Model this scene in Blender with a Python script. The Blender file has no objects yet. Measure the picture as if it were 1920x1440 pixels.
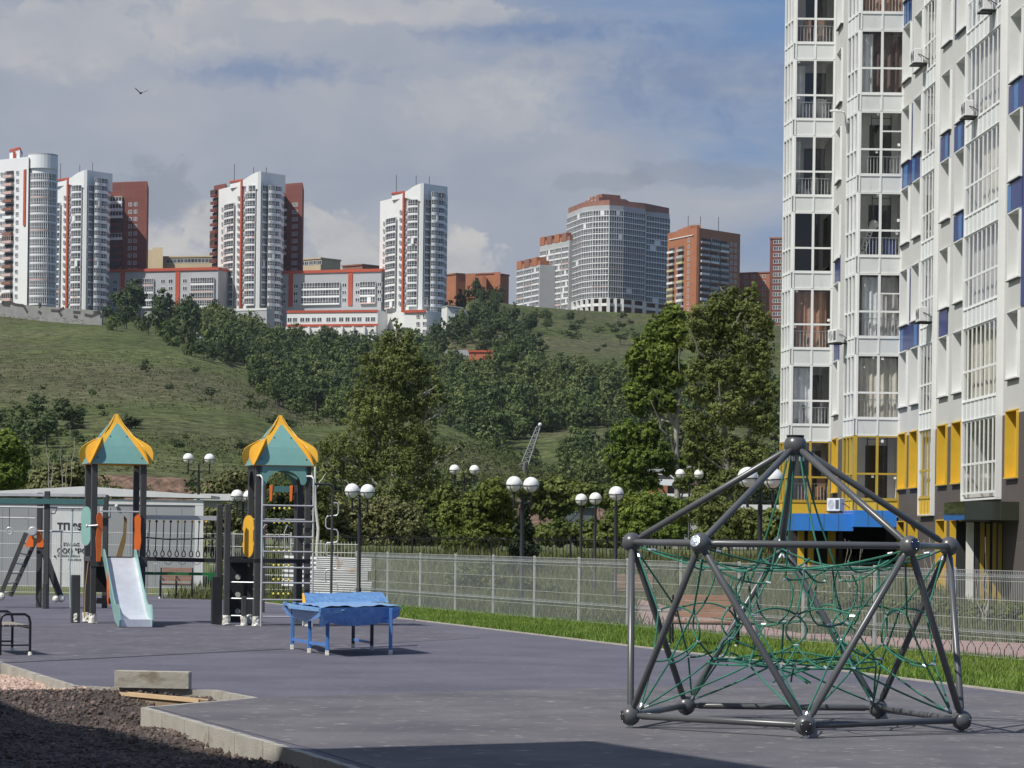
import bpy, math, random
import numpy as np
from mathutils import Vector, Matrix
random.seed(7); rng = np.random.default_rng(7)
SC = bpy.context.scene; COL = SC.collection
# ---------------------------------------------------------------- camera
F, PITCH, ROLL, EYE, PY0 = 5500.0, 0.0, 0.0128, 1.8, 1013      # focal length in photo pixels (1920 wide)
cp, sp, cr, sr = math.cos(PITCH), math.sin(PITCH), math.cos(ROLL), math.sin(ROLL)
FWD = Vector((0, cp, sp)); UP0 = Vector((0, -sp, cp)); RT0 = Vector((1, 0, 0))
RT = cr*RT0 + sr*UP0; UP = -sr*RT0 + cr*UP0
cam_d = bpy.data.cameras.new('camera'); cam = bpy.data.objects.new('camera', cam_d); COL.objects.link(cam)
cam_d.sensor_width = 36; cam_d.lens = F/1920*36; cam_d.shift_y = (PY0-720)/1920; cam_d.clip_start = .5; cam_d.clip_end = 20000
cam.matrix_world = Matrix(((RT.x, UP.x, -FWD.x, 0), (RT.y, UP.y, -FWD.y, 0), (RT.z, UP.z, -FWD.z, EYE), (0, 0, 0, 1)))
SC.camera = cam
SC.render.resolution_x, SC.render.resolution_y = 1024, 768
SC.view_settings.view_transform = 'Standard'; SC.view_settings.look = 'None'
SC.view_settings.exposure = 0.0; SC.view_settings.gamma = 1
# ---------------------------------------------------------------- sun and sky
SA, SB = 0.66, 0.52                                    # shadow offset right / away per metre of height
TOSUN = Vector((-SA, -SB, 1)).normalized()
sun_d = bpy.data.lights.new('sun', 'SUN'); sun_d.energy = 4.6; sun_d.angle = math.radians(.5); sun_d.color = (1, .965, .90)
sun = bpy.data.objects.new('sun', sun_d); COL.objects.link(sun)
sun.rotation_euler = TOSUN.to_track_quat('Z', 'Y').to_euler(); sun.location = (0, 0, 60)
W = bpy.data.worlds.new('World'); SC.world = W; W.use_nodes = True
nt = W.node_tree; nt.nodes.clear()
def N(t, **k):
    n = nt.nodes.new(t)
    for a, b in k.items(): setattr(n, a, b)
    return n
def L(a, b): nt.links.new(a, b)
out = N('ShaderNodeOutputWorld'); bg = N('ShaderNodeBackground'); bg.inputs[1].default_value = .1
sky = N('ShaderNodeTexSky', sky_type='NISHITA', sun_disc=False)
sky.sun_elevation = math.asin(TOSUN.z); sky.sun_rotation = math.atan2(TOSUN.x, TOSUN.y)
sky.air_density = 1.0; sky.dust_density = 1.0; sky.ozone_density = 1.5
tc = N('ShaderNodeTexCoord')
def vmath(op, a, b=None):
    n = N('ShaderNodeVectorMath', operation=op)
    L(a, n.inputs[0])
    if b is not None:
        if isinstance(b, (tuple, list)): n.inputs[1].default_value = b
        else: L(b, n.inputs[1])
    return n.outputs[0]
def noise(vec, scale, detail=6, rough=.55, dist=0):
    n = N('ShaderNodeTexNoise'); L(vec, n.inputs['Vector']); n.inputs['Scale'].default_value = scale
    n.inputs['Detail'].default_value = detail; n.inputs['Roughness'].default_value = rough; n.inputs['Distortion'].default_value = dist
    return n.outputs['Fac']
def ramp(fac, pts):
    n = N('ShaderNodeValToRGB'); L(fac, n.inputs[0])
    el = n.color_ramp.elements
    while len(el) < len(pts): el.new(.5)
    for e, (p, c) in zip(el, pts): e.position = p; e.color = (*c, 1) if len(c) == 3 else c
    return n.outputs[0]
def mixc(f, a, b):
    n = N('ShaderNodeMix', data_type='RGBA')
    if isinstance(f, float): n.inputs[0].default_value = f
    else: L(f, n.inputs[0])
    for i, v in ((6, a), (7, b)):
        if isinstance(v, tuple): n.inputs[i].default_value = (*v, 1)
        else: L(v, n.inputs[i])
    return n.outputs[2]
def fmath(op, a, b=0.0, clamp=False):
    n = N('ShaderNodeMath', operation=op, use_clamp=clamp)
    for i, v in enumerate((a, b)):
        if isinstance(v, (int, float)): n.inputs[i].default_value = v
        else: L(v, n.inputs[i])
    return n.outputs[0]
sep = N('ShaderNodeSeparateXYZ'); L(tc.outputs['Generated'], sep.inputs[0])
dirv = tc.outputs['Generated']
zel = sep.outputs[2]; xaz = sep.outputs[0]
str1 = vmath('MULTIPLY', dirv, (5.5, 5.5, 17))          # clouds stretched along the horizon
veil = noise(vmath('ADD', str1, (3.1, 0, 1.7)), 1.15, 8, .52, .35)
wisp = noise(vmath('ADD', str1, (9.1, 2, 4.4)), 2.6, 8, .58, .5)
cov = fmath('ADD', fmath('MULTIPLY', veil, .72), fmath('MULTIPLY', wisp, .28))
# thinner cloud high and to the right, thicker low and left
cov = fmath('SUBTRACT', cov, fmath('MULTIPLY', fmath('ADD', fmath('MULTIPLY', xaz, 1.7), .06), fmath('MULTIPLY', zel, 4.2)))
covr = ramp(cov, [(.25, (0, 0, 0)), (.48, (1, 1, 1))])
low = noise(vmath('ADD', vmath('MULTIPLY', dirv, (16, 16, 30)), (1.4, 5, 2.2)), 1.1, 8, .5, .25)
greyc = ramp(low, [(.30, (3.3, 3.65, 4.4)), (.50, (3.8, 4.05, 4.65)), (.72, (4.5, 4.6, 4.85))])
blue = mixc(.75, sky.outputs[0], (1.15, 2.2, 4.5))
skyc = mixc(fmath('MULTIPLY', covr, .93), blue, greyc)
# sunlit cumulus heads low over the hill: (photo px, py, half width, half height)
def skydir(px, py):
    a, b = px-960, py-PY0; u = cr*a+sr*b; v = -sr*a+cr*b
    return (F*FWD + u*RT0 - v*UP0).normalized()
edge_n = noise(vmath('MULTIPLY', dirv, (60, 60, 75)), 1.3, 8, .6, .4)
shade_n = noise(vmath('ADD', vmath('MULTIPLY', dirv, (55, 55, 90)), (3, 1, 2)), 1.0, 6, .55)
for (px, py, hw, hh, st) in ((300,480,110,62,.75), (385,420,50,50,.75), (622,443,88,52,.8), (690,500,60,40,.6), (868,492,78,62,.8), (990,150,120,60,.25), (930,190,200,60,.2), (300,360,90,60,-.5), (500,132,260,34,-2), (1270,140,300,100,-2), (1010,52,240,36,-2), (1330,330,160,26,-.4), (1100,340,140,20,-.35), (150,60,300,80,.35), (700,20,400,26,.4), (1230,640,260,60,.3)):
    c = skydir(px, py); dv = vmath('SUBTRACT', dirv, tuple(c)); dv = vmath('MULTIPLY', dv, (F/hw, F/hw*.3, F/hh))
    ln = N('ShaderNodeVectorMath', operation='LENGTH'); L(dv, ln.inputs[0])
    q = fmath('ADD', fmath('SUBTRACT', 1.0, ln.outputs['Value']), fmath('MULTIPLY', fmath('SUBTRACT', edge_n, .5), 2.6))
    f = fmath('MULTIPLY', ramp(q, [(.0, (0,0,0)), (.34 if st > -1 else .9, (1,1,1))]), abs(st) if st > -1 else .62)
    if st > 0: ccol = ramp(shade_n, [(.28, (4.4, 4.5, 4.8)), (.66, (6.4, 6.15, 5.75))])
    elif st > -1: ccol = (2.5, 2.85, 3.5)
    else: ccol = (1.55, 2.35, 4.1)
    skyc = mixc(f, skyc, ccol)
L(skyc, bg.inputs[0]); L(bg.outputs[0], out.inputs[0])
# ---------------------------------------------------------------- pixels of the photo to metres
def ray(px, py):
    a, b = px-960, py-PY0
    u = cr*a+sr*b; v = -sr*a+cr*b
    return F*FWD + u*RT0 - v*UP0
def at(px, py, D):                                     # the point at distance D (world Y) seen there
    d = ray(px, py); return Vector((0, 0, EYE)) + d*(D/d.y)
def gp(px, py, z=0.0):
    d = ray(px, py); return Vector((0, 0, EYE)) + d*((z-EYE)/d.z)
# ---------------------------------------------------------------- mesh builder
class MB:
    def __init__(s, M=None): s.v = []; s.f = []; s.m = []; s.M = M; s.sm = False; s.k = 0
    def add(s, vs, fs):
        o = len(s.v)
        if s.M is not None: vs = [s.M @ Vector(p) for p in vs]
        s.v += [tuple(p) for p in vs]; s.f += [tuple(i+o for i in f) for f in fs]; s.m += [s.k]*len(fs)
        return s
    def box(s, x0, x1, y0, y1, z0, z1):
        if x1 < x0: x0, x1 = x1, x0
        if y1 < y0: y0, y1 = y1, y0
        if z1 < z0: z0, z1 = z1, z0
        return s.add([(x0,y0,z0),(x1,y0,z0),(x1,y1,z0),(x0,y1,z0),(x0,y0,z1),(x1,y0,z1),(x1,y1,z1),(x0,y1,z1)],
                     [(0,3,2,1),(4,5,6,7),(0,1,5,4),(1,2,6,5),(2,3,7,6),(3,0,4,7)])
    def bbox(s, x0, x1, y0, y1, z0, z1, b=.01):       # box with chamfered vertical and top edges
        prof = [(x0+b,y0),(x1-b,y0),(x1,y0+b),(x1,y1-b),(x1-b,y1),(x0+b,y1),(x0,y1-b),(x0,y0+b)]
        ins = [(x0+b*1.6,y0+b),(x1-b*1.6,y0+b),(x1-b,y0+b*1.6),(x1-b,y1-b*1.6),(x1-b*1.6,y1-b),(x0+b*1.6,y1-b),(x0+b,y1-b*1.6),(x0+b,y0+b*1.6)]
        vs = [(x,y,z0) for x,y in prof]+[(x,y,z1-b) for x,y in prof]+[(x,y,z1) for x,y in ins]
        fs = [tuple(range(7,-1,-1)), tuple(range(16,24))]
        for i in range(8):
            j=(i+1)%8; fs += [(i,j,j+8,i+8),(i+8,j+8,j+16,i+16)]
        return s.add(vs, fs)
    def beam(s, p, q, w, h, up=(0,0,1)):              # rectangular bar from p to q
        p, q = Vector(p), Vector(q); d = (q-p).normalized(); u = Vector(up)
        a = d.cross(u)
        if a.length < 1e-4: a = d.cross(Vector((1,0,0)))
        a.normalize(); b = a.cross(d).normalized(); a *= w/2; b *= h/2
        vs = [p-a-b,p+a-b,p+a+b,p-a+b,q-a-b,q+a-b,q+a+b,q-a+b]
        return s.add(vs, [(0,1,2,3)[::-1],(4,5,6,7),(0,1,5,4),(1,2,6,5),(2,3,7,6),(3,0,4,7)])
    def tube(s, pts, r, n=8, closed=False, cap=True):
        pts = [Vector(p) for p in pts]; m = len(pts); vs = []; prev = None
        rr = r if isinstance(r, (list, tuple)) else [r]*m
        for i, p in enumerate(pts):
            if closed: t = pts[(i+1)%m]-pts[i-1]
            else: t = pts[min(i+1,m-1)]-pts[max(i-1,0)]
            t.normalize()
            if prev is None:
                a = t.orthogonal().normalized()
            else: a = (prev - t*prev.dot(t)); a = a.normalized() if a.length > 1e-6 else t.orthogonal().normalized()
            prev = a; b = t.cross(a)
            vs += [p+(a*math.cos(2*math.pi*k/n)+b*math.sin(2*math.pi*k/n))*rr[i] for k in range(n)]
        fs = []
        for i in range(m if closed else m-1):
            j = (i+1)%m
            for k in range(n):
                l=(k+1)%n; fs.append((i*n+k, i*n+l, j*n+l, j*n+k))
        if not closed and cap: fs += [tuple(range(n))[::-1], tuple((m-1)*n+k for k in range(n))]
        return s.add(vs, fs)
    def sphere(s, c, r, nu=16, nv=10, zmin=-1.0, zmax=1.0, axis=None):
        c = Vector(c); vs = []; fs = []
        a0, a1 = math.asin(zmin), math.asin(zmax)
        Q = Vector(axis).to_track_quat('Z','Y').to_matrix() if axis is not None else Matrix.Identity(3)
        for j in range(nv+1):
            a = a0+(a1-a0)*j/nv
            for i in range(nu):
                t = 2*math.pi*i/nu; vs.append(c + Q @ Vector((r*math.cos(a)*math.cos(t), r*math.cos(a)*math.sin(t), r*math.sin(a))))
        for j in range(nv):
            for i in range(nu): k=(i+1)%nu; fs.append((j*nu+i, j*nu+k, (j+1)*nu+k, (j+1)*nu+i))
        fs += [tuple(range(nu))[::-1], tuple(nv*nu+i for i in range(nu))]
        return s.add(vs, fs)
    def prism(s, poly, ax, t):                        # closed outline (3D points) pushed by vector ax*t
        n = len(poly); a = Vector(ax)*t; P = [Vector(p) for p in poly]
        return s.add(P+[p+a for p in P], [tuple(range(n))[::-1], tuple(range(n,2*n))]+[(i,(i+1)%n,(i+1)%n+n,i+n) for i in range(n)])
    def quad(s, a, b, c, d): return s.add([a,b,c,d], [(0,1,2,3)])
    def build(s, name, mats, parent=None, smooth=False, world=False):
        me = bpy.data.meshes.new(name)
        me.from_pydata(s.v, [], s.f)
        if not isinstance(mats, (list, tuple)): mats = [mats]
        for m in mats: me.materials.append(m)
        if len(mats) > 1: me.polygons.foreach_set('material_index', s.m)
        if smooth:
            me.polygons.foreach_set('use_smooth', [True]*len(s.f))
            if hasattr(me, 'set_sharp_from_angle'): me.set_sharp_from_angle(angle=math.radians(40))
        me.update()
        o = bpy.data.objects.new(name, me); COL.objects.link(o)
        if parent is not None:
            o.parent = parent
            if world: o.matrix_parent_inverse = wm(parent).inverted()
        return o
def wm(o):
    m = o.matrix_basis.copy()
    if o.parent is not None: m = wm(o.parent) @ o.matrix_parent_inverse @ m
    return m
def npmesh(name, V, Fc, mat, parent=None):            # big meshes from arrays; Fc is (n,k)
    me = bpy.data.meshes.new(name); n, k = Fc.shape
    me.vertices.add(len(V)); me.vertices.foreach_set('co', np.asarray(V, np.float32).ravel())
    me.loops.add(n*k); me.loops.foreach_set('vertex_index', Fc.astype(np.int32).ravel())
    me.polygons.add(n); me.polygons.foreach_set('loop_start', np.arange(0, n*k, k, dtype=np.int32)); me.polygons.foreach_set('loop_total', np.full(n, k, np.int32))
    me.materials.append(mat); me.update(calc_edges=True); me.validate()
    o = bpy.data.objects.new(name, me); COL.objects.link(o)
    if parent is not None: o.parent = parent
    return o
def tag(o, label=None, cat=None, group=None, kind=None):
    if label: o['label'] = label
    if cat: o['category'] = cat
    if group: o['group'] = group
    if kind: o['kind'] = kind
    return o
def thing(name, label, cat, loc=(0,0,0), rz=0.0, group=None):
    o = bpy.data.objects.new(name, None); COL.objects.link(o); o.empty_display_size = .3
    o.location = loc; o.rotation_euler = (0,0,rz)
    return tag(o, label, cat, group)
def copy_tree(o, parent=None):
    c = o.copy(); COL.objects.link(c)
    if parent is not None: c.parent = parent
    for ch in KIDS.get(o.name, None) or [x for x in bpy.data.objects if x.parent == o]: copy_tree(ch, c)
    return c
KIDS = {}
def remember(o):
    ks = [x for x in bpy.data.objects if x.parent == o]; KIDS[o.name] = ks
    for x in ks: remember(x)
def dup(o, loc, rz=0.0, label=None, scale=1.0, group=None):
    c = copy_tree(o); c.location = loc; c.rotation_euler = (0,0,rz)
    c.scale = (scale,)*3 if not isinstance(scale, tuple) else scale
    if label: c['label'] = label
    if group: c['group'] = group
    return c
# ---------------------------------------------------------------- materials
MATS = {}
def mat(name, col, rough=.6, metal=0.0, var=.12, vs=3.0, bump=0.0, bs=40.0, col2=None, spec=.5, coat=0.0, stretch=None, two=None):
    if name in MATS: return MATS[name]
    m = bpy.data.materials.new(name); m.use_nodes = True; t = m.node_tree; b = t.nodes['Principled BSDF']
    b.inputs['Roughness'].default_value = rough; b.inputs['Metallic'].default_value = metal
    b.inputs['Specular IOR Level'].default_value = spec; b.inputs['Coat Weight'].default_value = coat
    c1 = tuple(col); c2 = tuple(col2) if col2 else tuple(min(1, x*(1+var)) for x in col)
    c0 = c1 if col2 else tuple(x*(1-var) for x in col)
    g = t.nodes.new('ShaderNodeNewGeometry'); vec = g.outputs['Position']
    if stretch:
        v = t.nodes.new('ShaderNodeVectorMath'); v.operation = 'MULTIPLY'; v.inputs[1].default_value = stretch
        t.links.new(vec, v.inputs[0]); vec = v.outputs[0]
    n = t.nodes.new('ShaderNodeTexNoise'); n.inputs['Scale'].default_value = vs; n.inputs['Detail'].default_value = 5; n.inputs['Roughness'].default_value = .62
    t.links.new(vec, n.inputs['Vector'])
    r = t.nodes.new('ShaderNodeValToRGB'); r.color_ramp.elements[0].position = .34; r.color_ramp.elements[1].position = .66
    r.color_ramp.elements[0].color = (*c0, 1); r.color_ramp.elements[1].color = (*c2, 1)
    t.links.new(n.outputs['Fac'], r.inputs[0]); last = r.outputs[0]
    if two:                                            # a second, finer speckle: (colour, scale, low, high, amount)
        n2 = t.nodes.new('ShaderNodeTexNoise'); n2.inputs['Scale'].default_value = two[1]; n2.inputs['Detail'].default_value = 6
        t.links.new(vec, n2.inputs['Vector'])
        r2 = t.nodes.new('ShaderNodeMapRange'); r2.inputs[1].default_value = two[2]; r2.inputs[2].default_value = two[3]; r2.inputs[4].default_value = two[4]
        t.links.new(n2.outputs['Fac'], r2.inputs[0])
        mx = t.nodes.new('ShaderNodeMix'); mx.data_type = 'RGBA'; mx.inputs[7].default_value = (*two[0], 1)
        t.links.new(r2.outputs[0], mx.inputs[0]); t.links.new(last, mx.inputs[6]); last = mx.outputs[2]
    t.links.new(last, b.inputs['Base Color'])
    if bump:
        n3 = t.nodes.new('ShaderNodeTexNoise'); n3.inputs['Scale'].default_value = bs; n3.inputs['Detail'].default_value = 4
        t.links.new(vec, n3.inputs['Vector'])
        bp = t.nodes.new('ShaderNodeBump'); bp.inputs['Strength'].default_value = bump; bp.inputs['Distance'].default_value = .02
        t.links.new(n3.outputs['Fac'], bp.inputs['Height']); t.links.new(bp.outputs[0], b.inputs['Normal'])
    MATS[name] = m; return m
def leafmat(name, c1, c2, sc=.8, trans=.25):
    if name in MATS: return MATS[name]
    m = mat(name, c1, .65, col2=c2, vs=sc, spec=.25)
    t = m.node_tree; b = t.nodes['Principled BSDF']; o = t.nodes['Material Output']
    tr = t.nodes.new('ShaderNodeBsdfTranslucent'); mx = t.nodes.new('ShaderNodeMixShader'); mx.inputs[0].default_value = trans
    # every leaf varies a little through the random of its island
    g = t.nodes.new('ShaderNodeNewGeometry'); mr = t.nodes.new('ShaderNodeMapRange'); mr.inputs[3].default_value = .65; mr.inputs[4].default_value = 1.4
    t.links.new(g.outputs['Random Per Island'], mr.inputs[0])
    src = b.inputs['Base Color'].links[0].from_socket
    mul = t.nodes.new('ShaderNodeVectorMath'); mul.operation = 'SCALE'; t.links.new(src, mul.inputs[0]); t.links.new(mr.outputs[0], mul.inputs['Scale'])
    t.links.new(mul.outputs[0], b.inputs['Base Color']); t.links.new(mul.outputs[0], tr.inputs['Color'])
    t.links.new(b.outputs[0], mx.inputs[1]); t.links.new(tr.outputs[0], mx.inputs[2]); t.links.new(mx.outputs[0], o.inputs[0])
    return m
def glassmat(name, tint=(.75,.8,.82), refl=.16, dark=0.0):
    if name in MATS: return MATS[name]
    m = bpy.data.materials.new(name); m.use_nodes = True; t = m.node_tree; t.nodes.clear()
    o = t.nodes.new('ShaderNodeOutputMaterial'); tr = t.nodes.new('ShaderNodeBsdfTransparent'); tr.inputs[0].default_value = (*tint, 1)
    gl = t.nodes.new('ShaderNodeBsdfGlossy'); gl.inputs['Roughness'].default_value = .03
    lw0 = t.nodes.new('ShaderNodeLayerWeight'); lw0.inputs[0].default_value = .5; lw = t.nodes.new('ShaderNodeMath'); lw.operation = 'POWER'; lw.inputs[1].default_value = 4; t.links.new(lw0.outputs['Facing'], lw.inputs[0])
    mr = t.nodes.new('ShaderNodeMapRange'); mr.inputs[1].default_value = .0; mr.inputs[2].default_value = 1; mr.inputs[3].default_value = refl*.6; mr.inputs[4].default_value = .8
    mx = t.nodes.new('ShaderNodeMixShader'); t.links.new(lw.outputs[0], mr.inputs[0]); t.links.new(mr.outputs[0], mx.inputs[0])
    t.links.new(tr.outputs[0], mx.inputs[1]); t.links.new(gl.outputs[0], mx.inputs[2]); t.links.new(mx.outputs[0], o.inputs[0])
    MATS[name] = m; return m
def brickmat(name, c1, c2, mortar, w=.25, h=.075, rot=0.0, msize=.012):
    if name in MATS: return MATS[name]
    m = bpy.data.materials.new(name); m.use_nodes = True; t = m.node_tree; b = t.nodes['Principled BSDF']; b.inputs['Roughness'].default_value = .85
    g = t.nodes.new('ShaderNodeNewGeometry'); sx = t.nodes.new('ShaderNodeSeparateXYZ'); t.links.new(g.outputs['Position'], sx.inputs[0])
    ad = t.nodes.new('ShaderNodeMath'); t.links.new(sx.outputs[0], ad.inputs[0]); t.links.new(sx.outputs[1], ad.inputs[1])
    cb = t.nodes.new('ShaderNodeCombineXYZ'); t.links.new(ad.outputs[0], cb.inputs[0]); t.links.new(sx.outputs[2], cb.inputs[1])
    br = t.nodes.new('ShaderNodeTexBrick'); br.inputs['Scale'].default_value = 1; br.inputs['Brick Width'].default_value = w; br.inputs['Row Height'].default_value = h
    br.inputs['Mortar Size'].default_value = msize; br.inputs['Color1'].default_value = (*c1,1); br.inputs['Color2'].default_value = (*c2,1); br.inputs['Mortar'].default_value = (*mortar,1)
    t.links.new(cb.outputs[0], br.inputs['Vector']); t.links.new(br.outputs[0], b.inputs['Base Color'])
    MATS[name] = m; return m
# ================================================================ ground, paving, kerb, gravel, grass
def V2(px, py, z=0.0): p = gp(px, py, z); return (p.x, p.y)
def sheet(name, pts, z, m, kind='structure'):
    mb = MB(); mb.add([(x, y, z) for x, y in pts], [tuple(range(len(pts)))])
    o = mb.build(name, m); return tag(o, kind=kind)
def lerp_tab(x, xs, ys): return float(np.interp(x, xs, ys))
def flat_z(D): return lerp_tab(D, [-100, 45, 47, 92, 105, 115, 400], [-.42, -.42, -.03, -.03, 1.0, 1.5, 1.6])
M_dirt = mat('dry_earth', (.13,.10,.075), .95, var=.3, vs=.9, bump=.6, bs=12, two=((.06,.075,.03), 2.2, .45, .6, .7))
M_field = mat('field_grass', (.062,.088,.026), .9, col2=(.115,.13,.045), vs=.5, two=((.13,.12,.07), 2.5, .52, .68, .6))
M_lawn = mat('lawn_green', (.095,.155,.025), .9, col2=(.15,.20,.045), vs=3, two=((.15,.12,.07), 1.3, .58, .7, .7))
mb = MB(); Ds = [-120,-40,0,20,45,47,60,80,92,98,105,115,160,230,310]; Xs = [-260,-120,-60,-30,-12,0,12,30,60,120,260]
mb.add([(x, d, flat_z(d)) for d in Ds for x in Xs], [(j*11+i, j*11+i+1, (j+1)*11+i+1, (j+1)*11+i) for j in range(len(Ds)-1) for i in range(10)])
tag(mb.build('ground', M_field), kind='structure')
M_pave = mat('rubber_paving', (.100,.097,.126), .88, col2=(.140,.134,.168), vs=.55, bump=.5, bs=90, two=((.30,.29,.28), 7.5, .60, .74, .5), spec=.3)
M_pave2 = mat('rubber_paving_grey', (.104,.099,.113), .9, col2=(.160,.152,.160), vs=.7, bump=.5, bs=80, two=((.38,.365,.33), 5.2, .60, .72, .6), spec=.3)
edge = [V2(380,1117), V2(740,1159), V2(1180,1212), V2(1560,1257), V2(1920,1302), V2(2300,1350)]
KP = [(0,1241),(148,1287),(406,1294),(485,1309),(277,1327),(565,1407),(690,1445)]
kerb = [V2(*p) for p in KP]
d0 = Vector(kerb[0])-Vector(kerb[1]); k0 = Vector(kerb[0])+d0*.9
dn = Vector(kerb[-1])-Vector(kerb[-2]); kn = Vector(kerb[-1])+dn*7
pave = [V2(-700,1112)] + edge + [(12, 8), (14,-8), (kn.x, kn.y)] + kerb[::-1] + [(k0.x,k0.y), (-30, k0.y+6), (-30, 80)]
sheet('pavement', pave, 0.0, M_pave)
sheet('pavement_grey_patch', [V2(486,1308.6), V2(760,1300), V2(1180,1289), V2(1560,1281), V2(1905,1303), V2(2300,1352), (11.9,8), (13.9,-7.9), (kn.x+.35, kn.y+.35), (kerb[6][0]+.12, kerb[6][1]), (kerb[5][0]+.12, kerb[5][1]+.02), (kerb[4][0]+.05, kerb[4][1]+.03)], .004, M_pave2)
sheet('pavement_worn_patch', [V2(-60,1247), V2(545,1217), V2(900,1196), V2(760,1172), V2(100,1172), V2(-300,1180)], .004, mat('rubber_paving_worn', (.098,.094,.118), .9, col2=(.130,.124,.145), vs=.6, bump=.5, bs=80, two=((.33,.31,.29), 3.0, .58, .70, .6), spec=.3))
mb = MB(); a, b = gp(-60,1247), gp(560,1216)
mb.quad((a.x,a.y-.02,.008),(b.x,b.y-.02,.008),(b.x,b.y+.05,.008),(a.x,a.y+.05,.008)); tag(mb.build('pavement_seam', mat('seam_dark', (.03,.03,.04), .9)), kind='structure')
# pale path behind the mesh fence and its border
sheet('path', [V2(1190,1168), V2(1500,1218), V2(2150,1300), V2(2150,1222), V2(1920,1206), V2(1500,1187), V2(1340,1160), V2(1195,1122)], .0, mat('pink_paving', (.30,.185,.165), .85, col2=(.38,.25,.225), vs=1.4, two=((.2,.14,.12), 8, .5, .7, .4)))
# lawn strip between the paving and the mesh fence
FA = Vector((-3.30, 78.0)); FS = Vector((.955, -2.753))
def FP(k): return FA + FS*k
lawn = [V2(388,1117.5), V2(742,1158), V2(1180,1211), V2(1560,1256), V2(1922,1301), V2(2300,1349)] + [tuple(FP(k)+Vector((.55,.2))) for k in (14,11,8,5,2,0,-1)] + [tuple(FP(-1)+Vector((-2.5,2))), (-9.5,86)]
sheet('lawn', lawn, -.004, M_lawn)
M_conc = mat('kerb_concrete', (.33,.31,.27), .9, col2=(.45,.42,.37), vs=2.5, bump=.5, bs=60, two=((.22,.18,.13), 5, .56, .70, .75))
mb = MB()
for i in range(len(edge)-1):
    p, q = Vector((*edge[i],0)), Vector((*edge[i+1],0)); n = (q-p).cross(Vector((0,0,1))).normalized()*-.05
    mb.beam(p+n+Vector((0,0,-.03)), q+n+Vector((0,0,-.03)), .07, .10)
tag(mb.build('lawn_edging', M_conc), kind='structure')
# kerb stones, one metre each, round the dug-out corner
segs = [(Vector((k0.x,k0.y)), Vector(kerb[0]))] + [(Vector(kerb[i]), Vector(kerb[i+1])) for i in range(len(kerb)-1)] + [(Vector(kerb[-1]), Vector((kn.x, kn.y)))]
def stone(L_, seed):
    r = random.Random(seed); mb = MB(); b = .012
    x0, x1 = .006, L_-.006
    for k in range(6):                                  # slightly chipped top: height varies by piece
        a0 = x0+(x1-x0)*k/6; a1 = x0+(x1-x0)*(k+1)/6; t = .006-r.random()*.007
        mb.box(a0, a1-.0004, -.04, .04, -.32, t)
    return mb
ks = 0
ORD = 'first second third fourth fifth sixth seventh eighth ninth tenth eleventh twelfth thirteenth fourteenth fifteenth'.split()
ROWS = ['beyond the left edge of the photo', 'from the left edge in the row above the pink rubble', 'from the left in the short row behind the loose block', 'in the tapering row at the sharp inner corner', 'in the thin row right of the wooden board', 'from the outer corner in the near row beside the gravel', 'in the shaded end of the near row', 'below the bottom edge of the photo']
for si, (p, q) in enumerate(segs):
    d = q-p; Ln = d.length; n = max(1, round(Ln/1.0)); ang = math.atan2(d.y, d.x)
    nrm = Vector((-d.y, d.x)).normalized()
    side = -1
    nn = min(n, 6) if si == len(segs)-1 else n
    for k in range(nn):
        o = stone(Ln/n, 100*si+k).build('kerb_stone', M_conc); c = p+d*(k/n)+nrm*side*.035
        o.location = (c.x, c.y, .002); o.rotation_euler = (0, 0, ang)
        tag(o, '%s concrete kerb stone %s' % (ORD[min(k, 14)], ROWS[si]), 'kerb stone', 'kerb stones round the dug-out corner'); ks += 1
# gravel bed: bumpy earth plus loose stones
def in_poly(x, y, P):
    c = False; n = len(P)
    for i in range(n):
        (x1,y1),(x2,y2) = P[i], P[(i+1)%n]
        if (y1>y) != (y2>y) and x < (x2-x1)*(y-y1)/(y2-y1)+x1: c = not c
    return c
GB = [tuple(kn), *kerb[::-1][0:1], kerb[5], kerb[4], kerb[3], kerb[2], kerb[1], kerb[0], (k0.x,k0.y), (-13,k0.y), (-13,2)]
def gz(x, y):
    h = -.12 + .03*math.sin(x*1.7+y*.6)+.03*math.sin(y*1.3-x*.4)
    c = gp(75,1300); r2 = ((x-c.x)/1.6)**2+((y-c.y)/2.6)**2
    w = gp(300,1312); r3 = ((x-w.x)/1.1)**2+((y-w.y)/1.6)**2
    return h + .16*math.exp(-r2) - .20*math.exp(-r3)
mb = MB(); n1, n2 = 70, 110; X0, X1, Y0, Y1 = -14, 3.0, 4, 45
vs = []; ok = {}
for j in range(n2):
    for i in range(n1):
        x = X0+(X1-X0)*i/(n1-1); y = Y0+(Y1-Y0)*j/(n2-1); vs.append((x, y, gz(x,y)-.06+random.random()*.03))
fs = []
for j in range(n2-1):
    for i in range(n1-1):
        x, y, _ = vs[j*n1+i]
        if in_poly(x+.12, y+.18, GB): fs.append((j*n1+i, j*n1+i+1, (j+1)*n1+i+1, (j+1)*n1+i))
M_grav = mat('gravel_earth', (.045,.035,.03), .95, col2=(.09,.07,.06), vs=6, bump=.8, bs=50)
tag(mb.add(vs, fs).build('gravel_bed', M_grav), kind='structure')
m = leafmat('gravel_stones', (.062,.045,.037), (.16,.118,.10), 1.6, 0.0)
ic = np.array([(0,0,1),(.9,0,.3),(.28,.85,.35),(-.72,.53,.3),(-.72,-.53,.3),(.28,-.85,.35),(.7,.5,-.4),(-.28,.85,-.4),(-.9,0,-.4),(-.28,-.85,-.4),(.7,-.5,-.4)])
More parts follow.
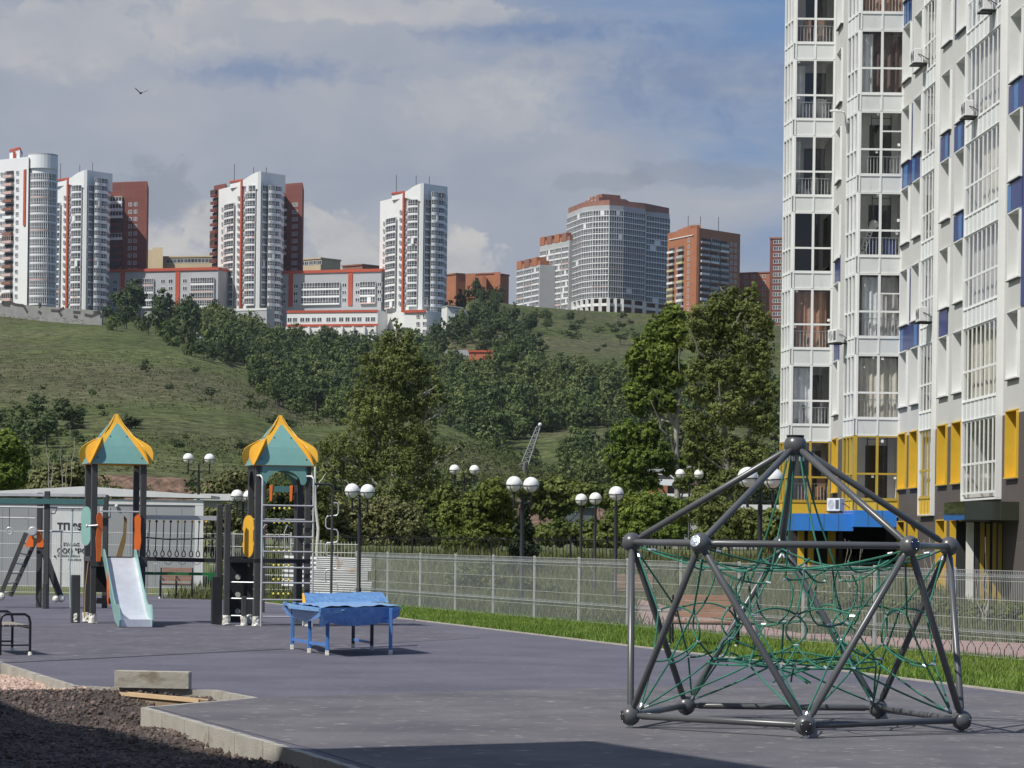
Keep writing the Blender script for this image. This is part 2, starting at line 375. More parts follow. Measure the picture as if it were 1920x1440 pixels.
icf = np.array([(0,1,2),(0,2,3),(0,3,4),(0,4,5),(0,5,1),(1,6,2),(2,7,3),(3,8,4),(4,9,5),(5,10,1),(6,7,2),(7,8,3),(8,9,4),(9,10,5),(10,6,1)])
def stones(n, box, zf, poly, r0, r1, name, m):
    VV = []; FF = []; k = 0
    while k < n:
        d = rng.uniform(box[2], box[3]); x = rng.uniform(box[0], box[1])
        if not in_poly(x, d, poly): continue
        r = r0*(r1/r0)**(rng.random()**1.7); R = rng.uniform(.6, 1.35, (1,3))*r; a = rng.random()*6.3; ca, sa = math.cos(a), math.sin(a)
        v = ic*R*rng.uniform(.8,1.2,(11,1)); v = np.stack([v[:,0]*ca-v[:,1]*sa, v[:,0]*sa+v[:,1]*ca, v[:,2]*.8], 1)
        VV.append(v+np.array([x, d, zf(x,d)-.02])); FF.append(icf+11*k); k += 1
    return npmesh(name, np.concatenate(VV), np.concatenate(FF), m)
o = stones(34000, (-9, 1, 17, 44), gz, GB, .009, .036, 'gravel', m)
tag(o, 'loose dark reddish gravel in the dug-out corner beside the kerb', 'gravel', kind='stuff')
PG = [V2(-60,1262,-.1), V2(20,1258,-.1), V2(80,1275,-.1), V2(150,1300,-.1), V2(165,1308,-.1), V2(100,1296,-.1), V2(60,1290,-.1), V2(-60,1306,-.1)]
o = stones(4200, (-9, -2, 30, 44), lambda x, y: gz(x, y)+.03, PG, .012, .036, 'gravel', leafmat('pink_rubble', (.36,.25,.20), (.56,.42,.34), 1.6, 0.0))
tag(o, 'pale pinkish crushed stone along the kerb at the left edge', 'gravel', kind='stuff')
# the loose kerb block standing on the paving edge and the old formwork board
kb = thing('concrete_block', 'loose stained concrete kerb block standing on edge above the wooden board', 'concrete block', gp(215,1290.5), 0)
a, b = gp(215,1290), gp(355,1293); Ln = (b-a).length; kb.rotation_euler.z = math.atan2(b.y-a.y, b.x-a.x); kb.location.z = .012
mb = MB(); mb.bbox(0, Ln, -.02, .10, 0, .20, .008); mb.build('body', mat('block_concrete', (.34,.315,.26), .9, col2=(.45,.42,.36), vs=7, bump=.5, bs=70, two=((.2,.16,.10), 4, .5, .66, .8), stretch=(1,1,2.2)), kb)
wb = thing('wooden_board', 'weathered brown formwork board lying under the concrete block', 'board', gp(228,1300,-.03))
a, b = gp(228,1298,-.02), gp(392,1313,-.02); Ln = (b-a).length; wb.rotation_euler = (0, 0, math.atan2(b.y-a.y, b.x-a.x)); wb.location = a
mb = MB(); mb.box(0, Ln, -.02, .02, -.16, 0); mb.build('plank', mat('old_wood', (.20,.145,.095), .85, col2=(.32,.24,.16), vs=3, stretch=(1,1,14)), wb)
mb = MB(); mb.box(.02, Ln*.92, -.045, -.022, -.035, .004); mb.box(.1, Ln*.97, .022, .045, -.03, .008); mb.build('batten', mat('fresh_wood', (.52,.36,.2), .8, col2=(.62,.46,.28), vs=5, stretch=(1,1,14)), wb)
# ---- grass blades
def blades(n, poly, h0, h1, w, m, name, lab, z=0.0, gfun=None, dens=None):
    xs = [p[0] for p in poly]; ys = [p[1] for p in poly]; P = []
    x0, x1, y0, y1 = min(xs), max(xs), min(ys), max(ys)
    while len(P) < n:
        x, y = rng.uniform(x0, x1), rng.uniform(y0, y1)
        if in_poly(x, y, poly) and (dens is None or rng.random() < dens(x, y)): P.append((x, y))
    P = np.array(P); n = len(P); a = rng.random(n)*6.28; h = h0+(h1-h0)*rng.random(n)**1.5
    zz = np.full(n, z) if gfun is None else np.array([gfun(x, y) for x, y in P])
    dx, dy = np.cos(a)*w/2, np.sin(a)*w/2; lx, ly = rng.normal(0,.35,n)*h, rng.normal(0,.35,n)*h
    V = np.empty((n,3,3)); V[:,0] = np.stack([P[:,0]-dx, P[:,1]-dy, zz], 1); V[:,1] = np.stack([P[:,0]+dx, P[:,1]+dy, zz], 1); V[:,2] = np.stack([P[:,0]+lx, P[:,1]+ly, zz+h], 1)
    o = npmesh(name, V.reshape(-1,3), np.arange(3*n).reshape(n,3), m)
    return tag(o, lab, 'grass', kind='stuff')
M_gb = leafmat('grass_blades', (.12,.20,.032), (.21,.29,.06), .55, .35)
M_gd = leafmat('field_blades', (.085,.115,.032), (.17,.17,.07), .5, .3)
blades(70000, lawn, .04, .12, .03, M_gb, 'lawn_grass', 'bright green grass strip between the paving and the mesh fence', -.004)
field = [tuple(FP(k)+Vector((.6,.3))) for k in (13,10,5,0,-1)] + [(-10,84),(-10,110),(16,110),(14,46)]
pathp = [V2(1190,1168), V2(1500,1218), V2(2150,1300), V2(2150,1222), V2(1920,1206), V2(1500,1187), V2(1340,1160), V2(1195,1122)]
blades(60000, field, .12, .5, .05, M_gd, 'field_grass', 'rough dull green grass behind the mesh fence', gfun=lambda x, y: max(-.03, flat_z(y)), dens=lambda x, y: 0.0 if in_poly(x,y,pathp) else .9)
# ================================================================ hills
TX = [-400,0,200,330,450,560,700,830,890,950,1030,1150,1300,1500,1900,2400]
TR = {-400:[(1000,340),(900,360),(760,520),(590,900),(595,930),(592,960),(590,990),(588,1010)],
 0:[(1000,335),(900,350),(740,560),(588,930),(591,960),(589,980),(587,1000),(585,1015)],
 200:[(1000,330),(895,345),(760,520),(606,880),(611,930),(604,980),(597,1030),(590,1080)],
 330:[(1000,330),(900,345),(780,500),(640,800),(655,860),(630,930),(612,1020),(602,1090)],
 450:[(1000,330),(915,345),(810,470),(700,700),(720,780),(680,870),(645,980),(606,1095)],
 560:[(1000,330),(925,345),(850,440),(765,620),(790,720),(730,830),(675,960),(628,1090)],
 700:[(1000,330),(930,345),(870,420),(785,560),(820,680),(750,800),(690,950),(640,1080)],
 830:[(1000,330),(930,345),(880,410),(800,520),(850,650),(760,780),(672,1000),(600,1180)],
 890:[(1000,330),(935,345),(890,405),(825,500),(870,630),(770,780),(665,1000),(556,1230)],
 950:[(1000,330),(938,345),(900,400),(852,480),(900,600),(780,770),(680,960),(570,1270)],
 1030:[(1000,330),(942,345),(915,395),(888,450),(930,560),(800,740),(690,930),(577,1300)],
 1150:[(1000,330),(950,345),(935,400),(925,450),(915,540),(800,730),(700,920),(585,1370)],
 1300:[(1000,330),(955,345),(940,400),(925,450),(905,540),(790,730),(700,920),(592,1370)],
 1500:[(1000,330),(960,345),(945,400),(930,450),(905,540),(790,730),(700,920),(600,1370)],
 1900:[(1000,330),(960,345),(945,400),(930,450),(905,540),(790,730),(700,920),(600,1370)],
 2400:[(1000,330),(960,345),(945,400),(930,450),(905,540),(790,730),(700,920),(600,1370)]}
tabY = np.array([[p[0] for p in TR[x]] for x in TX], float); tabD = np.array([[p[1] for p in TR[x]] for x in TX], float)
def smooth(t): return t
def terr(px, r):                                       # r in 0..7 along the slope -> world point on the hill
    i = min(max(int(math.floor(r)), 0), 6); f = r-i
    def col(j): return float(np.interp(px, TX, tabY[:, j])), float(np.interp(px, TX, tabD[:, j]))
    y0, D0 = col(i); y1, D1 = col(i+1); p = at(px, y0, D0); q = at(px, y1, D1)
    return p.lerp(q, f)
def r_of(px, py):                                      # first visible row at that pixel
    best = None
    for i in range(7):
        y0 = float(np.interp(px, TX, tabY[:, i])); y1 = float(np.interp(px, TX, tabY[:, i+1]))
        if y1 < y0 and y1 <= py <= y0: return i+(y0-py)/(y0-y1)
    return None
pxs = list(range(-400, 2401, 20)); rs = []
for i in range(7): rs += [i+k/10 for k in range(10)]
rs += [7]
vs = []; hn = random.Random(3)
ph = [(hn.uniform(.01,.05), hn.uniform(.01,.05), hn.random()*6, hn.random()*6) for _ in range(8)]
def bumpz(p, r): 
    a = sum(math.sin(p.x*k1+c1)*math.sin(p.y*k2+c2) for k1,k2,c1,c2 in ph)*.35
    return a*min(1, max(0, r-1))*min(1, max(0.25, 7-r))
for r in rs:
    for px in pxs:
        p = terr(px, r); p.z += bumpz(p, r); vs.append(tuple(p))
nx = len(pxs); nr = len(rs)
first = [(x, y-30, 1.5) for x, y, z in vs[:nx]]
last = [(x*1.9, y*1.9, z+25) for x, y, z in vs[-nx:]]
vs = first + vs + last; nr += 2
mb = MB(); mb.add(vs, [(j*nx+i, j*nx+i+1, (j+1)*nx+i+1, (j+1)*nx+i) for j in range(nr-1) for i in range(nx-1)])
# slope material: grass with dry patches, bare earth where it is steep
hm = mat('hill_grass', (.055,.074,.023), .95, col2=(.094,.110,.042), vs=.018, bump=1.0, bs=.45, two=((.112,.092,.064), .011, .46, .62, .5), spec=.1)
t = hm.node_tree; b = t.nodes['Principled BSDF']; src = b.inputs['Base Color'].links[0].from_socket
[setattr(q.inputs['Distance'], 'default_value', 1.6) for q in t.nodes if q.bl_idname == 'ShaderNodeBump']
g = t.nodes.new('ShaderNodeNewGeometry')
n = t.nodes.new('ShaderNodeTexNoise'); n.inputs['Scale'].default_value = .30; n.inputs['Detail'].default_value = 8; n.inputs['Roughness'].default_value = .7; t.links.new(g.outputs['Position'], n.inputs['Vector'])
mr = t.nodes.new('ShaderNodeMapRange'); mr.inputs[1].default_value = .35; mr.inputs[2].default_value = .65; mr.inputs[3].default_value = .40; mr.inputs[4].default_value = 1.65; t.links.new(n.outputs['Fac'], mr.inputs[0])
mu = t.nodes.new('ShaderNodeVectorMath'); mu.operation = 'SCALE'; t.links.new(src, mu.inputs[0]); t.links.new(mr.outputs[0], mu.inputs['Scale'])
sx = t.nodes.new('ShaderNodeSeparateXYZ'); t.links.new(g.outputs['True Normal'], sx.inputs[0])
st = t.nodes.new('ShaderNodeMapRange'); st.inputs[1].default_value = .93; st.inputs[2].default_value = .86; t.links.new(sx.outputs[2], st.inputs[0])
mx = t.nodes.new('ShaderNodeMix'); mx.data_type = 'RGBA'
t.links.new(mu.outputs[0], mx.inputs[6])
n4 = t.nodes.new('ShaderNodeTexNoise'); n4.inputs['Scale'].default_value = .35; n4.inputs['Detail'].default_value = 9; n4.inputs['Roughness'].default_value = .75; t.links.new(g.outputs['Position'], n4.inputs['Vector'])
r4 = t.nodes.new('ShaderNodeValToRGB'); r4.color_ramp.elements[0].position = .38; r4.color_ramp.elements[1].position = .62; r4.color_ramp.elements[0].color = (.07,.045,.032,1); r4.color_ramp.elements[1].color = (.26,.17,.125,1)
t.links.new(n4.outputs['Fac'], r4.inputs[0]); t.links.new(r4.outputs[0], mx.inputs[7])
sy = t.nodes.new('ShaderNodeSeparateXYZ'); t.links.new(g.outputs['Position'], sy.inputs[0])
lt = t.nodes.new('ShaderNodeMath'); lt.operation = 'LESS_THAN'; lt.inputs[1].default_value = 349; t.links.new(sy.outputs[1], lt.inputs[0])
t.links.new(lt.outputs[0], mx.inputs[0]); t.links.new(mx.outputs[2], b.inputs['Base Color'])
tag(mb.build('hills', hm, smooth=False), kind='structure')
# ================================================================ playground
M_grey = mat('dark_grey_paint', (.085,.088,.092), .32, .0, var=.06, spec=.55)
M_post = mat('post_grey', (.060,.060,.062), .5, .1, var=.12, vs=1.2, bump=.15, bs=30)
M_steel = mat('galvanised_steel', (.55,.56,.57), .45, .35, var=.12, vs=4)
M_stain = mat('slide_steel', (.72,.74,.80), .42, .45, var=.1, vs=2.2, bump=.05, bs=12)
M_teal = mat('teal_panel', (.165,.34,.31), .38, var=.05, coat=.2)
M_tealp = mat('pale_teal_panel', (.22,.40,.37), .4, var=.05, coat=.2)
M_beam = mat('teal_beam', (.06,.15,.15), .45, var=.06)
M_yel = mat('yellow_panel', (.74,.40,.035), .38, var=.05, coat=.2)
M_org = mat('orange_panel', (.80,.17,.03), .38, var=.05, coat=.2)
M_green = mat('green_beam', (.02,.16,.06), .45)
M_black = mat('black_board', (.016,.016,.018), .6)
M_wrap = mat('white_wrap', (.74,.72,.64), .6, var=.15, vs=18, bump=.6, bs=30)
M_rope = mat('green_rope', (.014,.11,.072), .6, col2=(.04,.23,.15), vs=3, bump=.4, bs=300)
M_roped = mat('black_rope', (.02,.022,.022), .7, vs=60, var=.3)
M_alu = mat('alu_sleeve', (.7,.72,.74), .3, .7, var=.05)
M_film = mat('silver_film', (.62,.68,.76), .25, .5, var=.2, vs=25, bump=.9, bs=35)
M_cap = mat('navy_cap', (.018,.022,.045), .3, var=.1, coat=.4)
M_capd = mat('dark_cap', (.022,.022,.025), .5, var=.1)
# ---- rope climber: five nodes on the ground, five at eye level turned half a step, one on top
R0 = 1.677; CX, CY = 2.769, 28.80; TH = -1.5911; ZB, ZM, ZT = .124, 1.795, 2.768
def ring(r, z, off=0.0): return [Vector((r*math.cos(TH+i*2*math.pi/5+off), r*math.sin(TH+i*2*math.pi/5+off), z)) for i in range(5)]
B = ring(R0, ZB); Mn = ring(R0*.992, ZM, math.pi/5); T = Vector((0,0,ZT))
cl = thing('rope_climber', 'grey steel tube climbing frame with a green rope net inside', 'climbing frame', (CX, CY, 0))
RT_ = .033; RBALL = .098
def strut(p, q):
    d = (q-p).normalized(); p2 = p+d*.075; q2 = q-d*.075
    mb = MB(); mb.tube([p2, p2+d*.05, p2+d*.06, q2-d*.06, q2-d*.05, q2], [.026,.026,RT_,RT_,.026,.026], 14)
    mb.build('tube', M_grey, cl, True)
for i in range(5):
    strut(B[i], B[(i+1)%5]); strut(Mn[i], Mn[(i+1)%5]); strut(B[i], Mn[i]); strut(B[i], Mn[(i-1)%5]); strut(Mn[i], T)
def ball(c, axis, m2, film=False):
    mb = MB(); mb.sphere(c, RBALL, 28, 16, -1, .80, axis); o = mb.build('node_ball', M_grey, cl, True)
    a = Vector(axis).normalized(); cm = MB(); cc = c+a*RBALL*.80
    cm.tube([cc-a*.006, cc+a*.004, cc+a*.006], [RBALL*.57, RBALL*.57, RBALL*.54], 24); cm.build('end_cap', m2, o, True)
    Q = a.to_track_quat('Z','Y').to_matrix(); sc = MB()
    if not film:
        for k in range(3): s_ = cc+a*.007+Q @ Vector((math.cos(k*2.09+.6)*.045, math.sin(k*2.09+.6)*.045, 0)); sc.sphere(s_, .005, 8, 4)
        sc.build('screw', M_alu, o)
for i in range(5):
    o1 = Vector((B[i].x, B[i].y, 0)).normalized(); ball(B[i], o1+Vector((0,0,-.1)), M_capd)
    sm = MB(); sm.tube([(B[i].x,B[i].y,0),(B[i].x,B[i].y,B[i].z-.07)], .026, 12); sm.build('ground_stump', M_grey if i in (1,2,3) else M_wrap, cl, True)
for i in range(5):
    o1 = Vector((Mn[i].x, Mn[i].y, .35)); ball(Mn[i], o1 if i != 4 else Vector((Mn[i].x-.15, Mn[i].y, .45)), M_film if i == 4 else M_cap, film=i == 4)
mb = MB(); mb.sphere(T, .112, 28, 16, -1, .72, (0,0,1)); o = mb.build('node_ball', M_grey, cl, True)
mb = MB(); mb.tube([T+Vector((0,0,.078)), T+Vector((0,0,.098)), T+Vector((0,0,.10))], [.084,.088,.084], 28); mb.build('end_cap', M_capd, o, True)
# the net
def arc(p, q, c, n=9):                                 # a slack rope from p to q pulled towards c
    return [p*(1-t)**2 + c*2*t*(1-t) + q*t*t for t in [k/n for k in range(n+1)]]
RR = .0098
rope_segs = []; joints = []
def rope(pts): rope_segs.append(pts)
def joint(p, d): joints.append((p, d))
def lp(a, b, t): return a.lerp(b, t)
C0 = Vector((0,0,0)); Ox = .02
Up = ring(.46, 1.42, math.pi/5)                        # small ring the top ropes come down to
UA = ring(1.02, 1.64, math.pi/5)                       # under each upper node
UB = ring(.80, 1.57, 0)
MD = ring(.98, 1.12, 0); Wb = ring(.86, .64, math.pi/5); Wc = ring(.70, .63, 0)
jit = random.Random(5)
for P in (Up, UA, UB, MD, Wb, Wc):
    for p in P: p += Vector((jit.uniform(-.05,.05), jit.uniform(-.05,.05), jit.uniform(-.03,.03)))
for i in range(5):
    j = (i+1) % 5; h = (i-1) % 5
    m = Mn[i]; inn = (Vector((0,0,m.z))-m).normalized()
    s0 = m+inn*.10+Vector((0,0,-.05))
    # top ropes
    rope(arc(T+Vector((Up[i].x,Up[i].y,0)).normalized()*.07+Vector((0,0,-.09)), Up[i], Vector((Up[i].x*.42,Up[i].y*.42,2.1)), 12)); joint(T+Vector((Up[i].x*.16,Up[i].y*.16,-.13)), Vector((Up[i].x*.2,Up[i].y*.2,-1)))
    # canopy of two ropes per upper node and the ring that ties them
    for tgt in (UB[i], UB[j]):
        rope(arc(s0, tgt, lp(s0,tgt,.5)+Vector((0,0,-.05)))); joint(lp(s0,tgt,.12), tgt-s0)
    rope(arc(UB[i], UB[j], lp(UB[i],UB[j],.5)*1.0+Vector((0,0,-.03)))); joint(UB[i], UB[j]-UB[i])
    rope(arc(UB[i], Up[i], lp(UB[i],Up[i],.5)+Vector((0,0,-.1))))
    joint(Up[i], UB[i]-Up[i])
    # hexagon loops hanging in the middle
    a, b_ = lp(Up[i], UB[i], .5), lp(Up[i], UB[j], .5); lowp = Vector((Up[i].x*1.15, Up[i].y*1.15, 1.02))
    w = (b_-a).normalized()*.24
    rope([a, *arc(a-w*.3+Vector((0,0,-.12)), lowp-w*.6, lowp-w*1.3+Vector((0,0,.12)), 5), *arc(lp(lowp-w*.6,lowp+w*.6,.15), lp(lowp-w*.6,lowp+w*.6,.85), lowp+Vector((0,0,-.03)), 4), *arc(lowp+w*.6, b_+w*.3+Vector((0,0,-.12)), lowp+w*1.3+Vector((0,0,.12)), 5), b_])
    joint(lowp, w)
    # ropes from the middle ring down to the web
    rope(arc(lowp, Wb[i], lp(lowp,Wb[i],.5)+Vector((0,0,.06))))
    # outer net of each lower bay: two long ropes with bowed loops between them
    P1 = lp(Mn[i], B[i], .40)*1.0; P1 = P1+(Vector((0,0,P1.z))-P1)*.17
    P2 = lp(Mn[h], B[i], .40); P2 = P2+(Vector((0,0,P2.z))-P2)*.17
    b0 = B[i]+(Vector((0,0,B[i].z))-B[i]).normalized()*.10+Vector((0,0,.06))
    Q1 = lp(P1, b0, .52)+Vector((P1.x,P1.y,0)).normalized()*-.04; Q2 = lp(P2, b0, .52)+Vector((P2.x,P2.y,0)).normalized()*-.04
    for (mm, PP, QQ) in ((Mn[i], P1, Q1), (Mn[h], P2, Q2)):
        s1 = mm+(Vector((0,0,mm.z))-mm).normalized()*.06+Vector((0,0,-.09))
        rope([s1, lp(s1,PP,.5), PP, lp(PP,QQ,.5), QQ, lp(QQ,b0,.5), b0]); joint(lp(s1,PP,.06), PP-s1); joint(lp(b0,QQ,.07), QQ-b0)
    ci = MD[i]
    for (A_, s) in ((P1, 1), (P2, -1)):
        rope(arc(A_, ci, lp(A_,ci,.55)+Vector((0,0,.13)), 8)); joint(lp(A_,ci,.04), ci-A_)
    for (A_, s) in ((Q1, 1), (Q2, -1)):
        e_ = Vector((ci.x*.96, ci.y*.96, .84)); rope(arc(A_, e_, lp(A_,e_,.5)+Vector((0,0,-.11)), 8)); joint(lp(A_,e_,.04), e_-A_)
    e_ = Vector((ci.x*.96, ci.y*.96, .84)); side = Vector((-ci.y, ci.x, 0)).normalized()*.2
    rope(arc(ci, e_, lp(ci,e_,.5)+side, 8)); rope(arc(ci, e_, lp(ci,e_,.5)-side, 8)); joint(ci, side); joint(e_, side)
    rope(arc(ci, UB[i], lp(ci,UB[i],.5)*.94)); rope(arc(e_, Wb[h], lp(e_,Wb[h],.5)))
    # low web: pairs of ropes from the ground nodes and two rings
    for k_, tgt in enumerate((Wb[i], Wb[h])):
        rope(arc(b0, tgt, lp(b0,tgt,.5)+Vector((0,0,-.04)))); joint(lp(b0,tgt,.06), tgt-b0)
    rope(arc(Wb[i], Wb[h], Vector((ci.x*.98,ci.y*.98,.60)), 8)); rope(arc(Wc[i], Wc[j], lp(Wc[i],Wc[j],.5)*1.22+Vector((0,0,-.01)), 8)); rope(arc(Wb[i], Wc[j], lp(Wb[i],Wc[j],.5)+Vector((0,0,-.03))))
    rope(arc(Wb[i], Wc[i], lp(Wb[i],Wc[i],.5))); rope(arc(Wc[i], -Wc[i]*.3+Vector((0,0,.63)), Vector((0,0,.58)), 8)); joint(Wb[i], Wb[i]-Wb[h]); joint(Wc[i], Wc[j]-Wc[i])
    # a bent loop near each upper node
    l1 = lp(s0, UB[i], .55); l2 = lp(s0, UB[j], .55); rope(arc(l1, l2, lp(l1,l2,.5)+inn*.25+Vector((0,0,-.22)), 8))
for i, pts in enumerate(rope_segs):
    if i < 99: mb = MB(); mb.tube(pts, RR, 6); mb.build('rope', M_rope, cl, True)
mb = MB()
for pts in rope_segs[99:]: mb.tube(pts, RR, 6)
tag(mb.build('rope', M_rope, cl, True), kind='stuff')
for p, d in joints[:99]:
    d = Vector(d).normalized(); mb = MB(); mb.tube([p-d*.024, p+d*.024], .0130, 8); mb.build('sleeve', M_alu, cl, True)
# ---- play towers
def ogee(w, hgt, n=14):                                # outline of one roof leaf: half width along its height
    T_ = [0,.05,.12,.2,.28,.34,.39,.45,.525,.6,.7,.81,.92,1.0]; X_ = [.99,1.05,1.09,1.105,1.09,1.05,.97,.81,.58,.42,.27,.16,.07,.03]
    return [(w*float(np.interp(k/26, T_, X_)), k/26*hgt) for k in range(27)]
def wrapfoot(mb, x, y, w, s):
    r = random.Random(s); n = 10; rows = 5; h = .19
    vs = []
    for j in range(rows):
        for i in range(n):
            a = 2*math.pi*i/n; rr = w*(.78+.22*r.random()) * (1.12 if j == 0 else 1); rr *= 1/max(abs(math.cos(a)), abs(math.sin(a)))**.6
            vs.append((x+rr*math.cos(a), y+rr*math.sin(a), .015+h*j/(rows-1)+r.uniform(-.012,.012)))
    mb.add(vs, [(j*n+i, j*n+(i+1)%n, (j+1)*n+(i+1)%n, (j+1)*n+i) for j in range(rows-1) for i in range(n)])
Hp = 3.24                                              # eaves of the tower roofs
def tower_base(name, lab, px, py, rz, Wd=1.02):
    p = gp(px, py); t = thing(name, lab, 'play tower', (p.x, p.y, 0), rz)
    hw = Wd/2
    for k, (x, y) in enumerate(((0,0),(Wd,0),(Wd,Wd),(0,Wd))):
        mb = MB(); mb.bbox(x-.06, x+.06, y-.06, y+.06, .0, Hp, .012); o = mb.build('post', M_post, t)
        w_ = MB(); wrapfoot(w_, x, y, .088, k+int(px)); w_.build('foot_wrap', M_wrap, o)
    r = MB(Matrix.Translation((hw, hw, Hp)))
    rt = MB(Matrix.Translation((hw, hw, Hp)))
    H = 1.0; bs = hw+.10; w = hw+.125; hh = 1.04
    for q in range(4):
        Rz = Matrix.Rotation(q*math.pi/2, 4, 'Z')
        out_ = ogee(w, hh)
        def g_(t): return float(np.interp(t, [0,.2,.35,.5,.65,.8,1], [1,.86,.74,.58,.40,.21,.03]))
        def surf(x, s, off): return Rz @ Vector((x, -bs*g_(s/hh)-off*.8, s+off*.5))
        def sheet_(mb, prof, o0, o1):                   # curved plate: rows of width 2x at height s
            n = len(prof); vs = [surf(sg*x, s, o) for x, s in prof for sg in (-1, 1) for o in (o0, o1)]
            fs = []
            for i in range(n-1):
                p, q = i*4, i*4+4
                fs += [(p+1,p+3,q+3,q+1), (p+2,p,q,q+2), (p,p+1,q+1,q), (p+3,p+2,q+2,q+3)]
            fs += [(0,2,3,1), (n*4-4,n*4-3,n*4-1,n*4-2)]
            mb.add(vs, fs)
        leaf = MB(Matrix.Translation((hw, hw, Hp))); sheet_(leaf, out_, 0, .018); o = leaf.build('roof_panel', M_yel, t)
        tp = MB(Matrix.Translation((hw, hw, Hp))); sheet_(tp, [(w*.94*(1-k/16)+.02*k/16, hh*.80*k/16) for k in range(17)], .021, .033); tp.build('roof_face', M_teal, o)
        bl = MB(Matrix.Translation((hw, hw, Hp)))
        for x, s in ((w*.72,.12),(-w*.72,.12),(w*.27,.56),(-w*.27,.56)): bl.sphere(surf(x, s, .04), .014, 8, 4)
        bl.build('bolt', M_capd, o)
    return t
def capsule(t, c, w, h, m, rz=0.0, name='side_panel'):
    mb = MB(Matrix.Translation(c) @ Matrix.Rotation(rz, 4, 'Z')); pts = []
    n = 10
    for k in range(n+1): a = math.pi*k/n; pts.append((w/2*math.cos(a), h/2-.19+.19*math.sin(a)))
    pts += [(-w/2, h/2-.22), (-w/2*1.12, h/2-.27), (-w/2*.93, h/2-.33), (-w/2*.93, -h/2+.33), (-w/2*1.12, -h/2+.27), (-w/2, -h/2+.22)]
    for k in range(n+1): a = math.pi+math.pi*k/n; pts.append((w/2*math.cos(a), -h/2+.19+.19*math.sin(a)))
    pts += [(w/2, -h/2+.22), (w/2*1.12, -h/2+.27), (w/2*.93, -h/2+.33), (w/2*.93, h/2-.33), (w/2*1.12, h/2-.27), (w/2, h/2-.22)]
    mb.prism([(x, 0, z) for x, z in pts], (0,-1,0), .02); return mb.build(name, m, t)
RZT = math.radians(15.5); PZ = 1.36
t1 = tower_base('slide_tower', 'play tower with teal and yellow onion roof and the steel slide', 173.5, 1169, RZT, 1.0)
mb = MB(); mb.box(-.06, 1.08, -.06, 1.08, PZ-.10, PZ); mb.box(-.07, 1.09, -.072, -.061, PZ-.2, PZ+.005); mb.build('platform', M_post, t1)
capsule(t1, (-.09, .42, PZ+.62), .34, .80, M_tealp, math.radians(-62))
mb = MB(); mb.tube([(.12,-.10,PZ+.92),(.90,-.10,PZ+.92)], .017, 10); mb.tube([(-.14,-.03,PZ+.62),(.07,-.12,PZ+.64)], .016, 8); mb.sphere((-.14,-.03,PZ+.62),.035,10,6); mb.build('grab_bar', M_steel, t1, True)
for s, x in ((-1,.145),(1,.875)):                      # orange cheeks either side of the slide entrance
    pts = [(-.06,-.12+.12*(s<0)*-1.0),(.055,-.12),(.05,.35),(.075,.7),(.07,1.08),(.03,1.16),(-.03,1.16),(-.06,1.08),(-.04,.7),(-.07,.35)] if s<0 else [(-.05,.42),(.06,.42),(.085,.62),(.07,.85),(.075,1.08),(.03,1.18),(-.03,1.18),(-.06,1.08),(-.05,.85),(-.06,.6)]
    if s < 0: pts = [(a_, -.08+(b_+.32)*.68) for a_, b_ in [(-.05,-.32),(.035,-.32),(.06,-.1),(.05,.35),(.075,.7),(.07,1.02),(.03,1.14),(-.03,1.14),(-.06,1.02),(-.04,.7),(-.07,.35),(-.05,-.1)]]
    else: pts = [(a_, .16+(b_-.42)*.98) for a_, b_ in pts]
    mb = MB(Matrix.Translation((x-.05*(s<0), -.075, PZ-.02)) @ Matrix.Rotation(s*math.radians(-12), 4, 'Z')); mb.prism([(a_, 0, b_) for a_, b_ in pts], (0,-1,0), .022); mb.build('cheek_panel', M_org, t1)
# slide: steel bed between pale teal side boards
def slide():
    prof = [(-.02,PZ+.0),(-.22,PZ-.02),(-.55,PZ-.22),(-.85,PZ-.43),(-1.15,PZ-.62),(-1.45,PZ-.81),(-1.75,PZ-1.0),(-1.98,PZ-1.12),(-2.2,PZ-1.175),(-2.50,PZ-1.19),(-2.56,PZ-1.20)]
    mb = MB(); xl, xr = .20, .82
    vs = []; 
    for y, z in prof: vs += [(xl,y,z),(xl+.05,y,z-.015),(xr-.05,y,z-.015),(xr,y,z)]
    fs = [(i*4+k, i*4+k+1, (i+1)*4+k+1, (i+1)*4+k) for i in range(len(prof)-1) for k in range(3)]
    mb.add(vs, fs); mb.box(xl, xr, -2.58, -2.555, .015, PZ-1.20)
    mb.build('slide_bed', M_stain, t1)
    for s, x in ((-1,xl-.02),(1,xr)):
        top = [(y, z+hh) for (y,z),hh in zip(prof, (.16,.17,.18,.18,.17,.17,.17,.20,.26,.28,.10))]
        low = [(y, z-hh) for (y,z),hh in zip(prof, (.02,.10,.13,.13,.13,.13,.12,.13,.14,.16,.16))]
        low[-1] = (-2.60,.012); low[-2] = (-2.46,.012); low[-3] = (-2.30,.05); top[-1] = (-2.66,.15)
        P = top + low[::-1]
        m = MB(); m.prism([(x, y, z) for y, z in P], (1,0,0), .022); m.build('slide_side', M_tealp, t1)
    m = MB(Matrix.Translation((xl-.045, -1.02, PZ-.62))); m.prism([(0,-.08,-.02),(0,.03,.26),(0,.1,.34),(0,.09,.02),(0,.02,-.24),(0,-.08,-.34)], (1,0,0), .02); m.build('cheek_panel', M_org, t1)
    m = MB(); 
    for y in (-.55,-1.3,-2.0): m.box(xl, xr, y-.02, y+.02, np.interp(-y, [-p[0] for p in prof], [p[1] for p in prof])-.06, np.interp(-y, [-p[0] for p in prof], [p[1] for p in prof])-.03)
    m.build('slide_brace', M_steel, t1)
slide()
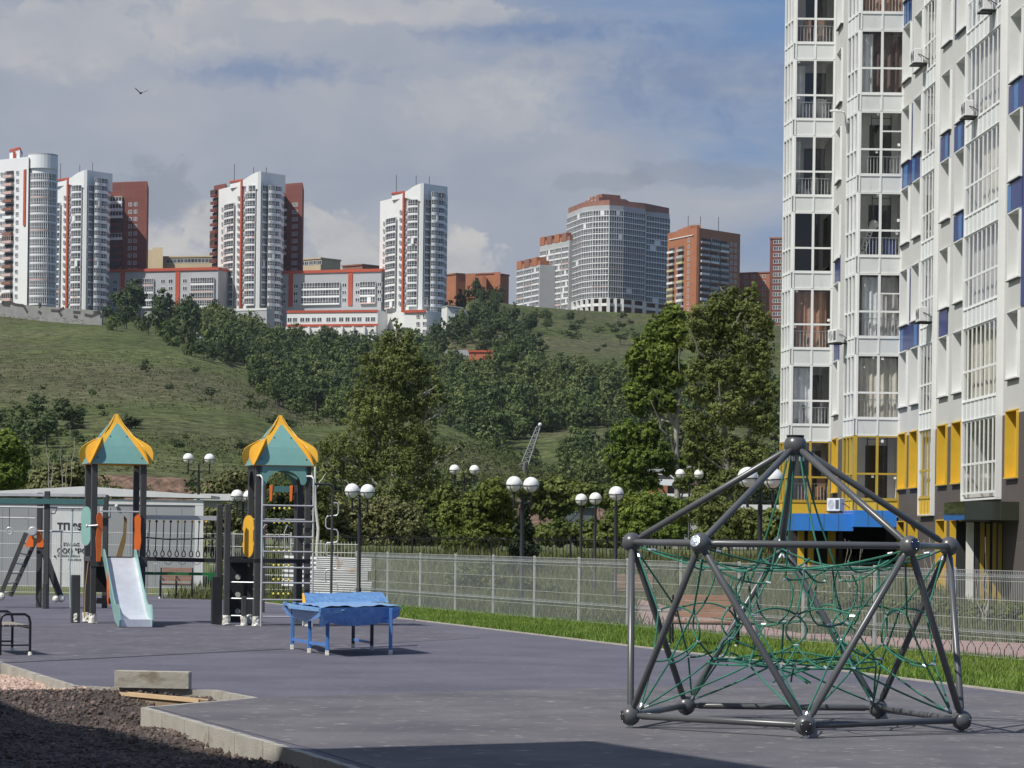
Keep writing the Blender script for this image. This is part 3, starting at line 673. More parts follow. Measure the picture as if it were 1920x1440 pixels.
# ladder steps and black boards behind the slide
mb = MB(); mb.box(.07, .95, .93, .95, .62, PZ-.12); mb.box(.2,.8,.95,.97,.38,.5); mb.build('back_board', M_black, t1)
for z in (.42, .78, 1.06): mb = MB(); mb.box(.07,.95,1.0,1.07,z-.02,z+.02); mb.build('step', M_post, t1)
mb = MB(); mb.bbox(-.40,-.22,.28,.42,0,.98,.012); o = mb.build('short_post', M_post, t1); w_ = MB(); wrapfoot(w_, -.31, .35, .085, 77); w_.build('foot_wrap', M_wrap, o)
mb = MB(); mb.tube([(-.14,.18,.1),(-.12,.28,.7),(-.06,.3,1.25)], .012, 8); mb.build('pole', mat('tan_rope', (.35,.22,.1), .8), t1, True)
mb = MB(Matrix.Translation((.62, 1.0, PZ+.0)) @ Matrix.Rotation(.12, 4, 'Y')); mb.prism([(-.02,0,0),(.10,0,0),(.14,0,.35),(.10,0,.80),(.03,0,.86),(.06,0,.5)], (0,1,0), .03); mb.build('leaning_board', mat('tan_board', (.32,.21,.09), .7), t1)
t2 = tower_base('ladder_tower', 'play tower with teal and yellow onion roof and a silver rung ladder in front', 480.5, 1174, math.radians(13))
mb = MB(); mb.box(-.06, 1.08, -.06, 1.08, PZ-.08, PZ); mb.box(-.5,-.06,.2,.9,PZ-.08,PZ-.001); mb.build('platform', M_black, t2)
capsule(t2, (-.10, .52, PZ+.45), .36, .86, M_yel, math.radians(-62))
def arch_panel(t, M_, m, name='arch_panel'):           # scalloped board with a round opening under the eave
    Wd = .92; mb = MB(M_); P = [(-.46,0)]
    P += [(-.46,-.08),(-.44,-.11),(-.475,-.16),(-.45,-.22),(-.47,-.28),(-.44,-.36),(-.38,-.38)]
    for k in range(13): a = math.pi - math.pi*k/12; P.append((.345*math.cos(a), -.36+.27*math.sin(a)))
    P += [(.38,-.38),(.44,-.36),(.47,-.28),(.45,-.22),(.475,-.16),(.44,-.11),(.46,-.08),(.46,0)]
    n = len(P); top = [(p[0], 0.0) for p in P]
    V = []
    for y in (0, -.02):
        V += [(x, y, z) for x, z in P] + [(x, y, 0) for x, z in P]
    fs = []
    for i in range(n-1):
        fs.append((i, i+1, n+i+1, n+i)); fs.append((2*n+i, 3*n+i, 3*n+i+1, 2*n+i+1)); fs.append((i, 2*n+i, 2*n+i+1, i+1))
    mb.add(V, fs); return mb.build(name, m, t)
arch_panel(t2, Matrix.Translation((.51,-.065,Hp)), M_teal)
arch_panel(t2, Matrix.Translation((.51,1.085,Hp)) , M_teal)
arch_panel(t2, Matrix.Translation((-.065,.51,Hp)) @ Matrix.Rotation(math.pi/2, 4, 'Z'), M_black)
# silver rung ladder
mb = MB()
for x in (.06, 1.10): mb.tube([(x+(-.09 if x<.5 else -.12), -.08, 3.04), (x-.03,-.17,3.04), (x,-.21,2.98), (x,-.22,2.8), (x,-.24,0.0)], .021, 10); 
mb.build('ladder_rail', M_steel, t2, True)
for z in (2.44, 2.12, 1.81, 1.51, 1.19, .88, .54, .20): mb = MB(); mb.tube([(.06,-.235,z),(1.10,-.235,z)], .017, 8); mb.build('rung', M_steel, t2, True)
mb = MB()
for z in (2.16,): mb.tube([(0,.0,z),(1.02,.0,z)], .017, 8); mb.tube([(0,1.02,z),(0,0,z)], .017, 8)
mb.tube([(.28,1.0,1.40),(.24,1.0,1.95),(.30,1.0,2.05),(.34,1.0,2.05)], .014, 8); mb.tube([(.72,1.0,1.44),(.70,1.0,1.9),(.76,1.0,2.05),(.84,1.0,2.0)], .014, 8)
mb.build('grab_bar', M_steel, t2, True)
# black climbing board with hand holes, post pair and steps left of tower two
for x, y, z1 in ((-.56,.36,2.46),(-.64,1.0,2.46),(-1.5,.2,2.3)):
    if z1 == 2.3: continue
    mb = MB(); mb.bbox(x-.06,x+.06,y-.06,y+.06,0,z1,.012); o = mb.build('post', M_post, t2); w_ = MB(); wrapfoot(w_, x, y, .088, int(x*50)); w_.build('foot_wrap', M_wrap, o)
mb = MB(); mb.box(-.46,-.10,.62,.64,.06,PZ+.04); mb.build('climbing_board', M_black, t2)
mb = MB()
for z, x in ((.28,-.30),(.62,-.30),(.98,-.30)): mb.tube([(x,.60,z),(x,.618,z)], .055, 12); 
mb.build('hand_hole', mat('pale_hole', (.5,.5,.45), .8), t2)
for z in (.20,.55,.88): mb = MB(); mb.tube([(-.52,.36,z),(-.03,.10,z)], .014, 8); mb.build('rung', M_steel, t2, True)
mb = MB(); mb.bbox(-.30,-.20,-.02,.08,0,.60,.01); o = mb.build('short_post', M_post, t2); w_ = MB(); wrapfoot(w_, -.25, .03, .07, 9); w_.box(-.42,-.3,-.05,.0,.005,.02); w_.build('foot_wrap', M_wrap, o)
mb = MB(); mb.box(-.84,-.64,.42,.66,.02,.98); mb.build('black_box', M_black, t2)
# ---- hanging bridge between the towers
pA = gp(268,1168); pB = gp(414,1165.5)
br = thing('rope_bridge', 'hanging step bridge with rope loops between the two roofed play towers', 'play bridge', (pA.x, pA.y+.25, 0))
d = Vector((pB.x-pA.x+.02, .12, 0)); Lb = d.length; br.rotation_euler.z = math.atan2(d.y, d.x)
mb = MB(); mb.beam((0,0,2.18),(Lb+.1,0,2.18),.06,.09); mb.build('top_beam', M_steel, br)
mb = MB(); mb.beam((0,0,1.32),(Lb,0,1.30),.10,.085); mb.build('foot_beam', M_black, br)
mb = MB(); mb.beam((0,-.05,1.02),(Lb,-.05,1.02),.07,.06); mb.box(Lb-.16,Lb+.06,-.12,.04,.90,1.03); mb.build('green_beam', M_green, br)
mb = MB(); mb.tube([(0,-.01,1.76),(Lb*.3,-.01,1.73),(Lb*.6,-.01,1.74),(Lb,-.01,1.77)], .014, 8); mb.build('hand_rope', M_roped, br, True)
for k in range(10):
    x = .06+Lb*(k//2)/5 + (.0 if k%2 else .0) + (.16 if k%2 else .02); yy = .08 if k%2 else -.02
    mb = MB(); mb.tube([(x,yy,2.12),(x-.01,yy,1.75),(x-.02,yy,1.50)], .011, 6)
    lp_ = [(x-.02+.035*math.sin(a)*(1-.35*math.cos(a)), yy, 1.435+.065*math.cos(a)) for a in [j*2*math.pi/10 for j in range(10)]]; mb.tube(lp_, .011, 6, True); o = mb.build('hanging_loop', M_roped, br, True)
    mb = MB(); mb.sphere((x, yy, 2.10), .028, 8, 6); mb.build('rope_clamp', M_yel if k%2 == 0 or k in (5,7) else M_black, o, True)
    mb = MB(); mb.tube([(x-.015,yy,1.76),(x-.012,yy,1.73)], .017, 6); mb.build('sleeve', M_alu, o)
mb = MB()
for k in range(5): mb.tube([(.1+Lb*k/5+.02*j, -.03, 1.26-.05*math.sin(j/8*math.pi)) for j in range(9)], .007, 5)
mb.build('chain', M_steel, br)
# ---- spiral climbing pole right of tower two
p = gp(617,1166); sp_ = thing('spiral_pole', 'tall grey pole with alternating step loops right of the ladder tower', 'climbing pole', (p.x, p.y+.6, 0))
mb = MB(); mb.tube([(-.52,-.35,2.96),(-.1,-.06,2.96),(-.02,-.01,2.94),(0,0,2.86),(0,0,0)], .028, 10); mb.build('pole', M_post, sp_, True)
for k in range(9):
    z = 2.42-.29*k; s = 1 if k%2 == 0 else -1
    mb = MB(); mb.tube([(0,0,z-.14),(s*.10,-.0,z-.13),(s*.135,0,z-.08),(s*.135,0,z+.08),(s*.10,0,z+.14),(0,0,z+.15)], .015, 8); mb.build('step_loop', M_steel, sp_, True)
# ---- distant net climber seen through tower two
p = at(526, 1050, 70); nc = thing('net_climber', 'small teal topped play net with yellow beads behind the ladder tower', 'climbing net', (p.x, p.y, 0))
mb = MB(); mb.box(-.19,.19,-.1,.1,2.88,3.02); mb.build('top_panel', M_beam, nc)
for x in (-.24,.24): mb = MB(); mb.prism([(x-.03,-.12,2.66),(x+.02,-.12,2.66),(x+.04,-.12,3.04),(x-.04,-.12,3.04)],(0,1,0),.04); mb.build('orange_cheek', M_org, nc)
for x in (-.42,.36): mb = MB(); mb.bbox(x-.05,x+.05,0,.1,0,3.05,.01); mb.build('post', M_post, nc)
for k in range(8):
    z = .45+.34*k; mb = MB(); mb.tube([(-.38,.02,z),(.36,.02,z)], .012, 6); o = mb.build('net_rope', M_roped, nc)
    for x in (-.16,-.04,.08,.2): b_ = MB(); b_.sphere((x,.02,z), .030, 8, 6); b_.build('bead', mat('lemon_bead', (.85,.72,.12), .5), o, True)
mb = MB()
for x in (-.16,-.04,.08,.2): mb.tube([(x,.03,.3),(x,.03,2.86)], .011, 5)
mb.build('net_upright', M_roped, nc)
mb = MB(); mb.box(-.62,-.44,-.02,.0,1.45,2.35); mb.build('teal_board', M_tealp, nc)
# ---- gymnastic frame on the left
g0 = gp(0,1140)
gy = thing('gym_frame', 'grey sports frame with a long teal beam, rings and climbing rope', 'sports frame', (g0.x, g0.y, 0))
def GX(px, D=None): return (px-0)/5500*g0.y
def gzf(py): return EYE + (1002-py)/5500*g0.y
def gpst(px, d_, top): mb = MB(); mb.bbox(GX(px)-.065, GX(px)+.065, d_-.065, d_+.065, 0, top, .012); return mb.build('post', M_post, gy)
gpst(86, .0, gzf(921)); gpst(60, 1.0, gzf(923)); gpst(182, 1.3, gzf(925)); gpst(-50, .5, gzf(923)); gpst(-85, 1.2, gzf(923))
mb = MB(); mb.beam((GX(-120),-.08,gzf(941)),(GX(194),-.08,gzf(940)),.10,.125); mb.build('teal_beam', M_beam, gy)
mb = MB(); mb.beam((GX(-120),.9,gzf(928)),(GX(186),.9,gzf(927)),.07,.07); mb.build('rear_beam', M_steel, gy)
mb = MB(); mb.tube([(GX(-100),.1,gzf(951)),(GX(152),.1,gzf(952))], .022, 8); mb.tube([(GX(66),.2,gzf(996)),(GX(152),.2,gzf(997))], .022, 8); mb.tube([(GX(-60),.5,gzf(971)),(GX(58),.5,gzf(972))], .018, 8)
mb.tube([(GX(92),.05,gzf(963)),(GX(100),.05,gzf(963)),(GX(103),.05,gzf(956)),(GX(103),.05,gzf(952))], .016, 8); mb.build('bar', M_steel, gy, True)
mb = MB(); mb.tube([(GX(14),.1,gzf(952)),(GX(14),.1,gzf(988))], .008, 5); o = mb.build('chain', M_roped, gy)
mb = MB(); mb.tube([(GX(14.5)+.075*math.cos(a), .1, gzf(996.5)+.085*math.sin(a)) for a in [k*math.pi/8 for k in range(16)]], .016, 8, True); mb.build('ring', M_steel, gy, True)
mb = MB(); mb.tube([(GX(134),-.02,gzf(953)),(GX(133),-.02,gzf(1010)),(GX(130),-.02,gzf(1060)),(GX(131),-.02,gzf(1105)),(GX(133),-.02,.02)], .021, 8); mb.build('climbing_rope', mat('pale_rope', (.36,.46,.44), .8, vs=40, var=.25), gy, True)
p = gp(88,1143); mb = MB(); mb.bbox(GX(86)-.05,GX(86)+.05,-.24,-.14,0,.62,.01); o = mb.build('short_post', M_post, gy)
# ladder A frame with orange cap
cA = (GX(62), .3, gzf(1003)); af = thing('climbing_ladder', 'slanting dark ladder with an orange cap behind the black bench', 'ladder', (g0.x, g0.y, 0))
def A(px, py, d_=0.0): return Vector((GX(px), .25+d_, gzf(py)))
mb = MB(); mb.beam(A(44,1000), A(-6,1126), .06, .10, (1,0,.3)); mb.build('leg', M_post, af)
mb = MB(); mb.beam(A(58,1010,.45), A(10,1120,.45), .06, .10, (1,0,.3)); mb.build('leg', M_post, af)
mb = MB(); mb.beam(A(70,1010), A(112,1122), .06, .13, (1,0,-.3)); o = mb.build('leg', M_post, af)
mb = MB(); mb.beam(A(62,1014,.5), A(100,1118,.5), .06, .10, (1,0,-.3)); mb.build('leg', M_post, af)
for k in range(6):
    t_ = .14+k*.155; a_ = A(44,1000).lerp(A(-6,1126), t_); b_ = A(58,1010,.45).lerp(A(10,1120,.45), t_); mb = MB(); mb.tube([a_, b_], .018, 8); mb.build('rung', M_steel, af)
mb = MB(); mb.prism([A(42,1026),A(56,990),A(60,988),A(58,1026)], (0,-1,0), .05); mb.build('cap_panel', M_org, af)
mb = MB(); mb.prism([A(65,1026),A(65,990),A(70,992),A(79,1022),A(76,1027)], (0,-1,0), .05); mb.build('cap_panel', M_org, af)
mb = MB(); c_ = A(58,997,-.12); mb.tube([c_+Vector((.10*math.cos(a),0,.10*math.sin(a))) for a in [k*math.pi/8 for k in range(16)]], .02, 8, True); mb.tube([c_+Vector((0,-.03,0)),c_+Vector((0,.5,0))], .085, 14); mb.build('hub', M_steel, af, True)
w_ = MB(); w_.sphere(A(0,1120,-.1), .10, 10, 6); w_.build('foot_wrap', M_wrap, af)
w_ = MB(); w_.sphere(A(98,1122,.3)+Vector((0,0,-.03)), .09, 8, 5); w_.sphere(A(110,1121,0)+Vector((.02,0,-.02)), .10, 8, 5); w_.build('foot_wrap', M_wrap, af)
# ---- table tennis table wrapped in blue film
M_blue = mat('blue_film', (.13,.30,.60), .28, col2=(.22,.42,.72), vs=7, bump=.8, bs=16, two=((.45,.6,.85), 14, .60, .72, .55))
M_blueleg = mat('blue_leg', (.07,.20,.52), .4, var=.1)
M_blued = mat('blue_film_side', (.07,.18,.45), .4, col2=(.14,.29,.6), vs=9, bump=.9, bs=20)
# legs measured in the photo: px, py of their feet
FT = {'a': (548,1217), 'b': (580,1224), 'c': (613.5,1228.5), 'd': (732,1227.5), 'e': (662,1215), 'f': (697,1219)}
o0 = gp(613.5,1228.5); tt = thing('table_tennis_table', 'outdoor table tennis table wrapped in crumpled blue film', 'table', (o0.x, o0.y, 0))
def TP(px, py, z=0.0): p = gp(px, py, z); return Vector((p.x-o0.x, p.y-o0.y, z))
TH_ = .74
feet = {k: TP(*v) for k, v in FT.items()}
for k, p in feet.items():
    mb = MB(); mb.bbox(p.x-.028,p.x+.028,p.y-.028,p.y+.028,.06,TH_-.02,.006); o = mb.build('leg', M_blueleg if k not in 'ef' else M_cap, tt)
    mb = MB(); mb.bbox(p.x-.031,p.x+.031,p.y-.031,p.y+.031,.0,.075,.006); mb.build('foot_wrap', M_wrap, o)
mb = MB()
for a_, b_ in (('a','b'),('b','c')): mb.beam(feet[a_]+Vector((0,0,.16)), feet[b_]+Vector((0,0,.16)), .03, .045)
for a_, b_ in (('c','d'),('a','e')): mb.beam(feet[a_]+Vector((0,0,.52)), feet[b_]+Vector((0,0,.52)), .03, .06)
for a_, b_ in (('e','f'),): mb.beam(feet[a_]+Vector((0,0,.14)), feet[b_]+Vector((0,0,.12)), .03, .04)
mb.build('frame', M_blueleg, tt)
# top: corners from the photo at table height
tz = TH_; c1 = TP(600,1139,tz); c2 = TP(753,1138,tz); c3 = TP(712,1112,tz); c4 = TP(533,1126,tz)
def film_grid(name, P, amp, m, nx=26, ny=26, seed=1, thick=None):
    r = random.Random(seed); vs = []
    fx = [(r.uniform(4,16), r.uniform(4,16), r.random()*6) for _ in range(6)]
    for j in range(ny+1):
        for i in range(nx+1):
            u, v = i/nx, j/ny; p = P(u, v)
            p = p + Vector((0,0,1))*amp*sum(math.sin(a*u*2+c)*math.sin(b*v*2-c) for a,b,c in fx)/3 + Vector((0,-1,0))*amp*.5*sum(math.sin(a*u*3-c)*math.cos(b*v*2+c) for a,b,c in fx)/3
            vs.append(p)
    mb = MB(); mb.add(vs, [(j*(nx+1)+i, j*(nx+1)+i+1, (j+1)*(nx+1)+i+1, (j+1)*(nx+1)+i) for j in range(ny) for i in range(nx)]); return mb.build(name, m, tt, True)
# a far half and a near half of the playing surface
L0 = TP(533,1126,tz); 
n1 = TP(602,1140,tz); n2 = TP(752,1137.5,tz)           # near corners
back = Vector((-.62, 2.35, 0)); f2 = n2+back; f1 = n1+back
slab = MB(); slab.prism([n1, n2, f2, f1], (0,0,-1), .05); slab.build('table_top', M_blue, tt)
slab = MB(); e1 = TP(531,1128,tz-.0); slab.prism([n1+Vector((-.03,.05,-.006)), f1+Vector((0,-.6,-.006)), e1+Vector((.02,.35,-.006)), e1+Vector((0,0,-.006))], (0,0,-1), .05); slab.build('table_leaf', M_blue, tt)
film_grid('top_film', lambda u, v: (n1.lerp(n2, u)).lerp(f1.lerp(f2, u), v)+Vector((0,0,.02)), .012, M_blue, 30, 30, 4)
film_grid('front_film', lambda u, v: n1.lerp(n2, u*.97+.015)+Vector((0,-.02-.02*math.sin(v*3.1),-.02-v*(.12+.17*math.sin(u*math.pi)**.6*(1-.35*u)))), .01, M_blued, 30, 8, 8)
film_grid('net_film', lambda u, v: TP(572,1132,tz).lerp(TP(729,1129,tz), u)*(1-v)+ (TP(565,1132,tz)+Vector((0,.35,.16))).lerp(TP(729,1129,tz)+Vector((-.14,.35,.16)), u)*v + Vector((0,.12,.0)), .010, M_blue, 30, 10, 11)
mb = MB(); q_ = TP(566,1132,tz); mb.prism([q_+Vector((0,.12,0)), q_+Vector((.06,.12,0)), q_+Vector((.0,.46,.16)), q_+Vector((-.03,.46,.16))], (0,1,0), .02); mb.build('net_end', M_yel, tt)
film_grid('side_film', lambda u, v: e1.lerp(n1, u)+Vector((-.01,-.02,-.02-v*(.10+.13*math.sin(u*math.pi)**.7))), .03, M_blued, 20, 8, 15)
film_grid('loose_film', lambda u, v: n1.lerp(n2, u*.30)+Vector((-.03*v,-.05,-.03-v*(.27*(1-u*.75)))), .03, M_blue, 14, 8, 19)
# ---- benches
M_bm = mat('bench_black', (.016,.016,.018), .4, var=.1); M_slat = mat('bench_wood', (.22,.13,.09), .6, col2=(.33,.20,.14), vs=2.5, stretch=(1,1,8), bump=.2, bs=20)
M_slatg = mat('bench_wood_grey', (.20,.17,.14), .7, col2=(.32,.28,.24), vs=2.5, stretch=(1,1,8), bump=.2, bs=20)
def bench(name, lab, loc, rz, Ln, back=True, wood=None, arm_mid=False, grp=None):
    t = thing(name, lab, 'bench', loc, rz, grp); wood = wood or M_slat
    xs = [0, Ln] + ([Ln*.5] if arm_mid else [])
    for x in xs:
        mb = MB(); mb.tube([(x,0,0),(x,0,.50),(x,.015,.57),(x,.06,.62),(x,.13,.635),(x,.50,.635)] if back else [(x,0,0),(x,0,.48),(x,.02,.56),(x,.08,.60),(x,.36,.60),(x,.42,.57),(x,.44,.5),(x,.44,0)], .020, 10); o = mb.build('leg', M_bm, t, True)
        if x in (0, Ln): w_ = MB(); w_.tube([(x-.012,-.003,.0),(x+.0,0,.05)], [.035,.026], 8); w_.build('foot_wrap', M_wrap, o)
        if back: mb = MB(); mb.tube([(x,.56,0),(x,.50,.4),(x,.56,.88)], .020, 10); mb.build('leg', M_bm, t, True)
    mb = MB(); mb.tube([(0,.02,.15),(0,.48,.15)], .012, 8); mb.tube([(Ln,.02,.15),(Ln,.48,.15)], .012, 8)
    mb.tube([(0,.0,.40),(Ln,.0,.40)], .014, 8); mb.tube([(0,.48,.40),(Ln,.48,.40)], .014, 8); mb.build('brace', M_bm, t, True)
    mb = MB()
    for k in range(5): mb.bbox(.03, Ln-.03, .02+.095*k, .10+.095*k, .415, .445, .004)
    mb.build('seat', wood, t)
    if back:
        mb = MB(Matrix.Translation((0,.505,.50)) @ Matrix.Rotation(-.12, 4, 'X'))
        for k in range(4): mb.bbox(.03, Ln-.03, -.015, .015, .0+.1*k, .09+.1*k, .004)
        mb.build('backrest', wood, t)
    return t
p = gp(56,1229); b1_ = bench('bench', 'black steel framed bench cut by the left edge of the photo', (p.x, p.y, 0), math.radians(109), 1.6, False, M_slatg)
b1_.scale = (1,1,1.02)
p = gp(1326,1210); b2_ = bench('bench', 'wooden bench with bare steel arms behind the rope climber on the lawn', (p.x-.0, p.y, 0), math.radians(168), 1.15)
b2_.location = (gp(1256,1212).x+.0, gp(1256,1212).y, 0); b2_.rotation_euler.z = math.radians(-8)
p = at(300,1100,84); b3_ = bench('bench', 'small brown bench beyond the rope bridge in front of the cabin', (p.x, 84.0, 0), math.radians(4), .9, True, None, True)
p = at(1152,1110,82); b4_ = bench('bench', 'far wooden bench on the grass behind the mesh fence', (p.x, 82, 0), math.radians(3), 1.15)
# ---- mesh fence: posts and panels are parts of one fence
M_zinc = mat('zinc_post', (.50,.51,.50), .45, .3, var=.1, vs=6); M_wire = mat('zinc_wire', (.54,.56,.55), .45, .4, var=.1)
def mesh_fence(name, lab, pts, H, M_, wires=.10, rails=(0,.22,.44,.66,.88,1.0), cap=True, zf=lambda p: 0.0, arcs=False, wr=.0028, vh=1.0, post=.06):
    t = thing(name, lab, 'fence', (pts[0][0], pts[0][1], zf(pts[0]))); o0 = Vector((pts[0][0], pts[0][1]))
    for i, p in enumerate(pts):
        q = Vector(p)-o0; z = zf(p)-zf(pts[0]); mb = MB(); mb.bbox(q.x-post/2, q.x+post/2, q.y-post/2, q.y+post/2, z-.02, z+H+.03, .006); mb.build('post', M_zinc, t)
    for i in range(len(pts)-1):
        a, b = Vector(pts[i]), Vector(pts[i+1]); d = (b-a); Ln = d.length; d.normalize(); nrm = Vector((-d.y, d.x))*.035
        za, zb = zf(pts[i])-zf(pts[0]), zf(pts[i+1])-zf(pts[0])
        mb = MB(); n = int(Ln/wires)
        def P3(s, z): q = a-o0+d*s-nrm; return Vector((q.x, q.y, za+(zb-za)*s/Ln+z))
        for k in range(n+1): s = Ln*k/n; mb.beam(P3(s,.04), P3(s,H*vh), wr*2, wr*2)
        for r_ in rails: z = .05+(H-.05)*r_; mb.tube([P3(0,z), P3(Ln,z)], wr*1.5, 5)
        if cap:                                        # the V folds of the panel
            for z in (H*.30, H-.10):
                for k in range(n+1):
                    s = Ln*k/n; w = Vector((nrm.x, nrm.y, 0)).normalized()*-.035; mb.beam(P3(s,z-.05), P3(s,z)+w, wr*2, wr*2); mb.beam(P3(s,z)+w, P3(s,z+.05), wr*2, wr*2)
                w = Vector((nrm.x, nrm.y, 0)).normalized()*-.035; mb.tube([P3(0,z)+w, P3(Ln,z)+w], wr*1.5, 5)
        mb.build('mesh_panel', M_, t)
        if arcs:
            mb = MB()
            for k in range(7):
                s = Ln*(k+.5)/7; mb.tube([P3(s-.16,.0)+Vector((.1,.5,0)), P3(s-.14,.16)+Vector((.1,.5,0)), P3(s,.27)+Vector((.1,.5,0)), P3(s+.14,.16)+Vector((.1,.5,0)), P3(s+.16,.0)+Vector((.1,.5,0))], .008, 5)
            mb.build('hoop_edging', M_bm, t)
    return t
mesh_fence('mesh_fence', 'pale grey welded mesh fence running along the grass strip', [tuple(FP(k)) for k in range(-1,15)], 1.42, M_wire, wires=.055, arcs=True)
lf = [(-24+k*2.6, 88.5) for k in range(0,7)] + [(-6.6, 87.6)]
mesh_fence('mesh_fence', 'taller grey bar fence in front of the cabin behind the slide', lf, 1.92, M_wire, wires=.07, rails=(0,.1,.33,.55,.78,.98), cap=False, wr=.004)
lf = [tuple(FP(-1)), (-4.6, 84.2), (-5.4, 87.0), (-6.6, 89.5)]
mesh_fence('mesh_fence', 'short run of tall pale railings beside the corrugated sheets', [(-6.5,86.5),(-5.6,86),(-4.45,85.5)], 1.7, mat('pale_bars', (.45,.47,.40), .5), wires=.11, rails=(.05,.8,.95), cap=False, wr=.008)
# black picket fence along the bank, panel by panel
def picket(name, lab, x0, x1, D0, D1, H, M_, grp=None):
    n = max(1, int(abs(x1-x0)/2.5)); base = (x0, D0, flat_z(D0)); t = thing(name, lab, 'fence', base)
    for k in range(n):
        a = Vector((x0+(x1-x0)*k/n, D0+(D1-D0)*k/n)); b = Vector((x0+(x1-x0)*(k+1)/n, D0+(D1-D0)*(k+1)/n)); d = b-a; m = int(d.length/.125)
        mb = MB()
        for j in range(m): p = a+d*j/m; mb.box(p.x-x0-.011, p.x-x0+.011, p.y-D0-.011, p.y-D0+.011, .06, H)
        for z in (.15, H-.12): mb.beam((a.x-x0,a.y-D0,z),(b.x-x0,b.y-D0,z),.03,.04)
        mb.build('fence_panel', M_, t)
        mb = MB(); mb.bbox(a.x-x0-.035,a.x-x0+.035,a.y-D0-.035,a.y-D0+.035,-.3,H+.05,.005); mb.build('post', M_, t)
    return t
picket('picket_fence', 'black picket fence standing on the bank behind the lamps', -6.4, 10.6, 105, 105, .95, M_bm)
# ---- lamps
M_globe = mat('white_globe', (.82,.82,.80), .25, var=.03, coat=.3)
def lamp(name, n_globes, h, r, grp='black park lamps with white globes'):
    t = thing(name, 'x', 'street lamp', (0,0,0), 0, grp)
    mb = MB(); mb.tube([(0,0,0),(0,0,.5),(0,0,.52),(0,0,h-(.52 if n_globes==2 else .25))], [.068,.068,.052,.048], 10); mb.build('pole', M_bm, t, True)
    sp2 = .40 if n_globes == 2 else 0
    if n_globes == 2:
        mb = MB(); mb.tube([(-sp2,0,h-.46),(sp2,0,h-.46)], .018, 8); mb.tube([(0,0,h-.52),(0,0,h-.2)], .03, 8); mb.build('arm', M_bm, t, True)
    for x in ((-sp2, sp2) if n_globes == 2 else (0,)):
        mb = MB(); mb.tube([(x,0,h-.58 if n_globes==2 else h-.4),(x,0,h-r-.02)], .028, 8)
        mb.tube([(x+r*1.03*math.cos(a), r*1.03*math.sin(a), h-r*.12) for a in [k*math.pi/10 for k in range(20)]], .011, 5, True)
        for a in (0, 1.57, 3.14, 4.71): mb.tube([(x+r*1.03*math.cos(a)*math.cos(e), r*1.03*math.sin(a)*math.cos(e), h+r*1.03*math.sin(e)) for e in [-.12-k*.24 for k in range(7)]], .009, 5)
        mb.tube([(x,0,h-r*1.06),(x,0,h-r*.92)], .06, 10); o = mb.build('globe_holder', M_bm, t, True)
        mb = MB(); mb.sphere((x,0,h), r, 24, 16, -.985, .9999); mb.build('globe', M_globe, o, True)
    return t
L2 = lamp('street_lamp', 2, 3.1, .20); L1 = lamp('street_lamp', 1, 3.1, .20)
remember(L2); remember(L1)
def place_lamp(proto, used, px, py, rpx, rz, lab, h=3.1, D=None):
    D = D or 5500*.20/rpx; p = at(px, py, D); z = p.z-h
    if not used: o = proto; o.location = (p.x, p.y, z); o.rotation_euler.z = rz; o['label'] = lab
    else: o = dup(proto, (p.x, p.y, z), rz, lab)
    return o
place_lamp(L2, 0, 675, 921, 14, math.radians(62), 'twin globe lamp just right of the ladder tower, globes touching in view')
place_lamp(L2, 1, 373, 860, 10, math.radians(12), 'twin globe lamp above the cabin roof between the two towers')
place_lamp(L2, 1, 456, 930, 11.5, math.radians(66), 'twin globe lamp half hidden behind the ladder tower post')
place_lamp(L2, 1, 871, 881, 9.6, math.radians(14), 'twin globe lamp with wide arm to the right of the dark poplar')
place_lamp(L2, 1, 980, 908.5, 15, math.radians(58), 'twin globe lamp in front of the thin crane jib, globes close together')
place_lamp(L1, 0, 1090, 937, 11.4, 0, 'single globe lamp, leftmost and lowest of the three singles')
place_lamp(L1, 1, 1116.5, 935, 11.8, 0, 'single globe lamp, middle one of the three singles')
place_lamp(L1, 1, 1155.5, 925.5, 14, 0, 'single globe lamp, tallest and rightmost of the three singles')
place_lamp(L2, 1, 1293, 889, 9.2, math.radians(15), 'twin globe lamp in front of the two right trees')
place_lamp(L2, 1, 1426, 896, 19.5, math.radians(48), 'large twin globe lamp seen behind the top tubes of the climber')
# ---- site cabin
M_cab = mat('cabin_grey', (.31,.32,.335), .6, var=.05, vs=.6); M_cabw = mat('cabin_white', (.66,.67,.67), .55, var=.05)
D = 94; x1c = at(375,1000,D).x; x0c = x1c-9.2
cb = thing('site_cabin', 'long pale grey site cabin with a low pitched roof behind the playground', 'cabin', (x0c, D, 0))
Wc_ = x1c-x0c; zt = at(200,936,D).z
mb = MB()
mb.box(0, Wc_-.16, .0, 2.6, 0, zt)
mb.build('wall', M_cab, cb)
mb = MB()
for k in range(11): mb.box(.4+k*.82, .412+k*.82, -.006, -.001, .1, zt-.25)
mb.build('panel_joint', mat('cabin_joint', (.25,.26,.28), .7), cb)
for x in (Wc_-.16, ): mb = MB(); mb.box(x, x+.26, -.03, .2, 0, zt+.02); mb.build('corner_post', M_cabw, cb)
mb = MB(); xa = at(155,915,D).x-x0c; mb.prism([(-.2,-.12,zt-.0),( -.2,-.12,zt+.14),(xa*.5,-.12,zt+.22),(xa,-.12,zt+.40),(xa+.9,-.12,zt+.36),(Wc_+.35,-.12,zt+.16),(Wc_+.35,-.12,zt+.07),(xa,-.12,zt+.10)], (0,1,0), 2.9); mb.build('roof', M_cabw, cb)
mb = MB(); mb.box(.1,Wc_+.1,-.035,-.0,zt-.16,zt-.0); mb.build('eave_trim', M_cabw, cb)
dx0 = at(98,1000,D).x-x0c; dx1 = at(153,1000,D).x-x0c
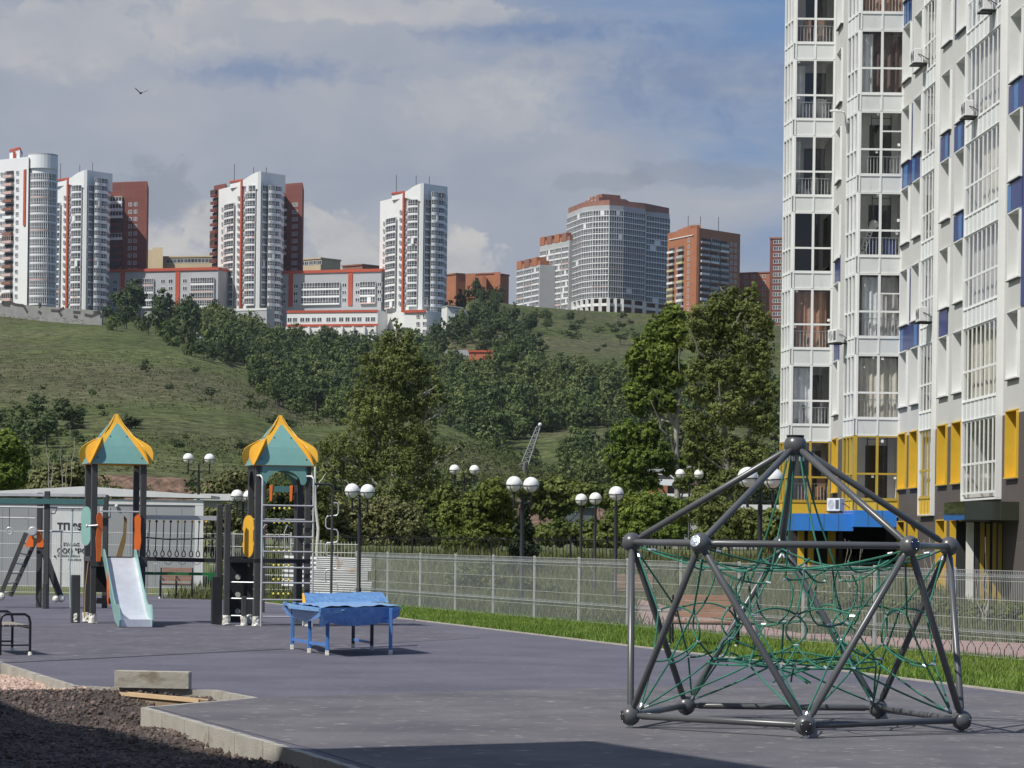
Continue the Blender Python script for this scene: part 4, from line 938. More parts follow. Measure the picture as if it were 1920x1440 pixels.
mb = MB(); mb.box(dx0, dx1+.35, -.03, -.005, .12, 2.55); o = mb.build('door', M_cabw, cb)
mb = MB(); mb.tube([(dx0+.1,-.07,1.1),(dx0+.1,-.03,1.1)], .03, 8); mb.build('handle', M_black, o)
M_ink = mat('black_lettering', (.03,.03,.035), .7)
def text(body, size, loc, m, parent, name, rot=(math.pi/2,0,0), bold=.012, ext=.004, sx=1.0):
    c = bpy.data.curves.new(name, 'FONT'); c.body = body; c.size = size; c.extrude = ext; c.offset = bold*size; c.materials.append(m); c.space_character = 1.02
    o = bpy.data.objects.new(name, c); COL.objects.link(o)
    if parent is not None: o.parent = parent
    o.location = loc; o.rotation_euler = rot; o.scale = (sx,1,1)
    dg = bpy.context.evaluated_depsgraph_get(); me = bpy.data.meshes.new_from_object(o.evaluated_get(dg)); me.materials.clear(); me.materials.append(m)
    n = bpy.data.objects.new(name, me); COL.objects.link(n); n.parent = parent; n.location = loc; n.rotation_euler = rot; n.scale = (sx,1,1)
    bpy.data.objects.remove(o); bpy.data.curves.remove(c); return n
tx = at(107,993,D); text('ТП 955', .30, (tx.x-x0c, -.042, tx.z), M_ink, cb, 'lettering', bold=.03)
tx = at(119,1023,D); text('РУ-0,4кВ', .13, (tx.x-x0c, -.042, tx.z), M_ink, cb, 'lettering', bold=.03)
tx = at(107,1037,D); text('ООО "РСК', .22, (tx.x-x0c, -.042, tx.z), M_ink, cb, 'lettering', bold=.02)
tx = at(108,1043,D); r_ = random.Random(2)
for row in (0, 1):
    mb = MB()
    x_ = .0 if row == 0 else .35
    while x_ < .72: w_ = r_.uniform(.025,.05); mb.box(tx.x-x0c+x_, tx.x-x0c+x_+w_, -.042, -.036, tx.z-.01-row*.12, tx.z+r_.uniform(.03,.07)-row*.12); x_ += w_+.022
    mb.build('blurred_lettering', mat('faded_lettering', (.16,.16,.17), .8), cb)
vx = at(188,960,D).x-x0c; mb = MB(); zv = at(188,968,D).z; mb.box(vx,vx+.30,-.03,-.005,zv,zv+.30); o = mb.build('vent', M_cabw, cb)
mb = MB(); [mb.box(vx+.04,vx+.26,-.04,-.031,zv+.05+.05*k,zv+.06+.05*k) for k in range(5)]; mb.build('louvre', M_cab, o)
mb = MB(); lx = at(219,949,D); mb.sphere((lx.x-x0c,-.06,lx.z), .06, 8, 6); mb.build('wall_lamp', M_cabw, cb)
# stacked corrugated roofing sheets
for k, (x0_, x1_, py0, py1, D_, ti, lab) in enumerate(((592,696,1044,1068,83,.02,'upper white corrugated sheet with a rust stain behind the spiral pole'),(585,690,1068,1090,82.6,-.03,'middle white corrugated sheet leaning behind the spiral pole'),(580,696,1088,1116,82.2,.02,'lowest white corrugated sheet behind the spiral pole'),(528,596,1040,1100,84,.04,'pale corrugated sheet seen through the ladder tower'))):
    a = at(x0_, py1, D_); b = at(x1_, py0, D_); t = thing('corrugated_sheet', lab, 'metal sheet', (a.x, D_, max(0,a.z)), 0, 'corrugated sheets leaning on the fence'); Hh = b.z-a.z; Wd = b.x-a.x
    mb = MB(Matrix.Rotation(ti, 4, 'Y')); n = 28
    vs = []
    for j in range(n+1):
        z = Hh*j/n; y = .02*math.sin(j*math.pi*2/4)-.1*j/n
        vs += [(0, -y, z), (Wd, -y, z), (Wd, -y+.004, z), (0, -y+.004, z)]
    mb.add(vs, [(j*4+q, j*4+(q+1)%4, (j+1)*4+(q+1)%4, (j+1)*4+q) for j in range(n) for q in range(4)]+[(0,1,2,3),(n*4,n*4+1,n*4+2,n*4+3)])
    mb.build('sheet', mat('white_sheet', (.55,.55,.54), .5, col2=(.66,.66,.64), vs=1.2, two=((.50,.33,.22), .9, .60, .68, .8)), t)
# the bird
p = at(264,175,260); bd = MB(Matrix.Translation(p) @ Matrix.Rotation(.15,4,'Y'))
def bird_mesh():
    mb = MB(); mb.tube([(0,.32,0),(0,.2,.02),(0,.0,.03),(0,-.22,.02),(0,-.34,.03),(0,-.42,.01)], [.03,.08,.10,.08,.055,.01], 10)
    mb.add([(-.06,.18,.0),(.06,.18,0),(.10,.46,.0),(-.10,.46,.0)], [(0,1,2,3),(3,2,1,0)])
    return mb
bo = bird_mesh().build('bird', mat('bird_dark', (.03,.03,.035), .8)); bo.location = p; bo.rotation_euler = (.0,.12,.3); tag(bo, 'dark bird gliding with raised wings in the grey sky', 'bird')
for s in (-1,1):
    mb = MB(); top = [(s*.07,-.12,.04),(s*.30,-.16,.20),(s*.52,-.05,.36),(s*.62,.10,.42),(s*.46,.12,.30),(s*.28,.10,.17),(s*.07,.14,.03)]; mb.prism(top, (0,0,-1), .015); mb.build('wing', MATS['bird_dark'], bo)
# ================================================================ the near apartment block on the right
M_gw = brickmat('grey_cladding', (.50,.50,.485), (.53,.53,.515), (.36,.36,.35), 1.25, .96, msize=.006)
M_br = brickmat('brown_cladding', (.082,.070,.066), (.092,.078,.072), (.13,.12,.115), 1.25, .96, msize=.006)
M_wh = mat('white_aluminium', (.76,.77,.76), .4, var=.03, vs=1.5); M_sp = mat('spandrel_white', (.64,.665,.655), .45, var=.06, vs=.5, stretch=(1,1,.3), two=((.46,.46,.44), 3.0, .56, .72, .45))
M_yf = mat('yellow_frame', (.48,.33,.045), .45, var=.06); M_ys = mat('yellow_board', (.70,.45,.04), .5, var=.05)
M_gl = glassmat('window_glass', (.86,.88,.89), .14); M_gld = glassmat('dark_window_glass', (.06,.065,.07), .14)
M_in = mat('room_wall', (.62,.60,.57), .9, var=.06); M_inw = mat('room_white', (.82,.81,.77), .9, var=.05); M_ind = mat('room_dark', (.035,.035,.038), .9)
M_navy = mat('navy_panel', (.014,.030,.16), .35, var=.12, vs=.8); M_azur = mat('azure_strip', (.06,.17,.38), .4, var=.1)
M_sill = mat('sill_dark', (.05,.05,.052), .6); M_cb = mat('canopy_blue', (.035,.21,.66), .35, var=.05, coat=.3); M_ol = mat('canopy_olive', (.030,.036,.022), .12, var=.08, coat=.8)
CUR = [mat('curtain_white', (.84,.85,.87), .9), mat('curtain_grey', (.55,.52,.50), .9), mat('curtain_brown', (.46,.25,.16), .9), mat('curtain_dark', (.17,.12,.11), .9), mat('curtain_cream', (.72,.67,.58), .9)]
ap = thing('apartment_block', 'tall near white and grey apartment block with blue panels and glazed corner bays', 'apartment block', (13.75, 104.5, 0))
APO = Matrix.Translation(-Vector((13.75, 104.5, 0)))
def wall_frame(p, q):                                  # x along the wall, y into it, z up
    t = Vector((q[0]-p[0], q[1]-p[1], 0)); Ln = t.length; t.normalize(); n = Vector((-t.y, t.x, 0))
    return APO @ Matrix(((t.x, n.x, 0, p[0]), (t.y, n.y, 0, p[1]), (0, 0, 1, 0), (0, 0, 0, 1))), Ln
def wall_open(M_, s0, s1, z0, z1, ops, m, name='wall', y=0.0):
    S = sorted({s0, s1, *[o[0] for o in ops], *[o[1] for o in ops]}); Z = sorted({z0, z1, *[o[2] for o in ops], *[o[3] for o in ops]})
    mb = MB(M_)
    for a, b in zip(S, S[1:]):
        for c, d in zip(Z, Z[1:]):
            ms, mz = (a+b)/2, (c+d)/2
            if ms < s0 or ms > s1 or mz < z0 or mz > z1: continue
            if any(o[0] < ms < o[1] and o[2] < mz < o[3] for o in ops): continue
            mb.quad((a,y,c),(b,y,c),(b,y,d),(a,y,d))
    return mb.build(name, m, ap)
def ZK(k): return 3.40+2.89*k
KMAX = 9
def win_box(M_, s0, s1, z0, z1, mf, mb_=None, rec=.33, pr=.07, name='window'):
    mb = MB(M_); t = .035; mb_ = mb_ or mf
    mb.box(s0-t, s0, -pr, rec, z0, z1+t); mb.box(s1, s1+t, -pr, rec, z0, z1+t); mb.box(s0-t, s1+t, -pr, rec, z1+.001, z1+t+.001)
    mb.box(s0-t-.01, s1+t+.01, -pr-.03, rec, z0-.045, z0-.001)
    mb.box(s0, s0+.05, rec-.06, rec, z0, z1); mb.box(s1-.05, s1, rec-.06, rec, z0, z1); mb.box((s0+s1)/2-.03,(s0+s1)/2+.03, rec-.06, rec, z0, z1); mb.box(s0+.05, s1-.05, rec-.06, rec, z1-.05, z1); mb.box(s0+.05, s1-.05, rec-.06, rec, z0, z0+.05)
    o = mb.build(name, mf, ap)
    g = MB(M_); g.quad((s0, rec-.02, z0), (s1, rec-.02, z0), (s1, rec-.02, z1), (s0, rec-.02, z1)); g.build('pane', M_gld, o)
    sb = MB(M_); sb.box(s0-t-.012, s1+t+.012, -pr-.032, .0, z0-.075, z0-.046); sb.build('sill', M_sill, o)  # dark plate: shadow line below the projecting sill, put in as colour
    return o
rb = random.Random(21)
def curtain(M_, s0, s1, z0, z1, y, m, parent, k=0):
    mb = MB(M_); n = max(6, int((s1-s0)/.045)); vs = []
    for j in (0, 1):
        for i in range(n+1):
            s = s0+(s1-s0)*i/n; vs.append((s, y+.035*math.sin(i*1.35+k)+.02*math.sin(i*.6), z0 if j == 0 else z1))
    mb.add(vs, [(i, i+1, n+2+i, n+1+i) for i in range(n)]); mb.build('curtain', m, parent)
def railing(M_, s0, s1, z0, y, parent, h=.62):
    mb = MB(M_); n = max(3, int((s1-s0)/.115))
    for i in range(n+1): s = s0+(s1-s0)*i/n; mb.box(s-.008, s+.008, y-.008, y+.008, z0, z0+h)
    mb.box(s0, s1, y-.018, y+.018, z0+h, z0+h+.03); mb.build('railing', M_wh, parent)
def bay(M_, s0, s1, cols, k, mf, msp, opt, bottom=True, zoff=0.0, tr=.93, room=1.25):
    z0 = ZK(k)+zoff; z1 = z0+2.3; mb = MB(M_); t = .045 if cols < 4 else .03; d0, d1 = (-.05, .03) if cols < 4 else (-.022, .012)
    o = None
    for i in range(cols+1): s = s0+(s1-s0)*i/cols; w = t if 0 < i < cols else t*.9; mb.box(s-w, s+w, d0, d1, z0, z1)
    for za, zb in ((z0, z0+.07), (z0+tr-.035, z0+tr+.035), (z1-.07, z1)): 
        for i in range(cols): a = s0+(s1-s0)*i/cols+t; b = s0+(s1-s0)*(i+1)/cols-t; mb.box(a, b, d0+.004, d1, za, zb)
    if opt.get('extra'): i = opt['extra'][0]; a = s0+(s1-s0)*i/cols+t; b = s0+(s1-s0)*(i+1)/cols-t; mb.box(a, b, d0+.006, d1, z0+tr+.62, z0+tr+.67)
    o = mb.build('glazed_balcony', mf, ap)
    g = MB(M_); g.quad((s0,0,z0),(s1,0,z0),(s1,0,z1),(s0,0,z1)); g.build('pane', M_gld if opt.get('dark') else M_gl, o)
    sp_ = MB(M_)                                        # spandrel panels under the glass, with joints
    if bottom:
        zb0 = z0-.59
        for i in range(cols): a = s0+(s1-s0)*i/cols; b = s0+(s1-s0)*(i+1)/cols; sp_.box(a+.012, b-.012, -.02, .05, zb0+.01, z0-.01)
        for i in range(cols+1): s = s0+(s1-s0)*i/cols; mb2 = None
        sp_.build('spandrel', msp, o)
        j = MB(M_)
        for i in range(cols+1): s = s0+(s1-s0)*i/cols; j.box(s-.03, s+.03, -.045, -.021, zb0, z0)
        j.box(s0-.03, s1+.03, -.05, -.02, z0-.03, z0-.0005); j.box(s0-.03, s1+.03, -.05, -.02, zb0-.02, zb0+.012); j.build('trim', mf, o)
    if opt.get('rail', 1): railing(M_, s0+.06, s1-.06, z0+.05, .12, o)
    if opt.get('cur') is not None:
        for (a, b, ci, yy) in opt['cur']: curtain(M_, s0+(s1-s0)*a, s0+(s1-s0)*b, z0+.05, z1-.12, yy, CUR[ci], o, k)
    if opt.get('ladder'):
        lb = MB(M_)
        for a in opt['ladder']:
            x = s0+(s1-s0)*a
            for dx in (0,.34): lb.tube([(x+dx, room-.12, z0-.1),(x+dx, room-.12, z1)], .016, 6)
            for q in range(6): lb.tube([(x, room-.12, z0+.2+.4*q),(x+.34, room-.12, z0+.2+.4*q)], .012, 5)
        lb.build('fire_ladder', M_black, o)
    for (a, zz_) in opt.get('tags', ()):                 # installers' stickers left on the panes
        x = s0+(s1-s0)*a; tb = MB(M_ @ Matrix.Translation((x, -.006, z0+zz_)) @ Matrix.Rotation(.25*math.sin(x*9+k), 4, 'Y')); tb.box(-.045,.045,-.003,.0,-.05,.05); tb.build('sticker', M_inw, o)
    if opt.get('board'):                                # leaning white board and a blue hammock behind the glass
        bb = MB(M_); bb.beam((s0+.12,.5,z0+.02),(s0+.55,.6,z0+1.15), .05, .20, (1,0,-.4)); bb.sphere((s0+.62,.7,z0+1.22), .17, 10, 8); b2 = bb.build('leaning_board', M_inw, o, True)
        bb = MB(M_)
        for q in range(7): p = Vector((s0+.2,.47,z0+.22)).lerp(Vector((s0+.5,.56,z0+1.0)), q/6.5); bb.beam(p, p+Vector((.03,.005,.08)), .02, .10, (1,0,-.4))
        bb.build('blurred_lettering', M_grey, b2)
        bb = MB(M_); bb.bbox(s0+.3, s1-.1, .8, .95, z0+.05, z0+.72, .02); bb.build('hammock', M_navy, o)
    if opt.get('stuff'):
        sb = MB(M_); r = random.Random(k*7+int(s0*10))
        for q in range(7):
            a = s0+(s1-s0)*r.uniform(.05,.8); w = r.uniform(.12,.4); h = r.uniform(.2,1.1); y = r.uniform(.3,.8); sb.bbox(a, min(s1-.05,a+w), y, y+.3, z0, z0+h, .01)
        sb.build('stored_things', mat('balcony_clutter%d' % (k%3), ((.42,.18,.06),(.06,.06,.07),(.35,.35,.36))[k%3], .7, col2=((.2,.2,.22),(.3,.3,.3),(.1,.09,.1))[k%3], vs=1.7), o)
    return o
def room(M_, s0, s1, k, d, m, y0=.06, side=True):      # the loggia behind the glass
    z0, z1 = ZK(k)-.12, ZK(k)+2.42; mb = MB(M_)
    mb.quad((s0,d,z0),(s1,d,z0),(s1,d,z1),(s0,d,z1))
    if side: mb.quad((s0,y0,z0),(s0,d,z0),(s0,d,z1),(s0,y0,z1)); mb.quad((s1,d,z0),(s1,y0,z0),(s1,y0,z1),(s1,d,z1))
    mb.quad((s0,y0,z0+.02),(s1,y0,z0+.02),(s1,d,z0+.02),(s0,d,z0+.02)); mb.quad((s0,y0,z1),(s0,d,z1),(s1,d,z1),(s1,y0,z1))
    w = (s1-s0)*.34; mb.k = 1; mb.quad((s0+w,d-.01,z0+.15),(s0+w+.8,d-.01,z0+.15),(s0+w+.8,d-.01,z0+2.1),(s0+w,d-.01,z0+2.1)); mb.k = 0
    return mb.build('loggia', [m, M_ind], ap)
def slab_back(M_, s0, s1, d):                          # floor edges: the spandrels hide them, this closes the bay between storeys
    mb = MB(M_)
    for k in range(0, KMAX+1): mb.box(s0, s1, .055, d, ZK(k)-.56, ZK(k)-.125)
    mb.build('floor_slab', M_in, ap)
P_ = [(10.28,112.6),(10.46,111.0),(12.0,111.0),(11.97,106.2),(12.16,104.5),(13.75,104.5),(14.72,78.3)]
# bay one (far corner)
M1c, l1c = wall_frame(P_[0], P_[1]); M1, l1 = wall_frame(P_[1], P_[2]); Mr, lr = wall_frame(P_[2], P_[3]); M2c, l2c = wall_frame(P_[3], P_[4]); M2, l2 = wall_frame(P_[4], P_[5]); M3, l3 = wall_frame(P_[5], P_[6])
o1 = {0:dict(rail=1,stuff=1), 1:dict(cur=[(0,.55,0,.35)],stuff=1), 2:dict(cur=[(.1,.5,2,.3),(.5,.9,2,.35)],tags=((.1,2.2),(.93,1.1),(.06,.85),(.56,.88))), 3:dict(dark=1,rail=0), 4:dict(rail=1,stuff=1,cur=[(.0,.2,0,.8)]), 5:dict(rail=1,stuff=1,cur=[(.0,.3,0,.9)],tags=((.08,2.2),(.08,.85))), 6:dict(stuff=1,tags=((.09,2.2),)), 7:dict(stuff=1,tags=((.1,.85),)), 8:dict(cur=[(0,.4,1,.3)]), 9:dict()}
o2 = {0:dict(rail=0,ladder=(.36,.60),tags=((.62,2.1),(.4,.85),(.93,.8))), 1:dict(cur=[(.02,.98,4,.28)],tags=((.38,2.2),(.6,2.15))), 2:dict(cur=[(.12,.52,0,.28),(.55,.97,1,.3)],extra=(1,)), 3:dict(ladder=(.4,.62),board=1,tags=((.93,1.3),(.9,.85),(.44,2.2))), 4:dict(ladder=(.36,.60),extra=(1,),tags=((.42,2.2),(.92,1.1),(.4,.85))), 5:dict(rail=0,cur=[(.0,.30,0,.25),(.30,1,3,.35)]), 6:dict(cur=[(.02,.98,2,.3)],rail=1), 7:dict(cur=[(.1,.6,3,.3)]), 8:dict(), 9:dict()}
for k in range(0, KMAX):
    fr = M_yf if k == 0 else M_wh; ms = M_ys if k == 0 else M_sp
    bay(M1, .05, l1-.03, 2, k, fr, ms, o1[k]); bay(M1c, .0, l1c-.05, 3, k, fr, ms, dict(rail=0, dark=0))
    room(M1, 0, l1, k, 1.3, M_in if k != 3 else M_ind)
    bay(M2, .05, l2-.03, 2, k, fr, ms, o2[k]); bay(M2c, .02, l2c-.05, 3, k, fr, ms, dict(rail=0))
    room(M2, 0, l2, k, 1.3, M_in if k not in (0,3,4) else M_inw)
slab_back(M1, 0.0, l1, 1.7); slab_back(M2, 0.0, l2, 1.7)
# recess wall between the bays
s_a, s_b = 1.15, 2.75
ops = [(s_a, s_b, ZK(k)+.35, ZK(k)+2.3) for k in range(KMAX)]
wall_open(Mr, 0.0, lr, 5.66, ZK(KMAX), [o for o in ops if o[2] > 5.6], M_gw); wall_open(Mr, 0.0, lr, 0, 5.66, ops[:1], M_br)
for k, o in enumerate(ops): win_box(Mr, *o, M_ys if k == 0 else M_wh)
# main facade
def SP(px): return 104.5-96910/(px-756.5)
def sD(px): return SP(px)*math.sqrt(1+.037**2)
A1 = (sD(1684)+.1, sD(1698)-.0); A2 = (sD(1705)+.1, sD(1720)); C1 = (sD(1757)+.1, sD(1774)); C2_ = (sD(1784)+.1, sD(1802)); Bb = (sD(1727), sD(1751)); Db = (sD(1811), sD(1876)); E1 = (sD(1885)+.1, sD(1907)); E2 = (l3-1.6, l3-.3)
ops = []; 
for (a, b) in (A1, A2, C1, C2_, E1, E2):
    for k in range(KMAX): ops.append((a, b, ZK(k)+.42, ZK(k)+2.33))
bops = [(Bb[0]+.05, Bb[1]-.05, 3.0, ZK(KMAX)-.6), (Db[0]+.05, Db[1]-.05, 3.3, ZK(KMAX)-.6)]
gops = [(a, b, .15, 2.62) for (a, b) in (A1, A2, C1, C2_)]
BZ = 5.66
def cut(ops_, z0, z1): return [(a, b, max(c, z0), min(d, z1)) for a, b, c, d in ops_ if c < z1 and d > z0]
wall_open(M3, 0, l3, BZ, ZK(KMAX), cut(ops+bops, BZ, 99), M_gw)
wall_open(M3, 0, l3, -.3, BZ, cut(ops+bops, -1, BZ)+gops, M_br)
for i, (a, b, c, d) in enumerate(ops): win_box(M3, a, b, c, d, M_ys if c < 5.6 else M_wh)
for a, b, c, d in gops: win_box(M3, a, b, c, d, M_ys)
# light grey piers flanking the windows of the upper floors
mbp = MB(M3)
for s in (sD(1688)-.25, sD(1776)-.05, sD(1804)+.05): pass
cd = {0:dict(cur=[(.0,1,4,.3)]), 1:dict(cur=[(0,.9,1,.3)]), 2:dict(cur=[(.2,1,4,.3)]), 3:dict(cur=[(0,1,1,.25)]), 4:dict(cur=[(0,.6,0,.25)]), 5:dict(cur=[(.3,1,3,.25)]), 6:dict(cur=[(0,1,0,.3)]), 7:dict(), 8:dict()}
def shifted(M_, y): return M_ @ Matrix.Translation((0, y, 0))
for (s0, s1), cols, pr in ((Bb, 4, .08), (Db, 8, .13)):
    for k in range(KMAX):
        fr = M_yf if (k == 0 and cols == 4) else M_wh; ms = M_ys if (k == 0 and cols == 4) else M_sp
        op = dict(cd[(k+cols)%9]); op['rail'] = 0
        bay(shifted(M3, -pr), s0, s1, cols, k, fr, ms, op, bottom=(k > 0 or cols == 4)); room(M3, s0, s1, k, 1.3, M_in, y0=-pr+.02)
    mb = MB(M3); 
    for s in (s0, s1): mb.box(s-.05, s+.05, -pr-.055, .02, 3.25 if cols == 8 else 2.85, ZK(KMAX)-.6)
    mb.box(s0-.05, s1+.05, -pr-.05, .02, 3.2 if cols == 8 else 2.8, 3.26 if cols == 8 else 2.85)
    mb.build('bay_edge', M_wh, ap)
# blue cladding panels, from the photo
def fac(px, py):
    o = Vector((13.75,104.5,0)); t = (Vector((P_[6][0],P_[6][1],0))-o).normalized(); n = Vector((-t.y, t.x, 0)); E = Vector((0,0,EYE)); d = ray(px, py)
    k = (o-E).dot(n)/d.dot(n); h = E+d*k; return (h-o).dot(t), h.z
def blue(xa, xb, ya, yb, strips=(), M_=None):
    s0, z1 = fac(xa, ya); s1, _ = fac(xb, ya); z0 = fac(xa, yb)[1]; k = math.floor(((z0+z1)/2-3.4)/2.89); z0 = ZK(k)+2.40; z1 = ZK(k+1)+.33; mb = MB(M3); mb.box(s0, s1, -.03, -.004, z0, z1); o = mb.build('blue_panel', M_navy, ap)
    for a, b in strips: mb = MB(M3); mb.box(s0+(s1-s0)*a, s0+(s1-s0)*b, -.036, -.031, z0+.01, z1-.01); mb.build('azure_strip', M_azur, o)
for a in ((1688,1723,608,663,((.1,.22),(.8,.95))), (1688,1723,456,507,((.2,.4),(.65,.78))), (1694,1706,150,203,((.6,.85),)), (1698,1710,0,48,((.1,.3),)), (1763,1779,404,469,((.6,.9),)), (1789,1806,390,456,((.45,.8),)),
    (1762,1778,573,638,()), (1788,1805,560,627,((.55,.9),)), (1768,1812,72,125,((.0,.1),(.6,.75))), (1891,1918,328,392,((.4,.7),)), (1889,1918,515,588,((.0,.25),))): blue(*a)
for s, k in ((sD(1703),2),(sD(1703),4),(sD(1782),5),(sD(1782),6)):     # dark strips between paired windows
    mb = MB(M3); mb.box(s-.25, s+.25, -.025, -.004, ZK(k)+.3, ZK(k)+2.3); mb.build('dark_strip', M_navy, ap)
s0 = sD(1909); mb = MB(M3)
mb.box(s0+.05, E2[0]-.1, -.03, -.004, ZK(1)+2.4, ZK(5)+2.5)
mb.build('blue_panel', M_navy, ap)
mb = MB(Mr); 
for k, z in ((2,ZK(2)+2.34),(1,ZK(1)+2.34)): mb.box(s_a-.1, s_b+.1, -.025, -.004, z, z+.95)
mb.build('blue_panel', M_navy, ap)
# body, roof, back: closes the block
mb = MB(APO); zt_ = ZK(KMAX)-.6
mb.prism([(x,y,zt_) for x, y in P_]+[(26,78.3,zt_),(26,120,zt_),(11.4,120,zt_)], (0,0,1), 1.2); mb.build('roof', M_gw, ap)
mb = MB(APO); mb.quad((11.4,120,0),(10.28,112.6,0),(10.28,112.6,zt_),(11.4,120,zt_)); mb.quad((26,120,0),(11.4,120,0),(11.4,120,zt_),(26,120,zt_)); mb.quad((P_[6][0],P_[6][1],0),(26,78.3,0),(26,78.3,zt_),(P_[6][0],P_[6][1],zt_)); mb.quad((26,78.3,0),(26,120,0),(26,120,zt_),(26,78.3,zt_)); mb.build('wall', M_gw, ap)
# ground floor under the bays: dark porch, yellow pillars
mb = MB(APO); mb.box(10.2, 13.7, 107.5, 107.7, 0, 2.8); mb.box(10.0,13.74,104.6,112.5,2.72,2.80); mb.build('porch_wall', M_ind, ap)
for a, b, dd in ((1497,1508,103.5),(1516,1526,103.5),(1553,1567,103.5)):
    p, q = at(a,1000,dd), at(b,1000,dd); mb = MB(APO); mb.box(p.x,q.x,dd,dd+.25,0,2.75); mb.build('yellow_pillar', M_ys, ap)
for a, b in ((1508,1516),(1527,1553)):
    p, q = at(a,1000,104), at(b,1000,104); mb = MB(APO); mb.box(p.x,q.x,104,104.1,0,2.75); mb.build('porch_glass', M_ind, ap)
def canopy(name, x0, x1, y0, y1, z0, z1, m, n, lab):
    mb = MB(APO); mb.box(x0, x1, y0, y1, z0, z1); o = mb.build(name, m, ap); mb = MB(APO)
    for k in range(1, n): x = x0+(x1-x0)*k/n; mb.box(x-.008, x+.008, y0-.004, y0-.001, z0, z1)
    mb.build('joint', M_sill, o)
canopy('blue_canopy', at(1490,980,101).x, at(1600,980,101).x, 101, 106, at(1540,995,101).z, at(1540,963,101).z, M_cb, 4, '')
canopy('blue_canopy', at(1600,980,100.5).x+.02, at(1681,980,100.5).x, 100.5, 105, at(1640,988,100.5).z, at(1640,957,100.5).z, M_cb, 3, '')
canopy('olive_canopy', at(1808,980,84).x, 14.5, 84, 88, at(1850,975,84).z, at(1850,940,84).z, M_ol, 3, '')
p = at(1808,1000,85); mb = MB(APO)
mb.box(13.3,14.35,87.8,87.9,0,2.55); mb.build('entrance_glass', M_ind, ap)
for k, (a, b, m_) in enumerate(((1812,1826,M_inw),(1829,1836,M_sill),(1838,1846,M_yf),(1850,1856,M_yf),(1862,1868,M_yf),(1873,1879,M_yf),(1884,1910,M_ind))):
    pa, pb = at(a,1000,86.2), at(b,1000,86.2); mb = MB(APO); mb.box(pa.x, min(pb.x,14.4), 86.2, 86.26, 0, 2.5-.03*(k%2)); mb.build('entrance_post', m_, ap)  # door glass strips; the yellow ones are reflections put in as colour
# outdoor units
def ac(px, py, rz, lab, D=None, small=1.0):
    s, z = fac(px, py) if D is None else (0, 0)
    loc = APO.inverted() @ (M3 @ Vector((s, -.42, z))) if D is None else at(px, py, D)
    t = thing('air_conditioner', lab, 'air conditioner', loc, rz, 'outdoor air conditioner units on the apartment block'); t.scale = (small*.84,)*3
    mb = MB(); mb.bbox(-.42,.42,-.16,.16,-.28,.28,.02); mb.build('casing', M_cabw, t)
    mb = MB(); [mb.tube([( -.12+r_*math.cos(a), -.165, r_*math.sin(a)) for a in [k*math.pi/8 for k in range(16)]], .006, 4, True) for r_ in (.05,.10,.15,.2)]; mb.box(.16,.38,-.168,-.161,-.2,.2); mb.build('fan_grille', M_grey, t)
    mb = MB(); mb.box(-.45,.45,-.2,.44,-.325,-.295); [mb.box(x-.015,x+.015,-.22,.46,-.36,-.326) for x in (-.3,.3)]; mb.tube([(.42,0,.05),(.52,.1,.0),(.5,.3,-.12),(.45,.42,-.15)], .02, 6); mb.build('bracket', M_sill, t)
RZF = -math.pi/2+.037
ac(1741,107,RZF-.0,'cream unit highest left, beside a narrow glazed column on the main facade'); ac(1839,205,RZF,'cream unit under the widest glazed column, next to its lower corner'); ac(1873,6,RZF,'unit cut by the top edge of the photo above the widest glazed column')
ac(1751,590,RZF,'cream unit in the middle of the facade beside a navy panel'); ac(1566,630,RZF+.3,'white unit in the recess between the two corner bays', D=106.0); ac(1567,946,RZF+.6,'white unit just above the blue canopy', D=104.2, small=.95)
# the two security lamps of the recess
p = at(1574,212,106); wl = thing('wall_bracket', 'curved white bracket arm sticking out between the corner bays', 'bracket', p, 0)
mb = MB(); mb.tube([(.25,.1,-.6),(.22,.0,-.1),(.15,-.1,.02),(-.1,-.12,.08),(-.32,-.12,.03)], .03, 8); mb.build('arm', M_wh, wl, True); mb = MB(); mb.bbox(-.36,.05,-.2,-.04,.03,.09,.01); mb.build('head', M_wh, wl)
# ================================================================ block behind the camera's left that throws the big foreground shadow
HB = 12.0
def shp(px, py): p = gp(px, py); return (p.x-SA*HB, p.y-SB*HB)
a, b, c = shp(1450,1441), shp(1112,1390), shp(597,1405)
def ext(p, q, k): return (q[0]+(q[0]-p[0])*k, q[1]+(q[1]-p[1])*k)
u = Vector((b[0]-a[0], b[1]-a[1])).normalized(); w_ = Vector((c[0]-b[0], c[1]-b[1])).normalized()
d_ = shp(500,1399); e_ = shp(-260,1262)
a = (a[0]-u.x*1.4, a[1]-u.y*1.4)
bl = [a, b, c, d_, e_, (e_[0]-22, e_[1]-6), (a[0]-24, a[1]-4)]
hb = thing('apartment_block', 'low pale block beyond the left edge of the photo whose shadow darkens the gravel', 'apartment block', (b[0], b[1], 0))
mb = MB(Matrix.Translation((-b[0], -b[1], 0))); mb.prism([(x, y, -.4) for x, y in bl], (0,0,1), HB+.4); mb.build('wall', M_gw, hb)
mb = MB(Matrix.Translation((-b[0], -b[1], 0)))
for i in (0, 1, 2, 3):
    p, q = Vector(bl[i]), Vector(bl[i+1]); d = q-p; Ln = d.length
    if Ln < 3: continue
    d.normalize(); n_ = Vector((d.y, -d.x)); n_ = n_ if (p+n_ - Vector((-14,8))).length > (p-n_-Vector((-14,8))).length else -n_
    for f in range(4):
        for j in range(int(Ln/3)):
            s = p+d*(1+3*j); z = .9+2.9*f; e = s+d*1.4
            mb.prism([(s.x,s.y,z),(e.x,e.y,z),(e.x,e.y,z+1.5),(s.x,s.y,z+1.5)], (n_.x,n_.y,0), .02)
mb.build('window', M_gld, hb)
